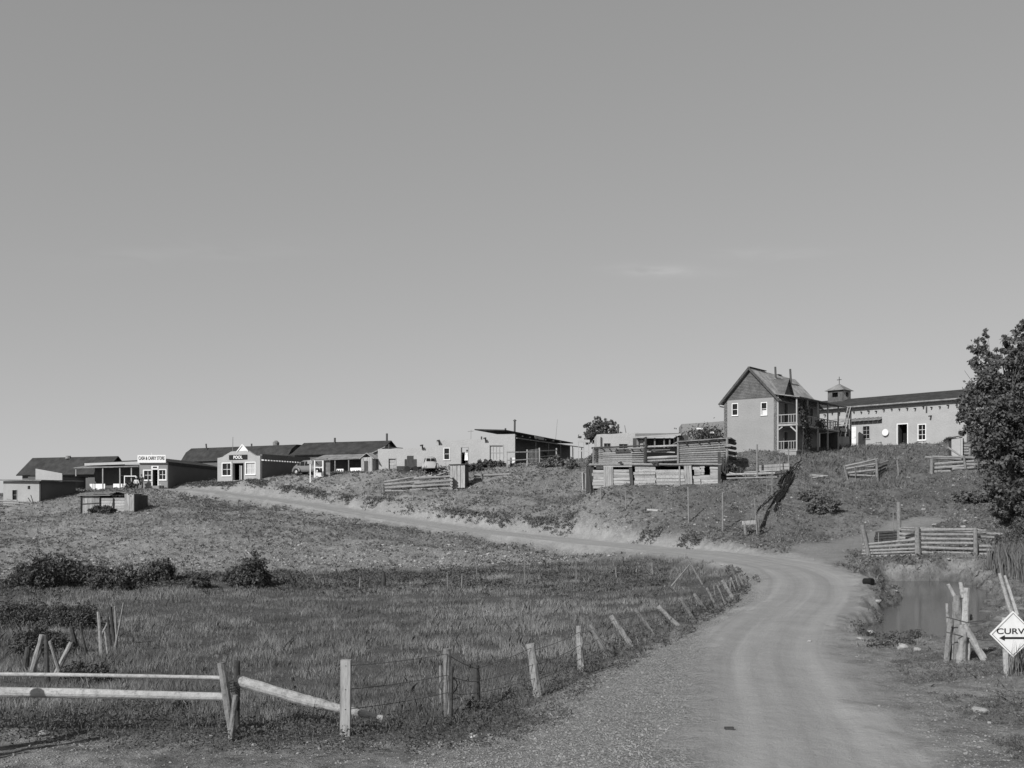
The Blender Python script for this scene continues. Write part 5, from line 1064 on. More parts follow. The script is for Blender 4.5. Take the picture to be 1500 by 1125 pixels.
PV = thing('privy', 'tall dark plank privy standing inside the log corral', 'privy', Vector((q2.x, d+.2, q2.z)), R(-14)); m = MB(); wv = .78; hv = CZ+(HY-681.5)/F*(d+.2)-q2.z
for k in range(7): x_ = -wv+k*2*wv/7; m.box(x_+.01, x_+2*wv/7-.01, -.6+random.uniform(-.015,.015), -.55, .0, hv+random.uniform(-.04,.04))
m.build('wall', M['board'], PV)
m = MB(); m.box(wv-.05,wv,-.55,.75,-.2,hv-.05); m.box(-wv,-wv+.05,-.55,.75,-.2,hv-.05); m.box(-wv+.05,wv-.05,.7,.75,-.2,hv-.1); m.build('wall', M['board_dark'], PV); m = MB(); m.slab([(-.9,-.72,hv+.08),(.95,-.72,hv+.1),(.95,.9,hv-.08),(-.9,.9,hv-.08)], .06); m.build('roof', M['board_dark'], PV); m = MB(); m.box(-.2,-.08,-.63,-.61,.02,hv-.05); m.box(.1,.3,-.63,-.61,.02,hv-.05); m.build('batten', M['board'], PV)
q = hit(720, 699, 80); d = q.y; LR = thing('log_rails', 'short run of two split log rails right of the privy', 'fence', q)
rails(LR, [(694,697,d,749,694.5,d,.12),(694,701.5,d,752,699,d-.1,.12),(708,704,d-.3,740,703,d-.3,.09)]); posts(LR, [(706.5,708,704.5,691,d-.25,.09)])
# wood pile behind corral
wq = gp(648, 107.5); wpile = thing('wood_pile', 'heap of cut firewood and crooked branches in front of the adobe house', 'wood pile', wq)
for k in range(70):
    x_ = random.gauss(0, .9); z_ = max(0, .75-abs(x_)*.32)*random.random()+.05; a = random.uniform(0, 6.3); e = random.gauss(0, .25); l_ = random.uniform(.3, 1.1)
    m = MB(); m.log((x_-math.cos(a)*l_/2, random.uniform(-.6,.6), z_-e*l_/2), (x_+math.cos(a)*l_/2, random.uniform(-.6,.6), z_+e*l_/2+.1), random.uniform(.04,.10), None, .03, 3, .2, 6); m.build('log', M[random.choice(['log','log_dark','log_pale','bark'])], wpile)
m = MB(); m.log((1.0,-.2,.2),(.3,-.1,1.6),.05,.04,.01,3); m.log((-1.9,-.5,-.1),(1.3,-.4,.9),.08,.05,.02,5); m.build('log', M['log_pale'], wpile)
q = hit(45, 738, 80); d = q.y; BS = thing('board_pile', 'low pile of weathered boards with two upright sticks at the left edge', 'boards', q)
rails(BS, [(-10,733,d,47,736,d-.2,.08),(-5,737,d-.3,50,739,d-.3,.07),(5,740,d-.5,44,742,d-.5,.08),(-8,743,d-.7,36,746,d-.7,.07),(10,731,d+.2,52,741,d+.1,.04)])
rails(BS, [(49,741,d,41,729,d,.05,'log_dark'),(50,740,d,45,725,d,.04,'log_dark')], name='stick')
# small log gate on the right slope
q = hit(1243, 701, 60); d = q.y; SG = thing('log_pen', 'small crooked log pen on the grassy slope below the church', 'pen', q)
rails(SG, [(1238,683,d,1286,672,d-.2,.09),(1239,687,d,1284,679,d-.2,.09),(1242,693,d,1284,688,d-.2,.11),(1245,696,d,1282,697,d-.2,.10),(1240,684,d,1283,684,d+.3,.06),(1284,681,d-.2,1301,675,d+2.2,.08),(1284,687,d-.2,1299,681,d+2.2,.08,'log_dark'),(1284,693,d-.2,1297,686,d+2.2,.08,'log_dark')])
posts(SG, [(1242,704,1236,681,d-.15,.09),(1285,702,1283.5,672,d-.35,.12),(1281.5,698,1281,676,d+.2,.07)])
q = hit(1316, 697, 60); tp_ = thing('leaning_post', 'single short post standing alone between the two log pens', 'post', q); m = MB(); m.log((.05,0,-.3),(-.12,0,1.35),.08,.06,.01,4); m.build('shaft', M['log_v'], tp_)
# right upper corral + privy
q = hit(1365, 693, 60); d = q.y; UC = thing('upper_corral', 'heavy log corral under the tree below the church', 'fence', q)
rails(UC, [(1355,670,d,1413,673,d-.2,.12),(1366,669,d-.1,1434,670,d-.3,.10),(1368,680,d,1426,675.5,d-.2,.13),(1367,686,d,1422,681.5,d-.2,.14),(1367,691,d,1392,690,d-.2,.14),(1395,687,d-.2,1440,684,d-.2,.13),(1408,670,d-.35,1440,671,d-.2,.13),(1412,680,d-.3,1446,682,d-.2,.12),(1440,675,d,1452,673.5,d,.08),(1388,655,d+.3,1412,671,d-.3,.09)])
posts(UC, [(1364.5,694,1365,672,d-.25,.16),(1415,690,1411.5,667,d-.45,.10),(1440.5,692,1440,669,d-.3,.16)])
d2 = d+5; rails(UC, [(1389,652,d2,1420,653,d2,.14),(1391,656.5,d2,1420,656.5,d2,.13),(1393,661,d2,1418,660.5,d2,.13),(1394,665,d2,1419,664.5,d2,.12)]); posts(UC, [(1420,668,1421,651,d2,.12)])
m = MB()
for k in range(5): m.log(px3(1422,668-k*3,d2)-q, px3(1417,669-k*3,d2+1.8)-q, .10,.1,0,2)
m.build('rail', M['log_dark'], UC)
pv_ = hit(1377, 672, 70); PV2 = thing('privy', 'narrow pale privy with broken roof behind the upper corral', 'privy', Vector((pv_.x, d+1.6, pv_.z)), R(-8)); dd_ = d+1.6
hv = CZ+(HY-642)/F*dd_-pv_.z; m = MB(); m.box(-.55,.2,-.5,-.44,-.3,hv); m.box(.22,.38,-.52,-.46,-.3,hv); m.build('wall', M['adobe_pale'], PV2); m = MB(); m.box(.32,.38,-.44,.5,-.3,hv+.1); m.box(-.55,-.49,-.44,.5,-.3,hv); m.build('wall', M['board_dark'], PV2)
m = MB(); m.slab([(-.75,-.65,hv+.02),(.5,-.65,hv+.22),(.6,.6,hv+.3),(-.7,.6,hv+.1)], .06); m.beam((.35,.1,hv+.2),(.85,.2,hv+.75),.1,.06); m.beam((.62,.1,-.3),(.6,.1,hv),.07,.07); m.build('roof', M['board_dark'], PV2)
# low rails right of barn
q = hit(1110, 702, 70); d = q.y; RR = thing('log_rails', 'low whitened log rails between the log barn and leaning poles', 'fence', q)
rails(RR, [(1063,695.5,d,1135,693,d,.10,'log_pale'),(1064,701,d,1138,699,d-.2,.09,'log'),(1068,692,d+.2,1090,697,d,.05,'log_pale'),(1090,692,d+.3,1142,689,d+.2,.06,'log_pale'),(1134,695,d+.2,1152,692,d+.4,.08,'log_dark')])
o = RR.location; m = MB(); 
for k in range(2): m.beam(px3(1112,683.5+k*4,d+.9)-o, px3(1156,681+k*4,d+.9)-o, .05, .26)
m.build('board', M['board'], RR); posts(RR, [(1092,702,1092,694,d-.1,.05)])
q = hit(1196, 702, 60); d = q.y; R3 = thing('fallen_rails', 'pair of fallen pale rails lying on the slope right of the shadow sticks', 'rails', q); rails(R3, [(1187,696,d,1212,697,d,.07,'log_pale'),(1188,700,d,1206,697.5,d-.1,.05,'log_pale')]); posts(R3, [(1189,702,1188,695,d-.1,.05)])
q = hit(955, 750, 60); d = q.y; fb_ = thing('fallen_log', 'short pale log lying on the bare slope below the log barn', 'log', q); m = MB(); m.log((-.35,0.2,.12),(.75,-.25,.05),.11,.09,.005,4); m.build('trunk', M['log_pale'], fb_)
q = hit(425, 711, 90); fb_ = thing('fallen_log', 'pale log lying on the slope right of the pool hall', 'log', q); m = MB(); m.log((-.6,.1,.1),(.8,-.1,.02),.10,.08,.005,4); m.build('trunk', M['log_pale'], fb_)
# ------------------------------------------------------------------ thin poles on the slope
poles = [(1109,702,1109,651,.10,'tall thick pole rising beside the low whitened rails'),(1143,700,1142,668,.05,'thin pole standing at the right of the low rails'),(1155.5,692,1155,654,.07,'tall pole standing just left of the porch corner'),(1131,727,1131,687,.05,'slim pole in the middle of the pole group'),(1124,735,1123,703,.03,'very thin stake left of the shadow sticks'),
 (1110,786,1105,729,.055,'tall thin pole rising behind the small bench frame'),(1058.5,779,1058.5,720,.075,'thin grey pole standing left of the bench frame'),(1009,766,1008,713,.075,'thin grey pole standing below the log barn corner'),(880,734,880,713,.07,'short stake left of the bare patch below the barn'),(917,745,916,716,.06,'thin stake in the bare patch below the barn'),(1254,702,1252,682,.04,'short stake beside the small log pen')]
for (bx_, by_, tx_, ty_, r, lb) in poles:
    q = hit(bx_, by_, 50); t_ = px3(tx_, ty_, q.y); o = thing('thin_pole', lb, 'pole', q, group='thin poles on the slope'); m = MB(); m.log((0,0,-.4), t_-q, r, r*.7, .004, 5, .12, 7); m.build('shaft', M['log_v'], o)
q = hit(1100, 785, 50); d = q.y; BF = thing('board_bench', 'small bench-like board frame on two short posts at the foot of the slope', 'frame', q); o = q
m = MB(); m.beam(px3(1087,765,d)-o, px3(1111,763,d)-o, .08, .16); m.beam(px3(1087,767.5,d+.5)-o, px3(1111,765.5,d+.5)-o, .08, .16); m.build('board', M['board'], BF)
for a in ((1092.5,785,1091,768),(1111,787,1110,760)): m = MB(); m.log(px3(a[0],a[1]+5,d)-o, px3(a[2],a[3],d)-o, .10,.10,.003,4); m.build('post', M['log_v'], BF)
# near-black sticks laid up the slope in place of a pole's cast shadow
q = hit(1125, 770, 50); BR = thing('shadow_sticks', 'dark sticks laid as a long pole shadow up the slope beside the thin poles', 'shadow', q)
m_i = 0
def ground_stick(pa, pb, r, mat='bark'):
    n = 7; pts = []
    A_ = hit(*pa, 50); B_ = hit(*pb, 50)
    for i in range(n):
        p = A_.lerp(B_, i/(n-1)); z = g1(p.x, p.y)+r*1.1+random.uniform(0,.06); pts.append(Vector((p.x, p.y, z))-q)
    m = MB(); m.tube(pts, [r*(1-.35*i/n) for i in range(n)], 7, .2); m.build('pole', M[mat], BR)  # a stick of the stand-in for the pole's cast shadow
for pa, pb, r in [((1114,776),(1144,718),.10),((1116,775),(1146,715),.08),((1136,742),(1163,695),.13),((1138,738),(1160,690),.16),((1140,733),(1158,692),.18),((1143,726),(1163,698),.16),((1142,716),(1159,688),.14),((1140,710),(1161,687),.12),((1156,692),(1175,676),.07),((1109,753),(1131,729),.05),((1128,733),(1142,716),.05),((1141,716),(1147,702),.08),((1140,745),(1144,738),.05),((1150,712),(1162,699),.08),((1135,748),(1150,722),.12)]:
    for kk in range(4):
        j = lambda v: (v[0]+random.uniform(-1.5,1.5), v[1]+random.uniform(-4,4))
        ground_stick(j(pa), j(pb), r*random.uniform(.25,.5), 'shadow_twig')
for pa, pb in [((1010,766),(1036,738)),((880,734),(894,722)),((917,745),(930,731))]: pass

# ------------------------------------------------------------------ wire fence along the road
roadposts = [(788,1021,777,943,.105),(851.5,986,848,917,.085),(892,966,865,915,.075),(926,949,895,902,.085),(961,934,931,893,.06),(992,916,964,888,.085),(1017,909,996,876,.055),(1035,896,1017,870,.075),(1051,892,1035,861,.055),(1063,885,1051,857,.05),(1074,879,1058,850,.085),(1079,869,1071,846,.05),(1085,866,1077,843,.05),(1091,862,1082,842,.06),(1069,868,1070,845,.03),(1048,876,1045,856,.03)]
WF = thing('wire_fence', 'line of leaning posts with wire along the left edge of the road', 'fence', hit(788, 1021))
tops = []; o = WF.location
for (bx_, by_, tx_, ty_, r) in roadposts:
    b = hit(bx_, by_, 14); lean = random.uniform(-.15, .15) if tx_-bx_ > -15 else -.25
    t_ = px3(tx_, ty_, b.y); t_.y += 0; dn = (t_-b).normalized(); m = MB(); m.log(b-dn*.4-o, t_-o, r, r*.85, .012, 8, .34, 9); m.build('post', M['log_v' if r < .08 else 'log'], WF); tops.append((b-o, t_-o))
def wire(root, A_, B_, sag=.04, r=.006, name='wire', n=8):
    m = MB(); pts = []
    for i in range(n+1): t_ = i/n; p = Vector(A_).lerp(Vector(B_), t_); p.z -= sag*4*t_*(1-t_); pts.append(p)
    m.tube(pts, [r]*(n+1), 4, 0); return m.build(name, M['wire'], root)
def wires(root, tops, fracs, sag=.04, r=.006):
    for fq in fracs:
        m = MB()
        for i in range(len(tops)-1):
            A_ = tops[i][0].lerp(tops[i][1], fq); B_ = tops[i+1][0].lerp(tops[i+1][1], fq); pts = []
            for k in range(7): t_ = k/6; p = A_.lerp(B_, t_); p.z -= sag*4*t_*(1-t_); p.y -= .09; pts.append(p)
            m.tube(pts, [r]*7, 4, 0)
        m.build('wire', M['wire'], root)
wires(WF, tops[:13], (.88,.6,.32))
# near part of the wire fence with the square post and the double post
NF = thing('near_wire_fence', 'near stretch of wire fence with squared post and rusty double post', 'fence', hit(505, 1076)); o = NF.location; nt_ = []
for (bx_, by_, tx_, ty_, r, mt) in [(506,1078,507,966.5,.07,'board'),(656,1050,655,950,.075,'log_v'),(660,1062,662,976,.035,'log_dark'),(699,1036,697.5,974,.075,'log_dark'),(646,1030,645,975,.03,'log_v')]:
    b = hit(bx_, by_, 14); t_ = px3(tx_, ty_, b.y); dn = (t_-b).normalized()
    m = MB()
    if mt == 'board': m.beam(b-dn*.4-o, t_-o, .17, .15, up=(0,1,0))
    else: m.log(b-dn*.4-o, t_-o, r, r*.95, .003, 6, .16, 9)
    m.build('post', M[mt], NF)
    if bx_ in (506, 656, 699): nt_.append((b-o, t_-o))
m = MB(); A_ = hit(659, 1045, 14); m.tube([A_+Vector((-.02,-.1,.55))-o+Vector((.17*math.cos(a),0,.17*math.sin(a))) for a in np.linspace(0,6.28,14)], [.012]*14, 5); m.build('wire_coil', M['wire'], NF)
m = MB(); m.box(*[v for v in ()]) if False else None
nt_.append((tops[0][0]+WF.location-o, tops[0][1]+WF.location-o))
wires(NF, nt_, (.93,.62,.36), .03)
# ------------------------------------------------------------------ log barrier bottom left
q = hit(338, 1081, 14); d = q.y
LB = thing('log_barrier', 'two rail log barrier held by a crossed pair of posts at bottom left', 'barrier', q); o = LB.location
def rail_px(a, b, r0, r1, mt, n=12, bend=.006, seg=12, rough=.07): m = MB(); m.log(px3(*a)-o, px3(*b)-o, r0, r1, bend, seg, rough, n); return m.build('rail', M[mt], LB)
rail_px((-170,986,d+.2),(330,993,d+.1),.035,.035,'log_pale'); rail_px((-190,1013,d-.1),(332,1021,d),.095,.07,'log_pale')
rail_px((347,997,d+.15),(462,1030,d+.15),.10,.10,'log_pale'); rail_px((460,1029,d+.15),(560,1052,d+.3),.095,.05,'log_pale')
for (bx_, by_, tx_, ty_, r, dy, mt) in [(342,1082,324,971,.075,-.12,'log_v'),(348,1066,347,968,.055,.28,'log_dark'),(338,1082,345,1018,.05,-.25,'log_v')]:
    m = MB(); b = px3(bx_, by_, d+dy); t_ = px3(tx_, ty_, d+dy); dn = (t_-b).normalized(); m.log(b-dn*.35-o, t_-o, r, r*.9, .006, 8, .2, 10); m.build('post', M[mt], LB)
m = MB()
for k in range(4): pts = [Vector((((340+6*math.sin(a))-CX)/F*d, d+.1+.18*math.cos(a), CZ+(HY-(1000+k*4))/F*d))-o for a in np.linspace(0, 6.28, 10)]; m.tube(pts, [.006]*10, 4)
m.build('wire', M['wire'], LB)
# fence continuing out of the frame at left; it throws the long shadows at the bottom left corner
OF = thing('side_fence', 'rough pole fence beyond the left edge whose shadows cross the dirt', 'fence', (-9.4, 15.2, g1(-9.4, 15.2))); o = OF.location
for (x_, y_, h_, lx, ly, r) in [(-9.0,15.6,1.85,.1,.0,.10),(-9.5,15.9,2.2,.1,.1,.12),(-9.75,15.0,2.3,-.1,.1,.11),(-10.3,14.9,2.7,.2,.0,.12),(-10.1,14.1,2.2,.2,-.1,.09)]:
    z_ = g1(x_, y_); m = MB(); m.log(Vector((x_,y_,z_-.4))-o, Vector((x_+lx,y_+ly,z_+h_))-o, r, r*.85, .006, 5, .2); m.build('post', M['log_v'], OF)
m = MB(); m.log(Vector((-9.0,15.5,1.0))-o, Vector((-12.5,12.5,1.1))-o, .08, .07, .006, 6); m.build('rail', M['log'], OF)
# ------------------------------------------------------------------ crooked posts left middle
cp = [(75,1000,112/1,0,0)]
crook = [(45,985,60,930,.085,'pale leaning post, left leg of the first crossed pair'),(70,998,60,932,.06,'dark post behind the pale leaning one at the left edge'),(80,985,99,942,.07,'pale post leaning right, part of the low crossed pair'),(92,992,77,938,.05,'thin forked post left of the low crossed pair'),(114,948,107,918,.07,'short dark stub post between two crossed pairs'),(127,953,117,913,.04,'thin pale stick leaning left beside the dark stub'),(148,955,140,897,.055,'pale leaning post at the left of the far crossed group'),(146,930,160,905,.04,'short stick crossing the far leaning post'),(164,945,158,903,.045,'dark thin post inside the far crossed group'),(169,940,162,889,.06,'thick dark topped post of the far crossed group'),(168,945,183,882,.03,'long thin stick leaning right in the far crossed group'),(172,945,173,887,.04,'straight thin pale post in the far crossed group'),(159,965,150,925,.03,'pale thin stick leaning low in the far crossed group'),(36,978,34,950,.08,'short dark post at the very left edge'),(196/1,936,196,914,.02,'bare twig standing in the tall weeds')]
for (bx_, by_, tx_, ty_, r, lb) in crook:
    b = hit(bx_, by_+6, 14); t_ = px3(tx_, ty_, b.y); t_.y += random.uniform(-.25,.25); o = thing('old_post', lb, 'post', b, group='crooked old posts at the left'); m = MB(); dn = (t_-b).normalized(); m.log(-dn*.4, t_-b, r, r*.75, .012, 6, .25, 8); m.build('shaft', M['log_dark' if 'dark' in lb else 'log'], o)
# far meadow fence posts
far = [(526,867,528,845,.05,'whitish stake at the middle of the far meadow edge',0),(562,862,562,838,.12,'dark rotten stump standing at the far meadow edge',1),(676,864,677,840,.04,'pale thin stake right of the dark stump',0),(657,866,655,838,.03,'very thin stake just left of the pale stake',0),(700,858,697,815,.025,'tall thin stake left of two similar stakes',0),(768,858,768,815,.03,'tall thin stake at the middle right of the far edge',0),(844,857,844,822,.035,'tall stake with white foot at the far edge',0),(905,850,901,830,.04,'short leaning post at the far meadow corner',0),(958,846,955,826,.05,'leaning post near the far corner of the meadow',0),(434,856,422,837,.10,'dark slanting post at the left of the far edge',1),(467,856,459,841,.05,'thin slanting post beside the dark slanting one',0),(495,842,492,833,.06,'small dark slanting stub at the far edge',1),(325,850,321,838,.09,'dark post standing left of the round bush',1),(220,852,211,838,.05,'pale slanting stick in the far bushes',0)]
for (bx_, by_, tx_, ty_, r, lb, dk) in far:
    b = hit(bx_, by_, 30); t_ = px3(tx_, ty_, b.y); o = thing('old_stake', lb, 'stake', b, group='old stakes along the far meadow edge'); m = MB(); m.log((0,0,-.3), t_-b, r, r*.75, .01, 5, .25, 7); m.build('shaft', M['log_dark' if dk else 'log_v'], o)
b = hit(1029, 856, 30); aF = thing('crossed_sticks', 'dark forked sticks forming a tent shape near the fence corner', 'sticks', b); m = MB(); m.log((0,0,0),(-.75,0,1.35),.05,.03,.01,4); m.log((-1.5,0,-.1),(-.6,.1,.95),.04,.03,.01,4); m.build('stick', M['log_v'], aF)
# ------------------------------------------------------------------ post cluster by the pond
b = hit(1410, 968, 14); d = b.y; PC = thing('post_cluster', 'tight cluster of split posts wired together beside the pond', 'posts', b); o = b
for (bx_, by_, tx_, ty_, r, dy, mt) in [(1397,960,1399,882,.055,.2,'log'),(1404,962,1402,872,.10,.1,'log_v'),(1414,966,1415,861,.105,0,'log_pale'),(1408,965,1410,915,.11,-.12,'log'),(1388,955,1393,905,.07,.15,'log_v'),(1391,950,1387,884,.04,.3,'log'),(1402,880,1389,856,.045,.1,'log_pale'),(1411,875,1407,853,.05,0,'log_pale'),(1419,905,1424,903,.07,.2,'log_v'),(1444,970,1412,915,.085,-.15,'log_pale')]:
    m = MB(); bb_ = px3(bx_, by_, d+dy); t_ = px3(tx_, ty_, d+dy); dn = (t_-bb_).normalized(); m.log(bb_-dn*(.3 if by_ > 940 else 0)-o, t_-o, r, r*.8, .01, 8, .3, 9); m.build('post', M[mt], PC)
m = MB()
for py in (907, 929):
    m.tube([px3(1386,py-3,d-.2)-o, px3(1398,py,d-.25)-o, px3(1416,py+5,d-.2)-o, px3(1440,py+2 if py < 910 else py+9,d-.1)-o, px3(1560,py+6,d-1)-o], [.012]*5, 5)
m.build('wire', M['wire'], PC)
b = hit(1468, 965, 14); o_ = thing('leaning_stake', 'pale slanting stake pair at the right edge above the road sign', 'stake', gp(1470, 24.5)); o = o_.location
m = MB(); m.log(px3(1484,905,24.5)-o, px3(1464,840,24.5)-o, .05,.04,.008,5); m.log(px3(1490,900,24.5)-o, px3(1472,843,24.5)-o, .045,.03,.008,5); m.build('shaft', M['log_pale'], o_)
# ------------------------------------------------------------------ road sign
b = gp(1478, 20.3); d = b.y; RS = thing('road_sign', 'white diamond road sign with black arrow at the right edge', 'sign', b); o = b
c_ = px3(1484, 929, d)-o; hw_ = 34/F*d
m = MB(); m.add([(c_.x-hw_,0,c_.z),(c_.x,0,c_.z-hw_),(c_.x+hw_,0,c_.z),(c_.x,0,c_.z+hw_),(c_.x-hw_,.02,c_.z),(c_.x,.02,c_.z-hw_),(c_.x+hw_,.02,c_.z),(c_.x,.02,c_.z+hw_)], [(0,1,2,3),(7,6,5,4),(0,4,5,1),(1,5,6,2),(2,6,7,3),(3,7,4,0)]); sp = m.build('sign_plate', M['white'], RS)
text_mesh('CURVE', hw_*1.42, .115, M['black'], sp, (c_.x, -.003, c_.z+.06), (R(90), 0, 0), ext=.002, font_bold=.015)
zz = c_.z-.075; m = MB(); m.prism([(c_.x-hw_*.60,zz),(c_.x-hw_*.36,zz+.055),(c_.x-hw_*.36,zz+.02),(c_.x+hw_*.55,zz+.02),(c_.x+hw_*.55,zz-.02),(c_.x-hw_*.36,zz-.02),(c_.x-hw_*.36,zz-.055)], 'y', -.006, -.001); m.build('arrow', M['black'], sp)
for s1 in ((-1,0,0,-1),(0,-1,1,0),(1,0,0,1),(0,1,-1,0)):
    m = MB(); k_ = .90; m.beam((c_.x+s1[0]*hw_*k_,-.004,c_.z+s1[1]*hw_*k_),(c_.x+s1[2]*hw_*k_,-.004,c_.z+s1[3]*hw_*k_),.004,.008,up=(0,0,1)); m.build('border', M['black'], sp)
m = MB(); m.log((0,.07,-.4),(-.05,.08,c_.z+hw_*.7),.06,.055,.003,5); m.build('post', M['log_pale'], RS)
# culvert at the bend
b = hit(1277, 857, 30); cu = thing('culvert', 'dark round end of a culvert pipe at the bend of the road', 'culvert', b); m = MB()
m.tube([(.0,-.10,.08),(-.22,.25,.06)], [.14,.14], 14); m.build('pipe', M['dark'], cu)
b = hit(1266, 1096, 12) if False else hit(1068, 1069, 12); bc = thing('wood_scrap', 'small dark scrap of wood lying on the gravel', 'scrap', b); m = MB(); m.box(-.07,.07,-.03,.03,0,.04); m.build('chip', M['log_dark'], bc)
for px, py, nm, lb in ((697,1082,'paper_scrap','bright crumpled paper on the gravel below the dark post'),):
    b = hit(px, py, 12); o_ = thing(nm, lb, 'paper', b); V = [(-.1,0,.0),(.0,-.05,.05),(.12,0,.01),(.02,.06,.03),(-.08,.04,.06)]; new_mesh('sheet', V, [(0,1,2),(0,2,3),(0,3,4)], M['white'], o_)
# ------------------------------------------------------------------ people
def person(label, loc, rot, pose, scale=1.0, shirt='shirt', legs='trousers', hat=False, apron=False):
    """pose: dict of joints in metres, figure faces -y"""
    root = thing('person', label, 'person', loc, rot)
    J = dict(pel=(0,0,.95), sp=(0,.01,1.18), ch=(0,.01,1.38), nk=(0,.0,1.50), hd=(0,-.01,1.60), ht=(0,-.01,1.72),
             sl=(-.18,.01,1.42), el=(-.24,.03,1.14), wl=(-.24,-.06,.90), sr=(.18,.01,1.42), er=(.24,.03,1.14), wr=(.24,-.06,.90),
             hl=(-.10,0,.92), kl=(-.11,-.02,.50), al=(-.11,.02,.08), tl=(-.12,-.14,.03), hr=(.10,0,.92), kr=(.11,-.02,.50), ar=(.11,.02,.08), tr=(.12,-.14,.03))
    J.update(pose)
    def skin(name, pts, edges, rad, mat, lvl=1):
        me = bpy.data.meshes.new(name); me.from_pydata([tuple(Vector(p)*scale) for p in pts], edges, []); o = bpy.data.objects.new(name, me); S.collection.objects.link(o)
        md = o.modifiers.new('s', 'SKIN'); sv = me.skin_vertices[0].data
        for i, r in enumerate(rad): sv[i].radius = (r[0]*scale, r[1]*scale)
        sv[0].use_root = True; sb_ = o.modifiers.new('d', 'SUBSURF'); sb_.levels = lvl; sb_.render_levels = lvl
        dg = bpy.context.evaluated_depsgraph_get(); dg.update(); m2 = bpy.data.meshes.new_from_object(o.evaluated_get(dg)); o.modifiers.clear(); o.data = m2; m2.materials.clear(); m2.materials.append(mat)
        m2.polygons.foreach_set('use_smooth', [True]*len(m2.polygons)); o.parent = root; return o
    K = ['pel','sp','ch','nk','hd','ht','sl','el','wl','sr','er','wr','hl','kl','al','tl','hr','kr','ar','tr']; I = {k: i for i, k in enumerate(K)}
    E = [('pel','sp'),('sp','ch'),('ch','nk'),('nk','hd'),('hd','ht'),('ch','sl'),('sl','el'),('el','wl'),('ch','sr'),('sr','er'),('er','wr'),('pel','hl'),('hl','kl'),('kl','al'),('al','tl'),('pel','hr'),('hr','kr'),('kr','ar'),('ar','tr')]
    rad = dict(pel=(.15,.11),sp=(.135,.10),ch=(.16,.11),nk=(.055,.055),hd=(.078,.095),ht=(.06,.07),sl=(.06,.06),el=(.043,.043),wl=(.03,.03),sr=(.06,.06),er=(.043,.043),wr=(.03,.03),hl=(.09,.09),kl=(.06,.06),al=(.042,.042),tl=(.035,.025),hr=(.09,.09),kr=(.06,.06),ar=(.042,.042),tr=(.035,.025))
    pts = [J[k] for k in K]; ra = [rad[k] for k in K]; ed = [(I[a], I[b]) for a, b in E]
    for s_, wn, en in ((-1,'wl','el'),(1,'wr','er')):      # hand: palm, four fingers and a thumb
        w_ = Vector(J[wn]); dr_ = (w_-Vector(J[en])).normalized(); pm = w_+dr_*.07; pts.append(tuple(pm)); ra.append((.03,.02)); ip = len(pts)-1; ed.append((I[wn], ip))
        for k in range(4): pts.append(tuple(pm+dr_*(.07-.008*abs(k-1))+Vector((0,(k-1.5)*.018,0))+Vector((-s_*.01,-.01,0)))); ra.append((.009,.009)); ed.append((ip, len(pts)-1))
        pts.append(tuple(w_+dr_*.06+Vector((0,-.05,0)))); ra.append((.01,.01)); ed.append((I[wn], len(pts)-1))
    skin('body', pts, ed, ra, M['skin'])
    T = ['pel','sp','ch','sl','el','sr','er']; skin('shirt', [J[k] for k in T]+[tuple(Vector(J['el']).lerp(Vector(J['wl']),.8)), tuple(Vector(J['er']).lerp(Vector(J['wr']),.8))], [(0,1),(1,2),(2,3),(3,4),(2,5),(5,6),(4,7),(6,8)], [(.165,.13),(.15,.12),(.18,.13),(.08,.08),(.06,.06),(.08,.08),(.06,.06),(.045,.045),(.045,.045)], M[shirt])
    T = ['pel','hl','kl','al','hr','kr','ar']; skin('trousers', [J[k] for k in T], [(0,1),(1,2),(2,3),(0,4),(4,5),(5,6)], [(.17,.135),(.11,.11),(.08,.08),(.065,.065),(.11,.11),(.08,.08),(.065,.065)], M[legs])
    h_ = Vector(J['hd'])*scale; t_ = Vector(J['ht'])*scale
    m = MB(); m.tube([t_+Vector((0,.03,-.09))*scale, t_+Vector((0,.03,.0))*scale, t_+Vector((0,.02,.06))*scale], [.10*scale,.10*scale,.04*scale], 12); m.build('hair', M['hair'], root, True)
    m = MB(); m.tube([h_+Vector((0,-.085,.03))*scale, h_+Vector((0,-.125,-.01))*scale], [.01*scale,.018*scale], 6)
    m.build('nose', M['skin'], root, True); m = MB()
    for sx_ in (-1, 1): m.tube([h_+Vector((sx_*.035,-.085,.035))*scale, h_+Vector((sx_*.035,-.10,.035))*scale], [.012*scale]*2, 8)
    m.box(*(h_.x-.025*scale, h_.x+.025*scale, h_.y-.10*scale, h_.y-.085*scale, h_.z-.055*scale, h_.z-.045*scale)); m.build('face', M['hair'], root)
    if hat: m = MB(); m.tube([t_+Vector((0,0,.0)), t_+Vector((0,0,.015))], [.17*scale,.17*scale], 16); m.tube([t_+Vector((0,0,.016)), t_+Vector((0,0,.11))], [.10*scale,.085*scale], 14); m.build('hat', M['white'], root)
    if apron: m = MB(); m.add([(-.15,-.19,1.15),(.15,-.19,1.15),(.22,-.22,.55),(-.22,-.22,.55),(-.15,-.16,1.15),(.15,-.16,1.15),(.22,-.19,.55),(-.22,-.19,.55)], [(0,1,2,3),(7,6,5,4),(0,4,5,1),(1,5,6,2),(2,6,7,3),(3,7,4,0)]); m.build('apron', M['white'], root)
    return root
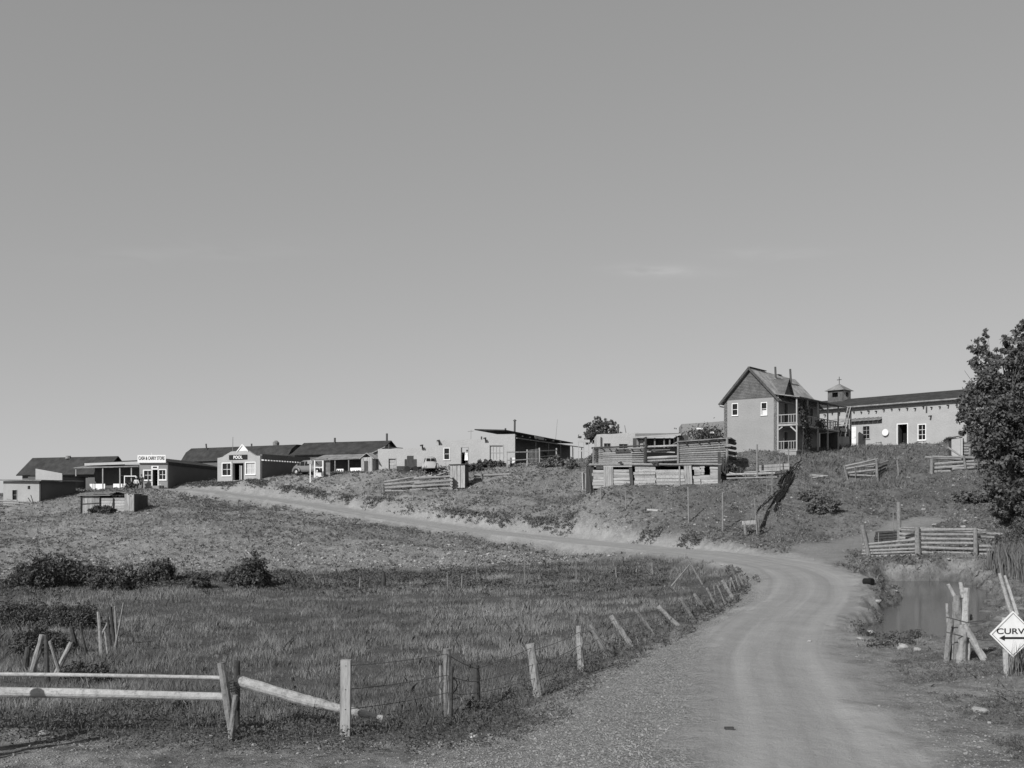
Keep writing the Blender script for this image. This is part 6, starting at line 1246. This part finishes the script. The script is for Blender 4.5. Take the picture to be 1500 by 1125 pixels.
sit = dict(pel=(0,0,.50),sp=(0,.03,.74),ch=(0,.03,.94),nk=(0,.02,1.06),hd=(0,0,1.16),ht=(0,0,1.28),sl=(-.18,.02,.98),el=(-.25,-.05,.72),wl=(-.16,-.27,.60),sr=(.18,.02,.98),er=(.25,-.05,.72),wr=(.16,-.27,.60),hl=(-.10,0,.48),kl=(-.13,-.42,.50),al=(-.13,-.40,.09),tl=(-.14,-.54,.04),hr=(.10,0,.48),kr=(.13,-.42,.50),ar=(.13,-.40,.09),tr=(.14,-.54,.04))
p = AD.loc(fr_x := AD.front(683.8, 670)[0], .15, 0); zf = AD.front(683, 681.5)[1]
person('woman in pale blouse and white apron standing in the open adobe doorway', Vector((p.x, AD.O.y+.12, AD.O.z+zf)), -AD.r-.3, {}, .98, apron=True)
MBx = MB(); 
bn = thing('bench', 'rough board bench by the porch post left of the store', 'bench', gp(200.5, 114.2)); m = MB(); m.box(-.6,.6,-.18,.18,.40,.45); m.build('seat', M['board'], bn)
for x_ in (-.5,.5): m = MB(); m.box(x_-.04,x_+.04,-.15,.15,-.2,.40); m.build('leg', M['board'], bn)
q = bn.location; person('seated man in white shirt and pale hat on the bench left of the store', q+Vector((-.05,.0,.02)), R(15), sit, 1.0, hat=True)
q = gp(207.3, 114.4); person('dark dressed figure standing against the left corner of the store', q, R(-10), {}, .95, shirt='trousers')

# ------------------------------------------------------------------ trees
def make_tree(name, label, base, h, blobs, nleaf, ls, mat, trunk_r=.2, cat='tree', group=None, limb=14, trunkmat='bark', shell=.55):
    root = thing(name, label, cat, base, 0, group); m = MB()
    m.tube([(0,0,-.5),(.05*h*.2,0,h*.25),(-.02*h,.01*h,h*.5),(.0,0,h*.8)], [trunk_r,trunk_r*.75,trunk_r*.5,trunk_r*.15], 9, .12)
    for i in range(limb):
        c, r = blobs[i % len(blobs)]; t_ = random.uniform(.15,.6); s_ = Vector((random.uniform(-.02,.02)*h, 0, h*t_)); e = Vector(c)+Vector((random.gauss(0,.3)*r[0], random.gauss(0,.3)*r[1], random.gauss(0,.3)*r[2]))
        md = s_.lerp(e, .5)+Vector((0,0,-.04*h)); m.tube([s_, md, e], [trunk_r*.4, trunk_r*.22, trunk_r*.06], 6, .15)
        for k in range(3): e2 = e+Vector((random.gauss(0,.35)*r[0], random.gauss(0,.35)*r[1], random.gauss(0,.35)*r[2])); m.tube([md.lerp(e,.5), e2], [trunk_r*.12, .01], 4)
    m.build('trunk', M[trunkmat], root); Q = []; vol = np.array([r[0]*r[1]*r[2] for c, r in blobs])**.75; vol /= vol.sum()
    for (c, r), v in zip(blobs, vol):
        n = int(nleaf*v); nc = max(6, n//28); d_ = rng.normal(size=(nc,3)); d_ /= np.linalg.norm(d_,axis=1)[:,None]; rr = rng.uniform(shell,1.05,(nc,1)); cc = d_*rr*np.array(r)+np.array(c)
        q = np.repeat(cc, 28, 0); q = q+rng.normal(size=q.shape)*np.array([.15,.15,.13])*min(r)*.9; Q.append(q)
    Q = np.concatenate(Q); tri_cloud('crown', Q, rng.uniform(.6,1.3,len(Q))*ls, mat, root, 1.5); return root
# big cottonwood at the right edge
d = 66.0; b = gp(1478, d); k = d/F
def tb(px, py, rx, rz, dd=0, ry=None): v = px3(px, py, d+dd)-b; return (tuple(v), (rx*k, (ry or rx)*k, rz*k))
blobs = [tb(1484,520,22,38,0),tb(1435,525,18,28,.3),tb(1450,555,28,30,-.6),tb(1490,565,40,40,.8),tb(1422,585,22,20,0),tb(1455,600,36,28,-1),tb(1495,610,40,36,.4),tb(1420,618,20,18,-.3),tb(1448,640,30,24,-.8),tb(1490,655,36,32,0),tb(1455,675,28,22,-.5),tb(1492,700,26,26,0),tb(1530,560,44,60,1),tb(1530,640,44,50,0),tb(1500,490,12,24,.5),tb(1444,500,8,22,.2),tb(1468,512,10,18,.4),tb(1435,660,12,12,0),tb(1470,735,26,26,-1),tb(1495,765,26,30,-1),tb(1452,712,18,14,-1.5),tb(1408,600,10,10,0)]
make_tree('cottonwood_tree', 'tall leafy cottonwood rising over the corral at the right edge', b, 11.5, blobs, 34000, .17, M['tree'], .22, limb=34, shell=.35)
# dark tree behind the porch wing
d = 140.0; b = P(880, 668, d); k = d/F
blobs = [tb(880,625,14,12),tb(867,628,14,9),tb(858,638,9,8),tb(893,630,12,10),tb(903,637,9,9),tb(876,640,22,12),tb(898,618,5,5),tb(856,624,6,5),tb(877,614,6,5),tb(889,620,7,6)]
b0t = b; make_tree('dark_tree', 'rounded dark tree behind the porch wing and adobe block', b, 5.5, blobs, 5600, .20, M['tree'], .2, shell=.3)
# ------------------------------------------------------------------ bushes (each its own) and shrub masses
def bush(px, py, rxp, rzp, label, mat='bush', n=2600, ls=.07, d=None, cat='bush', name='bush', group=None, twig=True, tall=0):
    b = hit(px, py, 20) if d is None else gp(px, d); k = b.y/F; rx = rxp*k; rz = rzp*k
    root = thing(name, label, cat, b, 0, group); m = MB()
    for i in range(9): a = random.uniform(0,6.28); m.tube([(0,0,-.1),(math.cos(a)*rx*.4,math.sin(a)*rx*.4,rz*.8),(math.cos(a)*rx*.75,math.sin(a)*rx*.7,rz*1.35)], [.03,.02,.006], 5)
    m.build('stem', M['twig'], root); nb = max(40, n//16); d_ = rng.normal(size=(nb,3)); d_ /= np.linalg.norm(d_,axis=1)[:,None]; d_[:,2] = np.abs(d_[:,2])*1.0
    rr = rng.uniform(.3,1.0,(nb,1))**.6; lump = 1+.22*np.sin(d_[:,0:1]*4+px)+.15*np.sin(d_[:,1:2]*7+py)
    c = d_*rr*lump*np.array([rx,rx*.8,rz*1.75])+np.array([0,0,rz*.1]); q = np.repeat(c,16,0)+rng.normal(size=(nb*16,3))*min(rx,rz)*.13; q[:,2] = np.maximum(q[:,2], .02)
    tri_cloud('foliage', q, rng.uniform(.6,1.4,len(q))*ls*max(1,b.y/40), M[mat], root, 2.0, .3); return root
bush(365,862,34,23,'round dark bush at the foot of the stony bank', n=7000, ls=.075)
bush(232,856,22,18,'medium dark bush left of the round bush', n=4500)
bush(110,858,46,20,'wide dark willow clump at the left meadow edge', n=7000)
bush(168,862,34,16,'lower dark clump between the willow and the medium bush', n=5000)
bush(50,864,34,24,'dark willow clump at the far left edge', n=5500)
bush(290,862,22,9,'low dark scrub just left of the round bush', n=2200, ls=.06)
bush(60,958,40,22,'leafy dark weeds around the crooked posts at left', 'weed', n=6500, ls=.045)
bush(105,920,38,20,'leafy weedy thicket behind the crooked posts', 'weed', n=6500, ls=.045)
bush(30,920,36,22,'leafy thicket at the left edge of the meadow', 'weed', n=6500, ls=.045)
bush(130,1000,36,16,'soft dark tall weeds beside the water ditch', 'weed', n=5000, ls=.04)
bush(1497,790,26,24,'dark leafy shrub at the right edge above the corral', 'tree', d=54.5, n=5500, ls=.06)
bush(1470,768,14,15,'dark leafy shrub touching the corral top rail', 'tree', d=56, n=3000, ls=.06)
bush(1425,735,30,9,'low dark scrub on the rocky spur at right', 'scrub', n=2500)
bush(1495,735,22,20,'dark shrub at the edge under the cottonwood', 'tree', n=3500, ls=.06)
bush(1478,715,30,14,'low leafy growth under the cottonwood', 'tree', n=3000)
bush(1207,752,26,14,'grey scrub bush on the slope above the side track', 'scrub', n=2600, ls=.06)
bush(1185,735,16,9,'small grey scrub above the slope bush', 'scrub', n=1400, ls=.06)
bush(838,686,12,7,'low rounded bush in front of the porch wing', 'scrub', n=1300)
bush(868,683,9,9,'bush under the board frame by the porch wing', 'scrub', n=1200)
bush(810,684,16,8,'tall weeds by the picket gate', 'scrub', n=1500)
bush(720,684,22,5,'low dark weeds below the shuttered window', 'weed', n=1600)
bush(690,690,16,6,'dark weeds behind the privy', 'weed', n=1200)
bush(1078,700,12,9,'dark brushy growth at the corner of the log barn', 'bush', n=1500)
bush(150,752,16,6,'dark weeds at the foot of the dugout shed', 'weed', n=1500)
bush(190,690+24,8,4,'small weedy tuft beside the store porch', 'weed', n=500)
bush(1392,656,9,4,'small dark bush against the church wall', 'bush', d=103, n=700)
bush(700,1060,24,9,'low dark weeds around the short dark post', 'weed', d=None, n=2000, ls=.022)
bush(430,1058,8,20,'tall dark dock weed behind the squared post', 'weed', n=420, ls=.035)
bush(265,1066,14,14,'dark dock weed under the log barrier', 'weed', n=900, ls=.03)
# reeds by the pond
def reedbed(name, label, poly_px, n, hmin, hmax, mat, kind='stuff', wd=.012):
    xs = []; ys = []
    P2 = np.array(poly_px, float); mn = P2.min(0); mx = P2.max(0)
    while len(xs) < n:
        a = rng.uniform(mn[0], mx[0], 4000); c = rng.uniform(mn[1], mx[1], 4000); ok = inpoly(a, c, P2) < 0; xs += list(a[ok]); ys += list(c[ok])
    xs = np.array(xs[:n]); ys = np.array(ys[:n]); h = rng.uniform(hmin, hmax, n)
    o = blades(name, xs, ys, h, rng.uniform(.7,1.4,n)*wd*np.maximum(1, ys/20), M[mat], None, .18); tag(o, label, 'reeds' if kind == 'stuff' else None, kind=kind); return o
reedbed('reeds', None, [(14.5,22.5),(20,22.5),(24,34),(27,52),(24,52),(21.3,40),(18.8,33),(16.5,27)], 16000, .7, 1.7, 'reed', wd=.016)
reedbed('reeds', None, [(9.6,19.9),(13,19.2),(20,22.5),(13.5,24.5),(11.2,23.2)], 6000, .2, .75, 'grass_dry')
# ------------------------------------------------------------------ meadow grass (stuff)
def sample(n, umin=-.62, umax=.62, ymin=12, ymax=75, p=1.6):
    # density falls off with distance
    a = rng.random(n); y = (ymin**(2-p)+(ymax**(2-p)-ymin**(2-p))*a)**(1/(2-p)); return rng.uniform(umin, umax, n)*y, y
def keep_mask(x, y):
    rd, rs, rz, td, tz, road, track, verge, mead, pd = masks(x, y); return rd, road, track, verge, mead, pd
x, y = sample(900000, ymin=12.5, ymax=72)
rd, road, track, verge, mead, pd = keep_mask(x, y)
tuft = fbm(x, y, 1.4, 3, 77); band = fbm(x*.5, y, .35, 3, 99)
ok = (mead > .5) & (rng.random(len(x)) < np.clip((tuft-.28)*3.2, .08, 1))
front = sst(17.0, 19.0, y-.12*np.abs(x)) ; ok &= rng.random(len(x)) < front*.97+.03
x, y, tuft, band = x[ok], y[ok], tuft[ok], band[ok]
h = (.035+.155*np.clip(tuft-.25, 0, .6)*rng.uniform(.5,1.3,len(x))/.35)*(.6+.8*band)
dry = rng.random(len(x)) < np.clip((band-.38)*3.6, .08, .85)
wd = .0052*np.maximum(1, y/17)*rng.uniform(.6,1.3,len(x))
tag(blades('meadow_grass', x[~dry], y[~dry], h[~dry], wd[~dry], M['grass'], None, .27, wind=(.03,0)), kind='stuff')
tag(blades('dry_grass', x[dry], y[dry], h[dry]*1.15, wd[dry], M['grass_dry'], None, .3, wind=(.03,0)), kind='stuff')
# broad weeds along the near bank and the fence line
n = 26000; x, y = sample(n, -.62, .62, 12.5, 60)
rd, road, track, verge, mead, pd = keep_mask(x, y); md = inpoly(x, y, MEADP)
w1 = (np.abs(md) < 1.0) & (rd > 2.6) & (y < 55); w2 = (y-.12*np.abs(x) < 19.8) & (y-.12*np.abs(x) > 16.9) & (x < 0) & (fbm(x, y, .8, 3, 5) > .46)
ok = (w1 & (rng.random(n) < .7)) | w2; x = x[ok]; y = y[ok]; C = []
zb = G(x, y); hw = .10+.25*fbm(x, y, .9, 2, 15)
for i in range(16): C.append(np.stack([x+rng.normal(0,.07,len(x)), y+rng.normal(0,.07,len(x)), zb+rng.uniform(.0,1,len(x))*hw], 1))
C = np.concatenate(C); tag(tri_cloud('weeds', C, rng.uniform(.014,.036,len(C))*np.maximum(1, C[:,1]/20), M['weed'], None, 2.2, .4), kind='stuff')
# dark weedy strip along the far edge of the meadow
n = 14000; uu_ = rng.uniform(-.6,.15,n); yy_ = np.interp(uu_, [-.5,-.3,0,.1,.2], [57,60,60,58,52])+rng.normal(0,4.2,n); x = uu_*yy_; y = yy_
rd, road, track, verge, mead, pd = keep_mask(x, y); ok = (mead > .3) & (road < .1) & (fbm(x, y, .35, 3, 91) > .44); x = x[ok]; y = y[ok]; zb = G(x, y); C = []
hw = (.08+.28*fbm(x, y, .3, 2, 92))*np.where(x/y > .0, .55, 1)
for i in range(14): C.append(np.stack([x+rng.normal(0,.15,len(x)), y+rng.normal(0,.15,len(x)), zb+rng.uniform(0,1,len(x))*hw], 1))
C = np.concatenate(C); tag(tri_cloud('far_weeds', C, rng.uniform(.05,.11,len(C)), M['weed'], None, 2.0, .4), kind='stuff')
# grass tufts and scrub on the hillside
n = 300000; y = np.sqrt(rng.uniform(45**2, 118**2, n)); x = rng.uniform(-.6,.6,n)*y; rs = np.zeros(n)
rd, road, track, verge, mead, pd = keep_mask(x, y); cl = fbm(x, y, .12, 3, 61); c2 = fbm(x, y, .6, 3, 62); u = x/y
bare = .45*np.exp(-((x-11.5)/4)**2-((y-80)/6)**2)
dens = np.clip((cl-.36)*2.6, 0, 1)*np.clip((c2-.40)*5, 0, 1)+np.where(u > .36, .25, 0)*np.clip((c2-.38)*4, 0, 1); dens *= (1-bare*.9)
dens = dens*np.where((u < -.08) & (y < 100), .6, 1)+.30*((u > -.16) & (u < .1) & (y > 86))*np.clip((c2-.42)*5, 0, 1)
ok = (mead < .1) & (road < .3) & (track < .25) & (pd > 1) & (rng.random(n) < dens*.30+.03*(1-bare)+.06*((rd < 5.5) & (rs > -5))); x = x[ok]; y = y[ok]; C = []; Sz = []
hs_ = rng.gamma(2.2,.045,len(x))+.035; zb = G(x, y)
for i in range(10):
    a = rng.uniform(0,6.28,len(x)); r = hs_*.75*np.sqrt(rng.random(len(x))); C.append(np.stack([x+r*np.cos(a), y+r*np.sin(a), zb+hs_*rng.random(len(x))*.9], 1)); Sz.append(rng.uniform(.045,.10,len(x)))
C = np.concatenate(C); tag(tri_cloud('hillside_scrub', C, np.concatenate(Sz), M['scrub'], None, 1.9, .3), kind='stuff')
n = 420000; y = np.sqrt(rng.uniform(46**2, 118**2, n)); x = rng.uniform(-.6,.6,n)*y
rd, road, track, verge, mead, pd = keep_mask(x, y); c3 = fbm(x, y, .25, 3, 63); ok = (mead < .2) & (road < .1) & (track < .3) & (pd > 1.) & (rng.random(n) < np.clip((c3-.35)*2.5, .3, .9)); x = x[ok]; y = y[ok]
tag(blades('hillside_grass', x, y, rng.uniform(.05,.20,len(x)), rng.uniform(.02,.05,len(x)), M['hill_grass'], None, .8), kind='stuff')
# lush strip by the fences on the right slope below the church
n = 14000; x = rng.uniform(26, 37, n); y = rng.uniform(84, 106, n); u = x/y; ok = (np.abs(u-.338) < .055*(1+.0*u)) & (fbm(x, y, .5, 3, 8) > .42); x = x[ok]; y = y[ok]
tag(blades('tall_grass', x, y, rng.uniform(.15,.55,len(x)), rng.uniform(.02,.045,len(x)), M['grass'], None, .35), kind='stuff')
# patchy grass on the right side of the road and round the pond
n = 160000; y = 12.5+rng.random(n)*46; x = rng.uniform(.12,.64,n)*y; rs = pdist(x, y, RD)[1]; rd, road, track, verge, mead, pd = keep_mask(x, y)
pt = fbm(x, y, .45, 4, 101); far_ = sst(38, 50, y); pr = np.clip((pt-.50+.16*far_+.10*(1-sst(.3,2.5,pd)))*6, 0, 1)
ok = (rs < 0) & (rd > 2.9) & (pd > .05) & (track < .25) & (rng.random(n) < pr*.55); x = x[ok]; y = y[ok]
tag(blades('bank_grass', x, y, rng.uniform(.03,.14,len(x))*(1+sst(38,50,y)), rng.uniform(.006,.014,len(x))*np.maximum(1, y/20), M['grass'], None, .6), kind='stuff')
n = 30000; y = 12.5+rng.random(n)*18; x = rng.uniform(.22,.66,n)*y; rs = pdist(x, y, RD)[1]; rd, road, track, verge, mead, pd = keep_mask(x, y); ok = (rs < 0) & (rd > 2.7) & (pd > .3) & (fbm(x, y*1.6, .55, 4, 131) > .53) & (rng.random(n) < .6); x = x[ok]; y = y[ok]; zb = G(x, y); C = []
for i in range(7): C.append(np.stack([x+rng.normal(0,.04,len(x)), y+rng.normal(0,.04,len(x)), zb+rng.uniform(0,.05,len(x))], 1))
C = np.concatenate(C); tag(tri_cloud('ground_weeds', C, rng.uniform(.01,.025,len(C)), M['weed'], None, 2.0, .4), kind='stuff')
n = 1800; y = 24+rng.random(n)*22; x = rng.uniform(.30,.40,n)*y; rd, road, track, verge, mead, pd = keep_mask(x, y); ok = (road < .05) & (pd > .1) & (pd < 2.4) & (fbm(x, y, .8, 3, 111) > .44); x = x[ok]; y = y[ok]; zb = G(x, y); C = []
for i in range(12): C.append(np.stack([x+rng.normal(0,.09,len(x)), y+rng.normal(0,.09,len(x)), zb+rng.uniform(0,.2,len(x))], 1))
C = np.concatenate(C); tag(tri_cloud('pond_weeds', C, rng.uniform(.03,.06,len(C)), M['weed'], None, 2.0, .4), kind='stuff')
# dark weedy fringe just above the road on the hill side
n = 9000; i = rng.integers(int(len(RD)*.62), len(RD)-8, n); off = rng.normal(2.8,.28,n); dx = RD[np.minimum(i+1,len(RD)-1),0]-RD[i,0]; dy = RD[np.minimum(i+1,len(RD)-1),1]-RD[i,1]; L = np.hypot(dx,dy)+1e-6
al = rng.random(n); x = RD[i,0]+dx*al+dy/L*off; y = RD[i,1]+dy*al-dx/L*off; ok = (fbm(x, y, .5, 3, 12) > .50) & (rng.random(n) < .35); x = x[ok]; y = y[ok]; C = []
for k in range(12): C.append(np.stack([x+rng.normal(0,.12,len(x)), y+rng.normal(0,.12,len(x)), G(x, y)+rng.uniform(-.05,.14,len(x))], 1))
C = np.concatenate(C); tag(tri_cloud('roadside_weeds', C, rng.uniform(.06,.12,len(C)), M['scrub'], None, 1.8, .3), kind='stuff')
# ------------------------------------------------------------------ stones
ico = [(-.53,0,.85),(.53,0,.85),(-.53,0,-.85),(.53,0,-.85),(0,.85,.53),(0,.85,-.53),(0,-.85,.53),(0,-.85,-.53),(.85,.53,0),(-.85,.53,0),(.85,-.53,0),(-.85,-.53,0)]
icf = [(1,4,0),(4,9,0),(4,5,9),(8,5,4),(1,8,4),(1,10,8),(10,3,8),(8,3,5),(3,2,5),(3,7,2),(3,10,7),(10,6,7),(6,11,7),(6,0,11),(6,1,0),(10,1,6),(11,0,9),(2,11,9),(5,2,9),(11,2,7)]
I_ = np.array(ico); IF = np.array(icf)
def stones(name, x, y, s, mat, sink=.2):
    n = len(x); z = G(x, y); j = I_[None]*(1+rng.normal(0,.16,(n,12,1)))*s[:,None,None]*np.array([1,1,.65])*rng.uniform(.6,1.2,(n,1,3)); a = rng.uniform(0,6.28,n); ca = np.cos(a)[:,None]; sa = np.sin(a)[:,None]
    X = j[:,:,0]*ca-j[:,:,1]*sa+x[:,None]; Y = j[:,:,0]*sa+j[:,:,1]*ca+y[:,None]; Z = j[:,:,2]+(z+s*sink)[:,None]; V = np.stack([X,Y,Z],-1)
    return raw_quads(name, V[:,IF].reshape(-1,3), M[mat], None, 3)
n = 150000; y = rng.uniform(55, 118, n); x = rng.uniform(-.6,.6,n)*y; rd, road, track, verge, mead, pd = keep_mask(x, y); u = x/y
foot = np.exp(-((y-np.interp(u, [-.5,-.3,0,.12,.2], [70,69,70,72,68]))/4.5)**2); c3 = fbm(x, y, .3, 3, 71)
w_ = .10+.95*foot*(u < .16)+.25*(c3 > .55); w_ = w_+.30*np.exp(-((x-9)/6)**2-((y-79)/8)**2)
w_ = (w_+.3*((rd < 5) & (y > 62)))*np.where(u > .1, .5, 1)
ok = (mead < .3) & (road < .4) & (rng.random(n) < w_*.6) & (track < .2); x = x[ok]; y = y[ok]; s = rng.gamma(1.5,.017,len(x))*np.where(rng.random(len(x)) < .03, 1.9, 1)+.012
tag(stones('scattered_stones', x, y, s, 'slope_stone'), kind='stuff')
n = 90000; y = 12.5+rng.random(n)**1.3*32; x = rng.uniform(-.1,.62,n)*y; rs = pdist(x, y, RD)[1]; rd, road, track, verge, mead, pd = keep_mask(x, y); ok = (mead < .3) & (road < .3) & (pd > .1) & ((rs > 0) | (rng.random(n) < .22)); x = x[ok]; y = y[ok]; s = rng.gamma(1.8,.004,len(x))+.004
tag(stones('gravel', x, y, s, 'gravel'), kind='stuff')
n = 26000; y = 12.5+rng.random(n)*8; x = rng.uniform(-.66,-.02,n)*y; rd, road, track, verge, mead, pd = keep_mask(x, y); ok = (mead < .6) & (rd > 3) & (rng.random(n) < .15+.5*(fbm(x, y, .7, 3, 151) > .52)); x = x[ok]; y = y[ok]
tag(stones('dirt_pebbles', x, y, rng.gamma(1.5,.005,len(x))+.004, 'gravel'), kind='stuff')
# individual pale boulders
bl = [(218,753,5),(182,742,3),(98,722,4),(1321,741,4),(1353,748,5),(1369,770,7),(1410,773,7),(1413,765,5),(1399,755,4),(1415,748,4),(1430,760,4),(844,708,0),(940,812,4),(1058,829,5),(1070,888,7),(180,752,3),(140,765,4),(70,795,4),(300,775,4),(38,765,4),(50,790,5),(900,762,3),(1075,670,3),(1083,676,4),(1130,795,4),(470,700,4),(745,690,4),(792,686,3),(60,737,4),(112,745,4),(210,822,7),(255,832,4),(64,1077,13),(62,1066,10),(45,1064,8),(372,1092,7),(310,1080,6),(505,1088,6),(1292,944,11),(1305,940,15),(1322,950,16),(1345,953,9),(1260,936,8),(1276,930,9),(1286,882,8),(1430,1042,12),(1437,1045,16),(1186,940,6),(1450,1060,6),(1390,820,4),(1297,868,4),(1313,872,4),(1325,877,4)]
for (px, py, sp_) in bl:
    if sp_ == 0: continue
    b = hit(px, py, 12); s = sp_*b.y/F*.62; V = [Vector(v)*s*random.uniform(.8,1.2) for v in ico]; V = [(v.x*1.25, v.y, v.z*.62) for v in V]
    o = new_mesh('pale_stone', V, icf, M['rock'], None); o.location = b+Vector((0,0,s*.2)); o.rotation_euler = (0,0,random.uniform(0,6))
    sb_ = o.modifiers.new('s','SUBSURF'); sb_.levels = 1; sb_.render_levels = 1; sb_.subdivision_type = 'SIMPLE'
    tx_ = bpy.data.textures.get('st') or bpy.data.textures.new('st', 'CLOUDS'); tx_.noise_scale = .25; dm_ = o.modifiers.new('d','DISPLACE'); dm_.texture = tx_; dm_.strength = s*.5; dm_.texture_coords = 'GLOBAL'
    where = 'in the dirt at the bottom left' if px < 120 and py > 1000 else 'by the pond edge' if 1180 < px and py > 860 and py < 960 else 'on the ground at bottom right' if px > 1180 and py > 960 else 'in the foreground dirt' if py > 1040 else 'on the rocky spur above the corral' if px > 1310 and py < 830 else 'on the left hillside' if px < 480 and py < 860 else 'on the slope or roadside in the middle'
    tag(o, 'pale rough stone lying '+where, 'stone', group='pale stones '+where)
